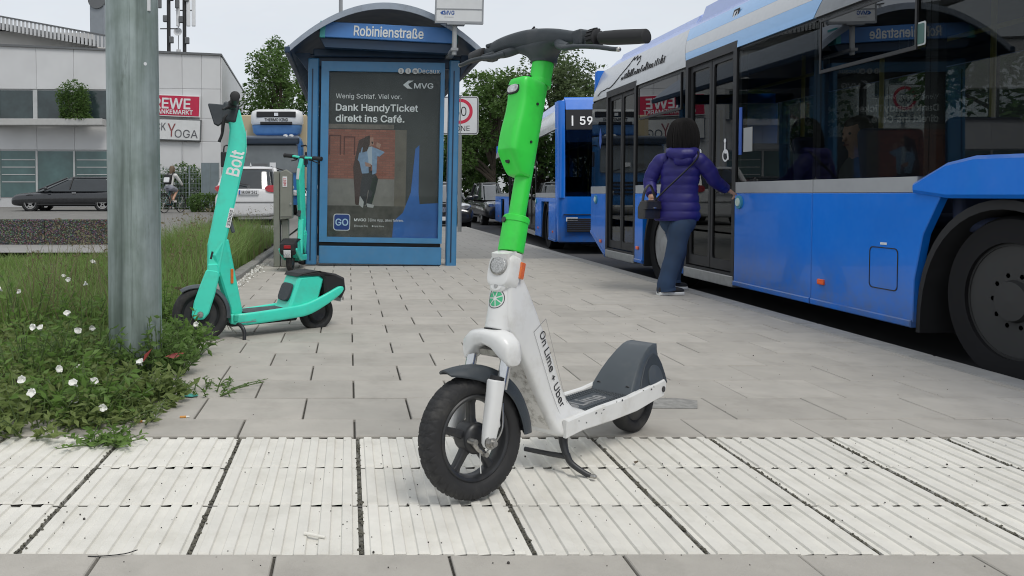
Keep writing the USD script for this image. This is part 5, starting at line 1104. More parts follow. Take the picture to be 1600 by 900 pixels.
# ================================================================== vehicles
M_carw = mat('car_white', (.60, .60, .60), .25, var=.03, coat=.6)
M_cark = mat('car_black', (.012, .013, .015), .2, var=.2, coat=.8)
M_carg = mat('car_dark_grey', (.035, .036, .038), .22, .3, var=.1, coat=.8)
M_cglass = mat('car_window', (.012, .016, .018), .06, coat=1.0, var=.3, vs=2)
M_hl = mat('head_light', (.45, .46, .47), .1, .6, var=.5, vs=18, coat=1.0)
M_tl = mat('tail_light', (.42, .01, .025), .2, coat=.8, var=.3, vs=14)
def car(name, label, loc, rz, paint, L=4.3, W=1.75, H=1.5, wagon=False, face=None, scale=.94):
    C = thing(name, label, 'car', loc, rz, scale=scale)
    h = W / 2; bl = H * .60                                   # belt line
    st_ = [(-L / 2, .88, .30, .66), (-L / 2 + .05, .96, .23, bl - .02), (-L / 2 + .25, 1.0, .20, bl + .02), (-L * .25, 1, .18, bl + .01), (0, 1, .18, bl), (L * .2, 1, .18, bl - .03), (L * .30, 1.0, .19, bl - .06), (L / 2 - .38, 1.0, .19, bl - .11), (L / 2 - .14, .97, .20, bl - .16), (L / 2 - .03, .90, .22, bl - .26), (L / 2, .80, .28, bl - .36)]
    part(C, 'body', loft(spline(np.array([ring((x, 0, (z0 + z1) / 2), (0, 1, 0), (0, 0, 1), h * w, (z1 - z0) / 2, 40, 3.3) for x, w, z0, z1 in st_]).reshape(11, -1), 4).reshape(-1, 40, 3)), paint, smooth=50)
    r0 = -L / 2 + (.10 if wagon else .35)
    cab = [(bl - .05, r0, L * .31, .93), (bl + .06, r0 + .05, L * .25, .90), (H - .16, r0 + (.28 if wagon else .5), L * .06, .77), (H - .07, r0 + (.36 if wagon else .62), L * .0, .72)]
    part(C, 'windows', loft([ring(((a + b) / 2, 0, z), (1, 0, 0), (0, 1, 0), (b - a) / 2, h * w, 48, 4.2) for z, a, b, w in cab]), M_cglass, smooth=50)
    (z, a, b, w), (zb_, a2, b2, w2) = cab[-1], cab[1]
    part(C, 'roof', loft([ring(((a + b) / 2, 0, zz), (1, 0, 0), (0, 1, 0), (b - a) / 2 * k + .03, h * w * k + .02, 48, 4) for zz, k in ((z - .015, 1), (z + .02, .99), (z + .055, .88), (z + .07, .6))]), paint, smooth=50)
    for s in (1, -1):
        part(C, 'pillar', tube([(b2 - .01, s * h * w2 * .985, zb_ - .05), (b + .0, s * h * w * .97, z)], .035, 8), paint)
        part(C, 'pillar', tube([(a2 + .02, s * h * w2 * .985, zb_ - .05), (a + .02, s * h * w * .97, z)], .06, 8), paint)
        part(C, 'pillar', tube([(-.15, s * h * .925, zb_ - .02), (-.25, s * h * w * 1.0, z)], .03, 8), M_trim)
        part(C, 'wing_mirror', rbox((L * .17, s * (h + .08), bl + .07), (.14, .2, .13), .05), paint)
        part(C, 'door_handle', rbox((-.35, s * (h * .99), bl - .12), (.18, .03, .03), .01), M_chrome)
        part(C, 'sill_strip', bx(-L * .28, L * .26, s * h * .99 - .01, s * h * .99 + .01, .25, .30), M_trim)
        for x in (-L / 2 + .78, L / 2 - .82):
            whl = part(C, 'wheel', lathe([(.22, -.11), (.30, -.11), (.32, -.08), (.32, .08), (.30, .11), (.22, .11)], (x, s * (h - .13), .32), (0, 1, 0), 36, closed=True), M_rub)
            rm = [lathe([(.205, .105), (.225, .112), (.225, .07), (.205, .06)], (x, s * (h - .13), .32), (0, s, 0), 32, closed=True)] + [loft([ring(V(x + math.cos(t) * q, s * (h - .13) + s * .09, .32 + math.sin(t) * q), (-math.sin(t), 0, math.cos(t)), (0, 1, 0), wd, .012, 8, 4) for q, wd in ((.02, .03), (.21, .022))]) for t in np.arange(5) / 5 * 2 * np.pi + .3]
            part(whl, 'rim', cat(rm), M_rim, smooth=40)
            part(C, 'wheel_arch', lathe([(.33, -.13), (.365, -.12), (.365, .085), (.33, .10)], (x, s * (h - .12), .33), (0, s, 0), 36, closed=True), M_under if face != 'rear' else M_trim)
    if face == 'rear':
        x = -L / 2
        for s in (1, -1): part(C, 'tail_light', loft([ring((x + dx, s * (h - .25), .95), (0, 1, .0), (0, .10 * s, 1), a, b, 20, 2.6) for dx, a, b in ((.30, .22, .10), (.08, .24, .105), (.0, .20, .085))]), M_tl)
        pl = part(C, 'number_plate', bx(x - .03, x + .02, -.26, .26, .80, .92, .005), M_stk)
        part(pl, 'plate_lettering', place(txt('M:GM 241', .075, True, .003, width=.40), (x - .031, -.02, .86), (0, -1, 0), (0, 0, 1)), M_ink, smooth=False)
        part(pl, 'plate_strip', bx(x - .0325, x - .03, .215, .255, .805, .915), M_stkb)
        part(C, 'badge', lathe([(0, 0), (.04, 0), (.04, .012), (0, .014)], (x + .0, 0, 1.0), (-1, 0, 0), 20), M_cop)
        part(C, 'bumper_line', bx(x - .02, x + .05, -.75, .75, .60, .612), M_trim)
        part(C, 'rear_wiper', tube([(x + .10, 0, 1.05), (x + .15, .3, 1.10)], .012, 6), M_trim)
        part(C, 'roof_fin', hull([(r0 + .45, -.02, H), (r0 + .45, .02, H), (r0 + .7, -.02, H), (r0 + .7, .02, H), (r0 + .45, 0, H + .10)]), paint)
    if face in ('star', 'hatch'):
        x = L / 2
        for s in (1, -1):
            part(C, 'headlight', loft([ring((x - .36 + dx, s * (h - .30 - .01 * k), .69 - .015 * k), (0, 1, .22 * s), (0, -.12 * s, 1), a, b, 20, 2.2) for k, (dx, a, b) in enumerate(((-.05, .2, .10), (.22, .22, .085), (.315, .18, .06)))]), M_hl)
            part(C, 'air_intake', rbox((x - .10, s * (h - .42), .38), (.14, .34, .16), .04), M_black)
            part(C, 'fog_trim', tube([(x - .02, s * (h - .62), .33), (x - .06, s * (h - .28), .31), (x - .14, s * (h - .17), .42)], .014, 6), M_chrome)
        part(C, 'grille', loft([ring((x - .10 + dx, 0, .62 if face == 'star' else .50), (0, 1, 0), (0, 0, 1), a, b, 24, 4) for dx, a, b in ((.0, .42, .17), (.09, .42, .17), (.11, .40, .15))]), M_black)
        part(C, 'grille_bars', cat([bx(x + .005, x + .022, -.40, .40, z, z + .02) for z in ((.55, .66) if face == 'star' else (.44, .53))]), M_chrome if face == 'star' else M_trim)
        part(C, 'badge', lathe([(.055, 0), (.075, 0), (.075, .02), (.055, .02)], (x + .01, 0, .61), (1, 0, 0), 24), M_chrome)
        part(C, 'number_plate', bx(x + .0, x + .035, -.26, .26, .30, .41, .004), M_stk)
    return C
car('white_car', 'white estate car seen from behind above the grass', (seen(384, 300, 19.2)[0], 21.2, LOT(20)), 90 + 2, M_carw, 4.2, 1.8, 1.56, True, 'rear')
car('black_car', 'black car passing in front of the grey building at the left', (seen(157, 300, 31.5)[0] - 1.1, 31.5, LOT(31.5)), 180, M_cark, 4.6, 1.8, 1.45, True, None)
car('black_saloon', 'black saloon with chrome grille beside the sign post', (seen(690, 300, 21.5)[0], 23.2, -.16), -90, M_cark, 4.5, 1.8, 1.45, False, 'star')
car('dark_grey_hatchback', 'dark grey hatchback parked between the black saloon and the bus', (seen(797, 300, 24.8)[0], 26.6, -.16), -90, M_carg, 4.0, 1.75, 1.50, True, 'hatch')
# refrigerated lorry
TY = 26.0
TK = thing('refrigerated_lorry', 'blue cab lorry with white cooling unit and cream box behind the white car', 'lorry', (seen(416, 300, TY)[0], TY, LOT(TY)), 0)
tz_ = lambda p: EYE + (303.6 - p) / 47.3 - LOT(TY)
tx_ = lambda p: (p - 416) / 47.3
M_cream = mat('cream_box', (.46, .38, .24), .5, var=.05, vs=1)
M_fridge = mat('cooling_white', (.62, .63, .63), .35, var=.04)
M_fblue = mat('cooling_blue', (.10, .22, .42), .35)
M_cabb = mat('cab_blue', (.025, .13, .34), .3, coat=.4)
part(TK, 'box_body', bx(tx_(357), tx_(475), 1.9, 9.0, .9, tz_(171), .03), M_cream, smooth=False)
part(TK, 'cab', loft([ring((0, .98, z), V(1, 0, 0), V(0, 1, 0), hx, hy, 32, 7) for z, hx, hy in ((.35, 1.18, .9), (.5, 1.2, .95), (1.5, 1.2, .95), (2.45, 1.16, .86), (2.62, 1.10, .76))]), M_cabb, smooth=40)
part(TK, 'windscreen', loft([ring((0, .045 + d, z), V(1, 0, 0), V(0, 1, 0), hx, .03, 24, 5) for z, hx, d in ((1.42, 1.05, -.02), (1.5, 1.08, -.02), (2.3, 1.03, .06), (2.36, 1.0, .08))]), mat('lorry_glass', (.10, .115, .12), .12, coat=.8, var=.25, vs=1.5), smooth=40)
part(TK, 'sun_visor', T(rbox((0, 0, 0), (2.2, .3, .24), .06), (0, .03, 2.50), rx=18), mat('visor_dark', (.03, .045, .07), .4, coat=.3))
for s in (-1, 1):
    part(TK, 'wiper', tube([(s * .5 + .3, -.02, 1.44), (s * .5 - .35, -.01, 1.62)], .016, 6), M_black)
    part(TK, 'mirror_arm', tube([(s * 1.15, .1, 2.3), (s * 1.36, -.1, 2.28), (s * 1.38, -.1, 1.9)], .025, 8, k=3), M_black)
    part(TK, 'door_mirror', rbox((s * 1.38, -.1, 1.85), (.2, .12, .5), .04), M_black)
    part(TK, 'head_lamp', rbox((s * .85, .02, .75), (.4, .1, .2), .04), M_hl)
    w = part(TK, 'wheel', lathe([(.25, -.15), (.46, -.15), (.48, -.1), (.48, .1), (.46, .15), (.25, .15)], (s * 1.0, 1.0, .48), (1, 0, 0), 32, closed=True), M_rub); part(w, 'rim', lathe([(0, -.1), (.26, -.14), (.26, .14), (0, .1)], (s * 1.0, 1.0, .48), (1, 0, 0), 24), M_rim)
for px in (446, 455): part(TK, 'roof_lamp', T(lathe([(0, 0), (.085, 0), (.10, .05), (.09, .10), (0, .12)], (0, 0, 0), (0, -1, 0), 20), (tx_(px), .15, tz_(214))), M_chrome)
part(TK, 'cab_grille', cat([bx(-.8, .8, -.0, .06, z, z + .06) for z in (.7, .82, .94, 1.06)]), M_black)
part(TK, 'parcel_shelf', bx(-.45, .05, -.0, .04, 1.48, 1.72), M_cop); part(TK, 'white_card', bx(.12, .32, -.01, .03, 1.60, 1.75), M_stk)
fu = part(TK, 'cooling_unit', loft([ring((tx_(427), 1.55, z), V(1, 0, 0), V(0, 1, 0), hx, hy, 36, 5) for z, hx, hy in ((tz_(190), .86, .42), (tz_(186), .9, .46), (tz_(176), .9, .46), (tz_(168), .86, .42), (tz_(165), .7, .34))]), M_fridge, smooth=40)
part(fu, 'lower_cowl', loft([ring((tx_(427), 1.56, z), V(1, 0, 0), V(0, 1, 0), hx, hy, 36, 5) for z, hx, hy in ((tz_(207), .70, .3), (tz_(203), .82, .38), (tz_(191), .87, .42))]), M_fblue, smooth=40)
part(fu, 'air_slot', rbox((tx_(427), 1.10, tz_(174)), (1.35, .05, .20), .02), M_black); part(fu, 'air_slot', rbox((tx_(427), 1.11, tz_(188)), (1.1, .05, .10), .02), M_black)
part(fu, 'logo_plate', bx(-.07 + tx_(427), .07 + tx_(427), 1.06, 1.075, tz_(176.5), tz_(171.5)), M_stk); part(fu, 'unit_lettering', place(txt('THERMO KING', .10, True, .006, width=.80), (tx_(427), 1.085, tz_(182.5)), (1, 0, 0), (0, 0, 1)), M_ink, smooth=False)
# ================================================================== trees, hedge, grass, weeds
M_bark = mat('bark', (.075, .06, .045), .9, var=.35, vs=8, bump=.8, bs=20)
def tree(name, label, loc, H, W, D, crown, lm, seed, n=15000, ls=.16, base=.25, feather=0):
    r = np.random.default_rng(seed)
    t = thing(name, label, 'tree', loc, group=None)
    hb = H * base
    trunk = [tube([(0, 0, -.2), (.08, .02, hb * .5), (.0, .1, hb), (.1, .05, H * .7), (.05, 0, H * .9)], [.24, .20, .16, .08, .02], 10, k=3)]
    K = 46; C = []
    while len(C) < K:
        p = r.uniform(-1, 1, 3)
        q = np.linalg.norm(p)
        if q > 1 or q < .35: continue
        C.append(V(p[0] * W / 2 * (1 - .25 * max(p[2], 0)), p[1] * D / 2, hb * .8 + (H - hb * .8) * (p[2] * .5 + .5)))
    for c in C[:22]:
        s = V(0, 0, hb + (c[2] - hb) * .35); trunk.append(tube([s, (s + c) / 2 + V(0, 0, .12 * H * .2), c], [.09, .05, .015], 6, k=2))
    part(t, 'trunk', cat(trunk), M_bark)
    P = []; Dn = []
    for c in C:
        m = n // K; rad = V(W, D, (H - hb) * .9) * r.uniform(.10, .19)
        u = r.normal(size=(m, 3)); u /= np.linalg.norm(u, axis=1)[:, None]; u *= (r.uniform(.15, 1, m) ** .45)[:, None]
        q = c + u * rad; q[:, 2] += meshkit.noise(q * 2.2, seed) * .3
        P.append(q); Dn.append(u)
    P = np.vstack(P); Dn = np.vstack(Dn)
    keep = meshkit.fbm(P * .9, 3, seed) > .36
    P, Dn = P[keep], Dn[keep]
    part(t, 'crown', leaves(r, P, ls, droop=.9, aspect=.55, dirs=Dn), lm, smooth=False)
    return t
L_dark = leaf_mat('leaf_dark', (.08, .17, .042), (.16, .29, .075), .42, scale=.6)
L_mid = leaf_mat('leaf_mid', (.10, .20, .045), (.19, .32, .085), .42, scale=.6)
L_oliv = leaf_mat('leaf_olive', (.11, .17, .065), (.20, .27, .12), .42, scale=.6)
def far(px, Y, z=0): return (seen(px, 303, Y)[0], Y, z)
tree('robinia_tree', 'tall feathery tree rising behind the green stem and the rear bus', far(868, 36, -.16), 7.55, 4.9, 4.5, 0, L_oliv, 3, 14000, .17, .3)
tree('bushy_tree', 'mid green bushy tree behind the zone sign, lower than the feathery one', far(772, 35, -.16), 6.1, 4.6, 4.2, 0, L_mid, 4, 15000, .17, .16)
tree('dark_tree', 'dark green tree standing low between the zone sign and the dark hatchback', far(742, 40, -.16), 5.2, 4.0, 4.5, 0, L_dark, 5, 13000, .18, .05)
tree('roadside_tree', 'broad green tree behind the rear bus at the road edge', far(925, 42, -.16), 6.6, 6.5, 5, 0, L_mid, 6, 14000, .2, .1)
tree('lime_tree', 'dense leafy tree left of the shelter behind the lorry', far(436, 40, .2), 8.2, 3.7, 4.2, 0, L_mid, 7, 16000, .16, .25)
tree('dark_tree', 'dark leafy tree behind the lorry close to the left shelter wall', far(512, 40, .2), 8.0, 5.0, 4.5, 0, L_dark, 8, 14000, .2, .1)
tree('dark_tree', 'dark tree standing behind the shelter and mirrored in the rear bus windows', far(625, 38, .2), 5.6, 5.4, 4.5, 0, L_dark, 81, 13000, .2, .06)
def shrub(name, label, loc, w, d, h, lm, seed, n, ls):
    r = np.random.default_rng(seed); s = thing(name, label, 'shrub', loc)
    P = r.uniform(-1, 1, (n * 2, 3)); P[:, 2] = np.abs(P[:, 2]); q = np.abs(P[:, 0]) ** 3 + np.abs(P[:, 1]) ** 3 + P[:, 2] ** 4
    P = P[(q < 1) & (q > .12)][:n] * V(w / 2, d / 2, h); P *= (.62 + .62 * meshkit.noise(P * 2.3 + 9, seed))[:, None]
    part(s, 'stems', cat([tube([(x * .4, y * .4, -.1), (x, y, h * .55)], [.03, .01], 6) for x, y in r.uniform(-1, 1, (9, 2)) * V(w / 2, d / 2) * .8]), M_bark, kind='stuff')
    part(s, 'foliage', leaves(r, P, ls, droop=.3, aspect=.5), lm, smooth=False); return s
LZ = lambda y: LOT(y)
shrub('hedge', 'green hedge behind the cyclist, left part by the pole', far(258, 34, LZ(34)), 2.2, 1.2, 1.75, L_dark, 31, 5000, .12)
shrub('hedge', 'taller hedge in front of the cyclist, right up to the mesh panel', far(302, 34, LZ(34)), 1.7, 1.2, 1.95, L_mid, 32, 5000, .12)
shrub('shrub', 'low shrub behind the rear lamp of the white car', far(330, 30, LZ(30)), 1.8, 1.0, .7, L_mid, 33, 2500, .1)
wp = seen(120, 189, 37.2)
shrub('balcony_plant', 'green plants growing in a box before the upper window of the grey building', (wp[0], 36.9, wp[2]), 1.7, .9, 1.75, L_mid, 35, 3800, .12)
single('plant_box', bx(wp[0] - 4, wp[0] + 1.4, 36.55, 37.35, wp[2] - .25, wp[2] + .05, .02), mat('plant_box_pale', (.42, .42, .41), .8), 'long pale plant box under the upper windows of the grey building', 'planter')
tree('roadside_tree', 'dark tree across the road, nearest of the trees seen through the bus windows', (13.9, 15.4, -.1), 6.5, 4.6, 4, 0, L_dark, 41, 7000, .2, .12)
tree('roadside_tree', 'dark tree across the road left of the white house through the bus windows', (13.7, 25.5, -.1), 6.5, 5.2, 4, 0, L_dark, 42, 8000, .2, .08)
tree('roadside_tree', 'dark tree across the road, farthest of those behind the bus', (14.0, 32, -.1), 7.5, 6, 5, 0, L_dark, 43, 8000, .22, .08)
# mesh fence and panel in front of the building
FN = thing('mesh_fence', 'grey wire mesh fence with a solid grey panel beside the building corner', 'fence', far(300, 32.8, LZ(32.8)))
M_fen = mat('fence_grey', (.22, .26, .27), .5, .3)
for k in range(4): part(FN, 'fence_post', cyl((-1.6 + k * .75, 0, 0), (-1.6 + k * .75, 0, 1.8), .03, n=8), M_fen)
part(FN, 'mesh_panel', cat([bx(-1.6, .64, -.005, .005, z, z + .012) for z in np.arange(.1, 1.8, .2)] + [bx(x, x + .008, -.006, .004, .1, 1.8) for x in np.arange(-1.6, .64, .06)]), M_fen, smooth=False)
gp = part(FN, 'solid_panel', bx(.40, 1.15, -.08, -.04, .05, 1.95), mat('panel_bluegrey', (.16, .20, .22), .5, var=.15, vs=3), smooth=False)
for x in (.40, .75, 1.12): part(gp, 'panel_stile', bx(x, x + .03, -.10, -.081, .05, 1.95), M_fen, smooth=False)
# grass in the bed
r = np.random.default_rng(77)
L_grass = leaf_mat('grass_blade', (.23, .37, .08), (.39, .54, .18), .48, scale=2.2)
L_dry = leaf_mat('dry_grass', (.24, .20, .10), (.34, .29, .17), .3, scale=3)
L_weed = leaf_mat('weed_leaf', (.17, .32, .06), (.30, .48, .12), .5, scale=3)
L_olive = leaf_mat('weed_olive', (.20, .28, .075), (.36, .45, .15), .48, scale=4)
L_weed2 = leaf_mat('weed_leaf_dark', (.14, .26, .06), (.25, .40, .11), .48, scale=3)
def scatter(n, x0, x1, y0, y1, f=None):
    P = np.c_[r.uniform(x0, x1, n), r.uniform(y0, y1, n)]
    if f is not None: P = P[f(P[:, 0], P[:, 1])]
    return P
def soil(P): return .0 + .10 * meshkit.fbm(np.c_[P * 1.3, P[:, :1] * 0], 3, 4) * np.clip((P[:, 1] - 2.95) / .5, 0, 1) * np.clip((P[:, 0] + 4.2) / .3, 0, 1)
g1 = scatter(16000, -4.1, -1.16, 4.4, 12.9); g1b = scatter(9000, -2.9, -1.14, 5.0, 10.5)
g1 = np.vstack([g1, g1b]); hg = .12 + .40 * meshkit.fbm(np.c_[g1 * 1.1, g1[:, :1] * 0], 3, 9) * np.clip((g1[:, 1] - 4) / 3, .3, 1) + .10 * np.clip((g1[:, 1] - 6) / 2, 0, 1)
hg = np.where((g1[:, 0] < -1.95 - .06 * (g1[:, 1] - 6)) & (g1[:, 1] > 5.6), hg * .30, hg); g1_ok = g1[:, 1] < np.where(g1[:, 0] < -2.4, 9.5, 12.9); g1, hg = g1[g1_ok], hg[g1_ok]
single('grass', blades(r, g1, hg * r.uniform(.5, 1.25, len(g1)), r.uniform(.006, .013, len(g1)), .55, 3, soil(g1)), L_grass, 'long green grass filling the bed between the pole and the utility box', 'grass', kind='stuff', smooth=False)
g2 = scatter(900, -2.2, -1.1, 4.2, 12.0); single('dry_grass', blades(r, g2, r.uniform(.25, .62, len(g2)), r.uniform(.003, .006, len(g2)), .5, 4, soil(g2)), L_dry, 'dry pale stalks standing among the green grass', 'grass', kind='stuff', smooth=False)
hd = scatter(130, -2.1, -1.1, 4.6, 12); hz = soil(hd) + r.uniform(.3, .6, len(hd))
single('seed_heads', leaves(r, np.repeat(np.c_[hd, hz], 7, 0) + r.normal(0, .02, (len(hd) * 7, 3)), .03, .2, .35), L_dry, 'feathery seed heads above the grass', 'grass', kind='stuff', smooth=False)
# low weeds round the pole: clumps of leafy stems
def clump(cx_, cy_, rad, h, n, ls, lm, name, label, spread=1.0, cat_='weed', fl=0, dirs_up=.6):
    t = thing(name, label, cat_, (cx_, cy_, 0))
    P = []; D = []; S = []
    for i in range(n):
        a = r.uniform(0, 2 * np.pi); q = rad * math.sqrt(r.uniform(0, 1)); x, y = q * math.cos(a) * spread, q * math.sin(a)
        hh = h * r.uniform(.45, 1.15) * (1 - .55 * (q / rad) ** 2); tip = V(x + r.normal(0, .04) + x * .25, y + r.normal(0, .04) + y * .25, hh)
        b = V(x * .7, y * .7, 0); S.append(tube([b, (b + tip) / 2 + V(0, 0, hh * .12), tip], [.003, .0025, .0012], 4))
        m = r.integers(6, 11)
        for k in range(m):
            f = (k + .6) / m; d = r.normal(size=3); d[2] = abs(d[2]) * dirs_up; d /= np.linalg.norm(d)
            P.append(b + (tip - b) * f + V(0, 0, hh * .1 * math.sin(math.pi * f))); D.append(d)
    part(t, 'stems', cat(S), mat('weed_stem', (.07, .11, .03), .6), kind='stuff')
    part(t, 'leaves', leaves(r, np.array(P), ls, .1, .42, np.array(D)), lm, smooth=False)
    for k in range((fl + 1) // 2):
        a = r.uniform(0, 2 * np.pi); q = rad * r.uniform(.2, .95); z = h * r.uniform(.55, 1.1)
        c = V(q * math.cos(a), q * math.sin(a) * .9 - .05, z); ax_ = V(r.normal(0, .5), -1 + r.normal(0, .3), .7 + r.normal(0, .3)); ax_ /= np.linalg.norm(ax_)
        fl_ = lathe([(.002, -.020), (.004, -.010), (.009, -.002), (.0125, .006), (.014, .005), (.007, -.003)], c, ax_, 15); fl_.vertices += ax_ * (r.normal(0, .35) * (fl_.vertices[:, :1] - c[0])) + r.normal(0, .0017, fl_.vertices.shape)
        part(t, 'white_flower', fl_, M_petal, smooth=60)
    return t
M_petal = mat('white_petal', (.72, .72, .68), .6)
W = lambda px, py: ground_pt(px, py)
spots = [(128, 640, .20, .20, 42, 8, 'bindweed with white trumpet flowers at the far left edge of the bed', 'bindweed_plant'), (140, 575, .26, .30, 46, 9, 'bindweed with white flowers just left of the pole foot', 'bindweed_plant'), (128, 520, .26, .30, 44, 3, 'leafy weeds left of the pole, above the flowers', 'weed_plant'), (140, 470, .3, .34, 44, 6, 'flowering weeds left of the pole, higher up the bed', 'weed_plant'),
         (250, 575, .17, .26, 60, 0, 'leafy weed clump right of the pole foot', 'weed_plant'), (272, 552, .18, .21, 90, 1, 'thick bright green weed clump under the front wheel of the turquoise scooter', 'weed_plant'), (262, 510, .22, .30, 70, 0, 'green weeds between the pole and the turquoise scooter', 'weed_plant'),
         (185, 612, .15, .13, 34, 3, 'low weed in front of the pole foot', 'weed_plant'), (235, 620, .15, .12, 34, 0, 'sprawling weed in front of the pole towards the paving', 'weed_plant'), (160, 650, .16, .11, 30, 2, 'flat weed spreading over the paving left of the pole', 'weed_plant'), (215, 648, .12, .07, 24, 0, 'flat brownish weed at the paving joint before the pole', 'weed_plant'),
         (60, 600, .30, .30, 46, 4, 'weeds with white flowers beyond the left edge of the pole bed', 'bindweed_plant'), (40, 520, .35, .36, 46, 3, 'tall weeds at the far left of the picture', 'weed_plant'), (60, 660, .2, .14, 34, 3, 'low weeds on the paving at the far left', 'weed_plant')]
for i, (px, py, rad, h, n, fl, lab, nm) in enumerate(spots):
    p = W(px, py + 8); clump(p[0], p[1], rad, h, int(n * 1.5), .042 if i not in (9, 10) else .028, (L_olive if i in (7, 8, 9, 10, 13) else (L_weed, L_weed2, L_weed)[i % 3]), nm, lab, fl=fl)
p = W(168, 692); clump(p[0], p[1], .085, .05, 26, .030, L_weed, 'weed_plant', 'small green weed lying on the ribbed plate edge at the left')
p = W(320, 612); clump(p[0], p[1], .14, .055, 26, .020, L_weed2, 'weed_plant', 'thin trailing weed creeping onto the paving right of the pole', spread=1.5)
for px, py, lab in ((228, 598, 'red dock leaf at the foot of the pole, left of the two'), (262, 588, 'red dock leaf beside the pole, right of the two')):
    p = W(px, py); single('dock_leaf', leaves(r, np.array([[p[0], p[1] - .05, .10]]), .085, 0, .35, np.array([[1., -.4, .5]])), mat('dock_red', (.30, .05, .045), .5), lab, 'leaf', smooth=False)
# ground cover under the weeds
g3 = scatter(5200, -2.6, -1.0, 2.75, 5.2, lambda x, y: (x < -1.02 - .0 * y) | (y < 4.0)); g3 = g3[(g3[:, 0] < -.98 + .32 * np.clip((3.55 - np.abs(g3[:, 1] - 3.45) * 2.2) - 2.9, -1, .8)) & ~((g3[:, 1] < 3.0) & (g3[:, 0] > -1.1))]
P3 = np.c_[g3, r.uniform(.01, .12, len(g3))]
single('ground_cover', leaves(r, np.repeat(P3, 3, 0) + r.normal(0, .015, (len(P3) * 3, 3)) * V(1, 1, .6), .034, .0, .5), L_olive, 'small leaves covering the soil round the pole', 'ground cover', kind='stuff', smooth=False)
g4 = g3[::2]; single('short_grass', blades(r, g4, r.uniform(.05, .2, len(g4)), r.uniform(.004, .008, len(g4)), .7, 3), L_grass, 'short grass tufts among the weeds by the pole', 'grass', kind='stuff', smooth=False)
# dry stems over the scooter wheel
single('dry_stems', cat([tube([W(268, 500) + V(0, 0, .22), W(300, 500) + V(.0, 0, .16 + .01 * k), W(345, 512) + V(0, 0, .10 - .012 * k), W(352 + 6 * k, 520 + 3 * k) + V(0, 0, .03)], [.003, .0035, .003, .0015], 5, k=4) for k in range(4)]), L_dry, 'dry bent stems across the front wheel of the turquoise scooter', 'stems', kind='stuff', smooth=False)
# white crumbs of blossom along the edging, dirt on the plates
pe = np.c_[-1.05 + np.abs(r.normal(0, .05, 420)), r.uniform(5.2, 9.3, 420)]
single('fallen_blossom', leaves(r, np.c_[pe, np.full(len(pe), .008)], .022, 0, .8, np.c_[r.normal(size=(len(pe), 2)), np.zeros(len(pe))]), M_petal, 'white fallen blossom along the bed edging', 'blossom', kind='stuff', smooth=False)
pd = np.vstack([np.c_[r.uniform(-1.6, 2.4, 420), r.uniform(1.7, 2.66, 420)], np.c_[r.uniform(-1, 2.6, 200), r.uniform(2.7, 6, 200)]])
single('grit', cat([T(trimesh.creation.icosphere(subdivisions=0, radius=float(q)), (x, y, .001)) for (x, y), q in zip(pd, r.uniform(.0006, .0021, len(pd)) * np.where(r.uniform(size=len(pd)) < .05, 1.9, 1))]), mat('grit_dark', (.05, .045, .04), .9), 'dark grit scattered on the ribbed plates and paving', 'grit', kind='stuff', smooth=False)
pj = []
for c in range(-4, 8):
    n = 130; pj.append(np.c_[.03 + .4 * c + r.normal(0, .0035, n), r.uniform(1.8, 2.66, n)])
pj = np.vstack(pj); single('joint_debris', cat([T(trimesh.creation.icosphere(subdivisions=0, radius=float(q)), (x, y, -.006)) for (x, y), q in zip(pj, r.uniform(.002, .0045, len(pj)))]), mat('joint_bits', (.10, .095, .075), .95, var=.5, vs=40), 'crumbs and moss filling the wide joints of the ribbed plates', 'debris', kind='stuff', smooth=False)
# litter
M_filter = mat('filter_orange', (.55, .26, .07), .7); M_paperw = mat('cigarette_paper', (.68, .66, .60), .8)
def butt(px, py, rz, label, L=.035, m=M_filter):
    p = W(px, py); t = thing('cigarette_butt', label, 'cigarette butt', (p[0], p[1], .0045), rz)
    part(t, 'filter', cyl((0, 0, 0), (L * .65, 0, 0), .0042, n=10), m); part(t, 'paper', cyl((L * .651, 0, 0), (L, 0, 0), .0038, .003, 10), M_paperw)
butt(281, 653.5, 8, 'orange cigarette butt on the paving before the weeds, rightmost of the two'); butt(212, 660, -5, 'orange cigarette butt at the edge of the flat weeds', .04); butt(476, 836, -24, 'white cigarette stub lying across a ribbed plate', .055, M_paperw)
p = W(298, 620); single('plastic_scrap', T(slab([(-.03, -.012), (.01, -.018), (.032, -.004), (.026, .014), (-.02, .012)], 0, .0025, ax='xy'), (p[0], p[1], .006), rx=8), mat('teal_plastic', (.08, .38, .34), .4), 'torn teal plastic scrap beside the trailing weed', 'litter')
p = W(160, 868); single('wire_twig', tube([V(p[0] - .03, p[1] - .01, .003), V(p[0], p[1] - .012, .004), V(p[0] + .05, p[1] + .0, .004), V(p[0] + .075, p[1] + .02, .004)], .0012, 5, k=4), M_black, 'thin black wire bent on the ribbed plate at the lower left', 'wire')
for px, py, lab in ((1352, 724, 'small brown leaf on the ribbed plates at the right'), (992, 728, 'dry brown leaf on the ribbed plates near the rear wheel')):
    p = W(px, py); single('fallen_leaf', leaves(r, np.array([[p[0], p[1], .006]]), .028, 0, .5, np.array([[1., .1, 0]])), mat('brown_leaf', (.10, .075, .05), .8), lab, 'leaf', smooth=False)
p = W(1045, 631); single('repaired_patch', T(slab([(-.12, -.07), (.08, -.075), (.13, .04), (.06, .08), (-.12, .075)], 0, .0025, ax='xy'), (p[0], p[1], .0005)), mat('patch_grey', (.24, .235, .22), .9, var=.3, vs=30), 'grey broken patch in the paving behind the rear wheel', 'patch')
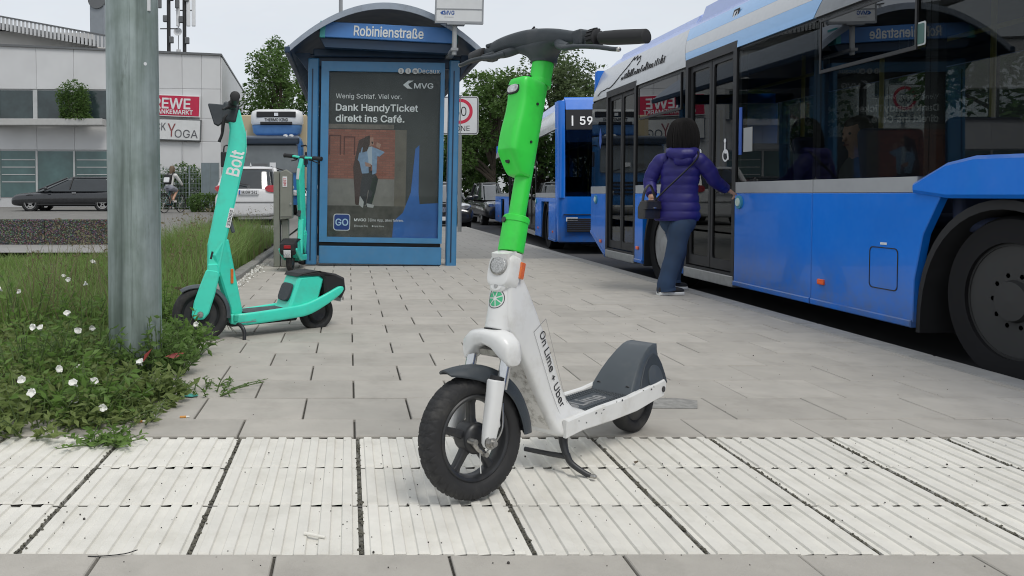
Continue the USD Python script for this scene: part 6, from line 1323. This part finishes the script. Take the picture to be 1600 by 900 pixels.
# ================================================================== people
M_skin = mat('skin', (.50, .29, .20), .55, var=.06, vs=12)
M_hairb = mat('hair_black', (.010, .009, .009), .7, var=.4, vs=1, stretch=(70, 70, 7), bump=.7, bs=110, spec=.15)
M_jack = mat('jacket_ultramarine', (.014, .011, .125), .5, var=.15, vs=10, sheen=.0, spec=.4, bump=.35, bs=60)
M_jean = mat('jeans_blue', (.018, .040, .085), .85, var=.22, vs=9, bump=.4, bs=220)
M_shoe = mat('shoe_black', (.012, .012, .014), .7); M_sole = mat('sole_white', (.62, .62, .60), .6)
def finger(b, d, L, r, curl, nrm):
    """one finger as a chain of balls: base, direction, length, radius, curl towards nrm"""
    d = V(*d) / np.linalg.norm(d); nrm = V(*nrm); P = [V(*b)]; a = 0
    for k, f in enumerate((.42, .32, .26)):
        a += curl; dd = d * math.cos(a) + nrm * math.sin(a); P.append(P[-1] + dd * L * f)
    return [tuple(p) + (r * (1 - .1 * k),) for k, p in enumerate(P)]
def hand(wrist, d, up, side, curls, s=1.0):
    """palm from the wrist along d; up = back of the hand, side = towards the thumb"""
    w, d, up, side = (V(*q) for q in (wrist, d, up, side)); d /= np.linalg.norm(d); up = up - d * (up @ d); up /= np.linalg.norm(up); side = np.cross(up, d) * np.sign(np.cross(up, d) @ side)
    K = [w + d * .075 * s + side * o * s for o in (.026, .009, -.009, -.026)]
    ch = [[tuple(w) + (.018 * s,), tuple(k) + (.0105 * s,)] for k in K] + [[tuple(K[0]) + (.0105 * s,), tuple(K[3]) + (.0105 * s,)]]
    for k, L, c in zip(K, (.066, .073, .068, .054), curls): ch.append(finger(k, d, L * s, .0082 * s, c, -up))
    tb = w + d * .025 * s + side * .024 * s
    ch.append([tuple(w + d * .01 * s) + (.016 * s,), tuple(tb) + (.012 * s,), tuple(tb + (d * .7 + side * .7) * .032 * s) + (.0098 * s,), tuple(tb + (d * .9 + side * .55 - up * .2) * .06 * s) + (.0082 * s,)])
    return bones(ch, .004, 4)
# --- woman at the bus door; x to the right, y away from the camera
WM = thing('person', 'woman with black bob in a quilted ultramarine jacket and jeans pressing the bus door button', 'person', (2.735, 6.55, 0))
hip, neck = V(0, 0, .70), V(.045, .03, 1.165)
rs, re, rw = V(.135, -.075, 1.10), V(.265, -.075, .945), V(.415, .02, .868)
ls_, le, lw = V(-.105, .085, 1.10), V(-.185, .12, .93), V(-.205, .03, .80)
rk, ra = V(-.045, -.085, .37), V(-.135, -.12, .075)
lk, la = V(.045, .10, .36), V(.055, .22, .10)
q4 = lambda p, r: (p[0], p[1], p[2], r)
body = bones([[q4(hip, .06), q4(V(.015, .01, .88), .06), q4(V(.03, .01, 1.02), .065), q4(neck, .048), q4(V(.055, .045, 1.25), .045)],
    [q4(rs, .05), q4(re, .038), q4(rw, .026)], [q4(ls_, .05), q4(le, .038), q4(lw, .026)], [q4(V(.03, .01, 1.06), .05), q4(rs, .04)], [q4(V(.03, .01, 1.06), .05), q4(ls_, .04)],
    [q4(hip + V(.03, -.05, -.03), .05), q4(rk, .036), q4(ra, .03)], [q4(hip + V(-.03, .05, -.03), .05), q4(lk, .036), q4(la, .03)],
    [q4(V(.055, .045, 1.29), .07), q4(V(.062, .06, 1.335), .082), q4(V(.068, .075, 1.36), .08)], [q4(V(.06, .06, 1.25), .045), q4(V(.085, .10, 1.255), .035)], [q4(V(.09, .125, 1.30), .018), q4(V(.10, .15, 1.285), .013)]], .018, 6)
part(WM, 'body', body, M_skin, smooth=True)
hd = V(.065, .06, 1.325)
n = 36; R = []
for z, rx, ry, ox, oy in ((-.150, .105, .086, -.012, -.022), (-.145, .118, .10, -.010, -.02), (-.10, .130, .116, -.008, -.014), (-.04, .131, .122, -.004, -.008), (.02, .126, .122, 0, 0), (.07, .112, .112, 0, 0), (.105, .085, .09, 0, 0), (.130, .045, .05, 0, 0), (.142, .008, .008, 0, 0)):
    t = np.arange(n) / n * 2 * np.pi
    # hair covers the back and sides; the face side (away to the right) is cut in
    fr_ = np.clip(np.cos(t - .9) - .45, 0, 1) * (1 if z < .03 else .0)
    k = (1 - .55 * fr_) * (1 + .022 * np.sin(t * 9 + z * 14) + .016 * np.sin(t * 17 - z * 9))
    rx, ry = rx * .92, ry * .92
    R.append(np.c_[hd[0] + ox + rx * k * np.cos(t), hd[1] + oy + ry * k * np.sin(t), np.full(n, hd[2] + z)])
part(WM, 'hair', loft(spline(np.array(R).reshape(len(R), -1), 3).reshape(-1, n, 3)), M_hairb, smooth=60)
rh = np.random.default_rng(8); ST = []
for i in range(330):
    a = rh.uniform(0, 2 * np.pi); m_ = rh.uniform(.87, .965); dz = rh.uniform(-.012, .01)
    if abs((a - .9 + np.pi) % (2 * np.pi) - np.pi) < .75: continue
    P = [hd + V(.05 * math.cos(a) * m_, .055 * math.sin(a) * m_, .134), hd + V(.095 * math.cos(a) * m_, .098 * math.sin(a) * m_, .098), hd + V(.127 * math.cos(a + .05) * m_, .124 * math.sin(a + .05) * m_, .02), hd + V(-.006 + .134 * math.cos(a + .08) * m_, -.01 + .121 * math.sin(a + .08) * m_, -.07), hd + V(-.012 + .122 * math.cos(a + .1) * m_, -.022 + .103 * math.sin(a + .1) * m_, -.150 + dz)]
    ST.append(tube(P, [.0025, .0035, .004, .004, .0015], 4, k=3))
part(WM, 'hair_strands', cat(ST), M_hairb, kind='stuff', smooth=60)
for s in (-1, 1): part(WM, 'eye', trimesh.creation.icosphere(subdivisions=2, radius=.0095).apply_translation((.105 + .02 * s, .135 - .016 * s, 1.335)), M_stk)
# jacket: puffed rows
R = []; n = 44
prof = [(.615, .185, .142, .0), (.64, .190, .146, .0), (.70, .185, .142, .005), (.78, .170, .128, .01), (.86, .152, .112, .018), (.94, .158, .114, .024), (1.02, .165, .115, .03), (1.08, .160, .108, .034), (1.13, .125, .09, .038), (1.17, .085, .072, .042), (1.205, .075, .068, .045)]
pz = np.array(prof); zs = np.linspace(.615, 1.205, 74)
for z in zs:
    rx, ry, ox = (np.interp(z, pz[:, 0], pz[:, i]) for i in (1, 2, 3))
    puff = 1 + .055 * (abs(math.sin((z - .615) / .072 * math.pi)) ** .6 - .6) * (1 if z < 1.12 else .3)
    t = np.arange(n) / n * 2 * np.pi; wr = 1 + .018 * meshkit.noise(np.c_[np.cos(t) * 3, np.sin(t) * 3, np.full(n, z * 22)], 5)
    x = rx * puff * wr * np.sign(np.cos(t)) * np.abs(np.cos(t)) ** .85; y = ry * puff * wr * np.sign(np.sin(t)) * np.abs(np.sin(t)) ** .85
    a = -.50; x = x * .93; R.append(np.c_[ox + x * math.cos(a) - y * math.sin(a), .015 + x * math.sin(a) + y * math.cos(a), np.full(n, z)])
jk = part(WM, 'jacket', loft(R), M_jack, smooth=60)
def sleeve(P, rr):
    P = spline(np.array(P), 10); m = len(P); s = np.linspace(0, 1, m); r = np.interp(s, np.linspace(0, 1, len(rr)), rr)
    P2 = np.array([P[min(int(i), m - 1)] for i in np.linspace(0, m - 1, m)]); Q = np.linspace(0, 1, 60)
    P3 = np.stack([np.interp(Q, s, P2[:, i]) for i in range(3)], 1); r3 = np.interp(Q, s, r) * (1 + .07 * (np.abs(np.sin(Q * 7.5 * np.pi)) ** .6 - .6))
    r3[0] *= .6; r3[-1] *= .8
    return tube(P3, r3, 18)
part(jk, 'sleeve', sleeve([rs + V(-.05, .02, .01), rs, (rs + re) / 2 + V(.012, -.012, 0), re, (re + rw) / 2 + V(0, -.006, -.006), rw - (rw - re) * .08], [.060, .068, .062, .055, .049, .042]), M_jack, smooth=60)
part(jk, 'sleeve', sleeve([ls_ + V(.05, -.02, .01), ls_, (ls_ + le) / 2 + V(-.012, .01, 0), le, (le + lw) / 2, lw + V(0, 0, .02)], [.060, .067, .061, .055, .048, .042]), M_jack, smooth=60)
part(jk, 'hood', bones([[(-.06, -.02, 1.165, .045), (-.005, -.075, 1.15, .058), (.06, -.085, 1.155, .052), (.12, -.04, 1.175, .042)], [(-.02, -.07, 1.10, .045), (.04, -.085, 1.10, .048)], [(-.06, .0, 1.18, .035), (-.05, .06, 1.19, .03)], [(.12, -.03, 1.18, .035), (.13, .03, 1.19, .03)]], .014, 5), M_jack, smooth=True)
part(jk, 'hem_band', loft([ring((.0, .015, z), V(math.cos(-.5), math.sin(-.5), 0), V(-math.sin(-.5), math.cos(-.5), 0), .172 * k, .142 * k, 44, 2.2) for z, k in ((.607, .97), (.612, 1.0), (.628, 1.005), (.633, .97))]), M_jack)
# jeans with slightly flared hems
def leg(P, rr): 
    P = spline(np.array(P), 8); Q = np.linspace(0, 1, len(P)); r = np.interp(Q, np.linspace(0, 1, len(rr)), rr); r = r * (1 + .025 * np.sin(Q * 40) * (Q > .35))
    return tube(P, r, 20)
jn = part(WM, 'jeans', leg([hip + V(.04, -.05, -.0), hip + V(.035, -.055, -.10), (hip + rk) / 2 + V(.012, -.03, 0), rk, (rk + ra) / 2 + V(-.003, 0, 0), ra + V(0, 0, .015), ra + V(.002, 0, -.035)], [.088, .092, .088, .075, .070, .069, .074]), M_jean, smooth=60)
part(jn, 'trouser_leg', leg([hip + V(-.04, .05, -.0), hip + V(-.03, .055, -.10), (hip + lk) / 2 + V(.0, .03, 0), lk, (lk + la) / 2, la + V(0, 0, .015), la + V(.0, 0, -.035)], [.088, .092, .088, .074, .068, .066, .070]), M_jean, smooth=60)
part(jn, 'seat', bones([[q4(hip + V(.03, -.04, -.03), .092), q4(hip + V(-.03, .04, -.03), .092)]], .02, 3), M_jean, smooth=True)
def shoe(par, a, toe, lift=0):
    a, toe = V(*a), V(*toe); d = toe / np.linalg.norm(toe); s = V(-d[1], d[0], 0)
    secs = [(-.07, .026, .028, .055), (-.06, .034, .034, .062), (-.02, .037, .036, .066), (.04, .038, .030, .050), (.10, .040, .024, .040), (.135, .032, .018, .032), (.148, .016, .010, .024)]
    base = V(a[0], a[1], 0)
    up_ = loft(spline(np.array([ring(base + d * x + V(0, 0, .028 + h * .55 + lift * max(0, .05 - x)), s, V(0, 0, 1), w, h, 20, 2.6) for x, w, h, t in secs]).reshape(7, -1), 3).reshape(-1, 20, 3))
    so = loft(spline(np.array([ring(base + d * x + V(0, 0, .016 + lift * max(0, .05 - x)), s, V(0, 0, 1), w + .005, .016, 20, 4) for x, w, h, t in secs]).reshape(7, -1), 3).reshape(-1, 20, 3))
    p = part(par, 'shoe', up_, M_shoe, smooth=50); part(p, 'sole', so, M_sole, smooth=50)
shoe(WM, ra + V(-.0, 0, 0), (1, .10, 0)); shoe(WM, la, (1, .35, 0), .25)
hn = part(WM, 'hand', hand(rw, (.11, .028, -.052), (.2, -.5, .9), (.0, 1, .3), (.05, .45, .55, .6), .92), M_skin, smooth=True)
part(WM, 'hand', hand(lw, (-.02, -.02, -.1), (-.8, -.3, .1), (0, 1, 0), (.35, .4, .42, .45), .9), M_skin, smooth=True)
# her bag
M_leath = mat('bag_leather', (.014, .013, .013), .38, var=.2, vs=20, bump=.3, bs=200, coat=.2)
HBG = thing('handbag', 'black leather shoulder bag hanging at the side of the woman', 'bag', (2.735 - .255, 6.50, .70), 28)
part(HBG, 'bag_body', loft([ring((0, 0, z), V(1, 0, 0), V(0, 1, 0), a, b, 24, 5) for z, a, b in ((-.075, .095, .035), (-.07, .10, .045), (.02, .098, .046), (.06, .085, .035), (.068, .08, .028))]), M_leath, smooth=40)
part(HBG, 'flap', loft([ring((0, -.012, z), V(1, 0, 0), V(0, 1, 0), a, b, 24, 5) for z, a, b in ((.0, .092, .042), (.005, .098, .046), (.065, .092, .042), (.078, .07, .025))]), M_leath, smooth=40)
part(HBG, 'clasp', rbox((0, -.058, .015), (.03, .012, .012), .004), M_chrome)
part(HBG, 'strap', cat(tube([(-.08, 0, .06), (-.05, 0, .16), (.02, .01, .20), (.06, .0, .12), (.08, 0, .06)], .009, 8, k=4, flat=1.3)), M_leath)
c_, s_ = math.cos(math.radians(-28)), math.sin(math.radians(-28))
loc_ = lambda x, y, z: (lambda dx, dy: (dx * c_ - dy * s_, dx * s_ + dy * c_, z - .70))(x + .255, y + .05)
part(HBG, 'shoulder_strap', tube([loc_(-.22, -.05, .76), loc_(-.15, -.115, .86), loc_(-.05, -.155, .97), loc_(.06, -.155, 1.08), loc_(.115, -.125, 1.15), loc_(.12, -.06, 1.185)], .007, 8, k=5, flat=1.6), M_leath)
# --- cyclist and bicycle, heading away to the right
def sitter(name, label, loc, rz, hair, top, skin=M_skin, h=1.0):
    p = thing(name, label, 'person', loc, rz)
    b = bones([[(0, 0, .0, .13), (0, .02, .2, .12), (0, .0, .40, .13), (0, .0, .50, .06), (0, .01, .56, .05)], [(0, 0, .42, .09), (.17, 0, .42, .065), (.22, .08, .2, .045), (.15, .25, .1, .035)], [(0, 0, .42, .09), (-.17, 0, .42, .065), (-.22, .08, .2, .045), (-.15, .25, .1, .035)], [(.08, 0, -.02, .09), (.10, .35, .0, .07), (.1, .38, -.4, .05)], [(-.08, 0, -.02, .09), (-.10, .35, .0, .07), (-.1, .38, -.4, .05)],
        [(0, .02, .62, .065), (0, .015, .70, .085), (0, .01, .735, .08)], [(0, .095, .665, .012), (0, .11, .65, .013)], [(.078, 0, .67, .015), (.082, -.005, .69, .014)], [(-.078, 0, .67, .015), (-.082, -.005, .69, .014)]], .02, 5)
    part(p, 'body', b, skin, smooth=True)
    part(p, 'top', bones([[(0, 0, .0, .15), (0, .02, .2, .14), (0, 0, .38, .15), (0, 0, .47, .08)], [(0, 0, .41, .10), (.17, 0, .41, .085), (.225, .08, .2, .062)], [(0, 0, .41, .10), (-.17, 0, .41, .085), (-.225, .08, .2, .062)]], .02, 4), top, smooth=True)
    part(p, 'hair', bones([[(0, -.02, .73, .10), (0, -.035, .68, .09), (0, -.04, .62, .07)], [(.05, -.02, .72, .06), (.065, -.02, .64, .04)], [(-.05, -.02, .72, .06), (-.065, -.02, .64, .04)], [(0, .03, .77, .06), (0, -.02, .76, .085)]], .018, 4), hair, smooth=True)
    for s in (-1, 1): part(p, 'eye', trimesh.creation.icosphere(subdivisions=1, radius=.011).apply_translation((.032 * s, .086, .70)), M_ink)
    part(p, 'mouth', rbox((0, .088, .615), (.045, .012, .01), .004), mat('lips', (.30, .10, .09), .5))
    return p
sitter('person', 'dark haired passenger seated behind the big bus window, nearest the glass', (3.86, 6.0, .585), 100, mat('hair_brown', (.04, .028, .02), .6, var=.3, vs=30), mat('top_grey', (.10, .11, .12), .8))
sitter('person', 'second passenger farther inside the bus with lighter skin and short hair', (4.42, 6.75, .66), 70, mat('hair_dark', (.03, .03, .03), .6), mat('top_teal', (.05, .16, .14), .8))
CYC = far(270, 28.8); cz = LOT(28.8)
BK = thing('bicycle', 'dark bicycle ridden along the road by the person with the backpack', 'bicycle', (CYC[0] - .02, 28.8, cz), 68, scale=.96)
def bw(x):
    w = part(BK, 'wheel', lathe([(.335, -.022), (.35, -.018), (.352, 0), (.35, .018), (.335, .022), (.325, .012), (.325, -.012)], (x, 0, .352), (0, 1, 0), 44, closed=True), M_rub)
    part(w, 'spokes', cat([cyl((x + .03 * math.cos(a), 0, .352 + .03 * math.sin(a)), (x + .33 * math.cos(a + .2), 0, .352 + .33 * math.sin(a + .2)), .003, n=4) for a in np.arange(16) / 16 * 2 * np.pi]), M_steel, kind='stuff'); part(w, 'hub', cyl((x, -.05, .352), (x, .05, .352), .03, n=12), M_steel)
bw(-.52); bw(.55)
part(BK, 'frame', cat(tube([(-.52, .0, .352), (-.05, 0, .30), (.40, 0, .78)], [.014, .018, .02], 8), tube([(-.05, 0, .30), (-.2, 0, .88)], .018, 8), tube([(-.52, 0, .352), (-.18, 0, .78), (.38, 0, .86)], [.012, .016, .018], 8), tube([(.36, 0, .95), (.42, 0, .75), (.55, 0, .352)], [.018, .018, .014], 8)), mat('bike_frame', (.03, .10, .10), .4))
part(BK, 'handlebar', tube([(.30, -.28, 1.02), (.38, -.1, 1.04), (.38, .1, 1.04), (.30, .28, 1.02)], .014, 8, k=3), M_black); part(BK, 'head_stem', cyl((.36, 0, .92), (.38, 0, 1.05), .016, n=8), M_black)
part(BK, 'saddle', hull(np.vstack([ring((-.30, 0, .93), V(1, 0, 0), V(0, 1, 0), .08, .075, 10), ring((-.1, 0, .93), V(1, 0, 0), V(0, 1, 0), .06, .03, 8), ring((-.22, 0, .90), V(1, 0, 0), V(0, 1, 0), .1, .04, 8)])), M_black)
part(BK, 'chain_guard', bx(-.45, .05, .05, .065, .26, .36, .01), M_black); part(BK, 'mudguard', tube([(-.52 + .38 * math.cos(a), 0, .352 + .38 * math.sin(a)) for a in np.radians(np.linspace(20, 190, 14))], .018, 6), M_black)
for s in (-1, 1): part(BK, 'pedal', cat(cyl((-.05, s * .03, .30), (-.05 + .10 * s, s * .07, .30 - .14 * s), .012, n=6), bx(-.10 + .10 * s, .0 + .10 * s, s * .06, s * .15, .285 - .14 * s, .31 - .14 * s)), M_black)
CP = thing('person', 'cyclist in white top and grey shorts riding away past the hedge', 'person', (CYC[0] - .02, 28.8, cz), 68, scale=.96)
part(CP, 'body', bones([[(-.22, 0, 1.0, .12), (-.12, 0, 1.25, .11), (-.03, 0, 1.42, .09), (.0, 0, 1.53, .045)], [(.0, 0, 1.52, .045), (.03, 0, 1.62, .085), (.03, 0, 1.68, .09)], [(-.03, 0, 1.42, .08), (-.02, .17, 1.42, .05), (.14, .24, 1.22, .036), (.30, .25, 1.06, .028)], [(-.03, 0, 1.42, .08), (-.02, -.17, 1.42, .05), (.14, -.24, 1.22, .036), (.30, -.25, 1.06, .028)],
    [(-.2, .09, .96, .095), (.10, .11, .70, .062), (.03, .11, .28, .042), (.10, .11, .20, .03)], [(-.2, -.09, .96, .095), (.14, -.11, .86, .062), (-.10, -.11, .52, .042), (-.04, -.11, .46, .03)], [(.105, 0, 1.62, .014), (.12, 0, 1.605, .014)]], .02, 5), M_skin, smooth=True)
part(CP, 'white_top', bones([[(-.21, 0, 1.02, .145), (-.12, 0, 1.25, .135), (-.03, 0, 1.42, .11), (-.01, 0, 1.48, .07)], [(-.03, 0, 1.42, .10), (-.02, .17, 1.42, .075), (.14, .24, 1.22, .056), (.27, .25, 1.09, .045)], [(-.03, 0, 1.42, .10), (-.02, -.17, 1.42, .075), (.14, -.24, 1.22, .056), (.27, -.25, 1.09, .045)]], .02, 4), mat('top_white', (.62, .62, .60), .85), smooth=True)
part(CP, 'shorts', bones([[(-.21, 0, 1.0, .15), (-.2, .09, .95, .12), (.02, .105, .77, .095)], [(-.21, 0, 1.0, .15), (-.2, -.09, .95, .12), (.06, -.105, .88, .095)]], .02, 4), mat('shorts_grey', (.24, .25, .29), .85), smooth=True)
part(CP, 'hair', bones([[(.0, 0, 1.70, .105), (-.02, 0, 1.63, .10), (-.05, 0, 1.55, .075), (-.07, 0, 1.47, .05)]], .018, 4), mat('hair_lightbrown', (.13, .09, .055), .7), smooth=True)
for s, x, z in ((1, .13, .17), (-1, -.01, .43)): part(CP, 'shoe', rbox((x, .11 * s, z), (.24, .085, .085), .035), M_sole)
BP = thing('backpack', 'black and white backpack on the back of the cyclist', 'backpack', (CYC[0] - .02, 28.8, cz), 68, scale=.96)
part(BP, 'pack', T(rbox((0, 0, 0), (.17, .30, .40), .07), (-.27, 0, 1.27), ry=14), M_black); part(BP, 'front_pocket', T(rbox((0, 0, 0), (.06, .24, .20), .03), (-.365, 0, 1.25), ry=14), M_stk)
for s in (-1, 1): part(BP, 'strap', tube([(-.18, .1 * s, 1.44), (-.05, .12 * s, 1.53), (.08, .12 * s, 1.40), (.0, .13 * s, 1.2)], .018, 6, k=3, flat=1.5), M_black)
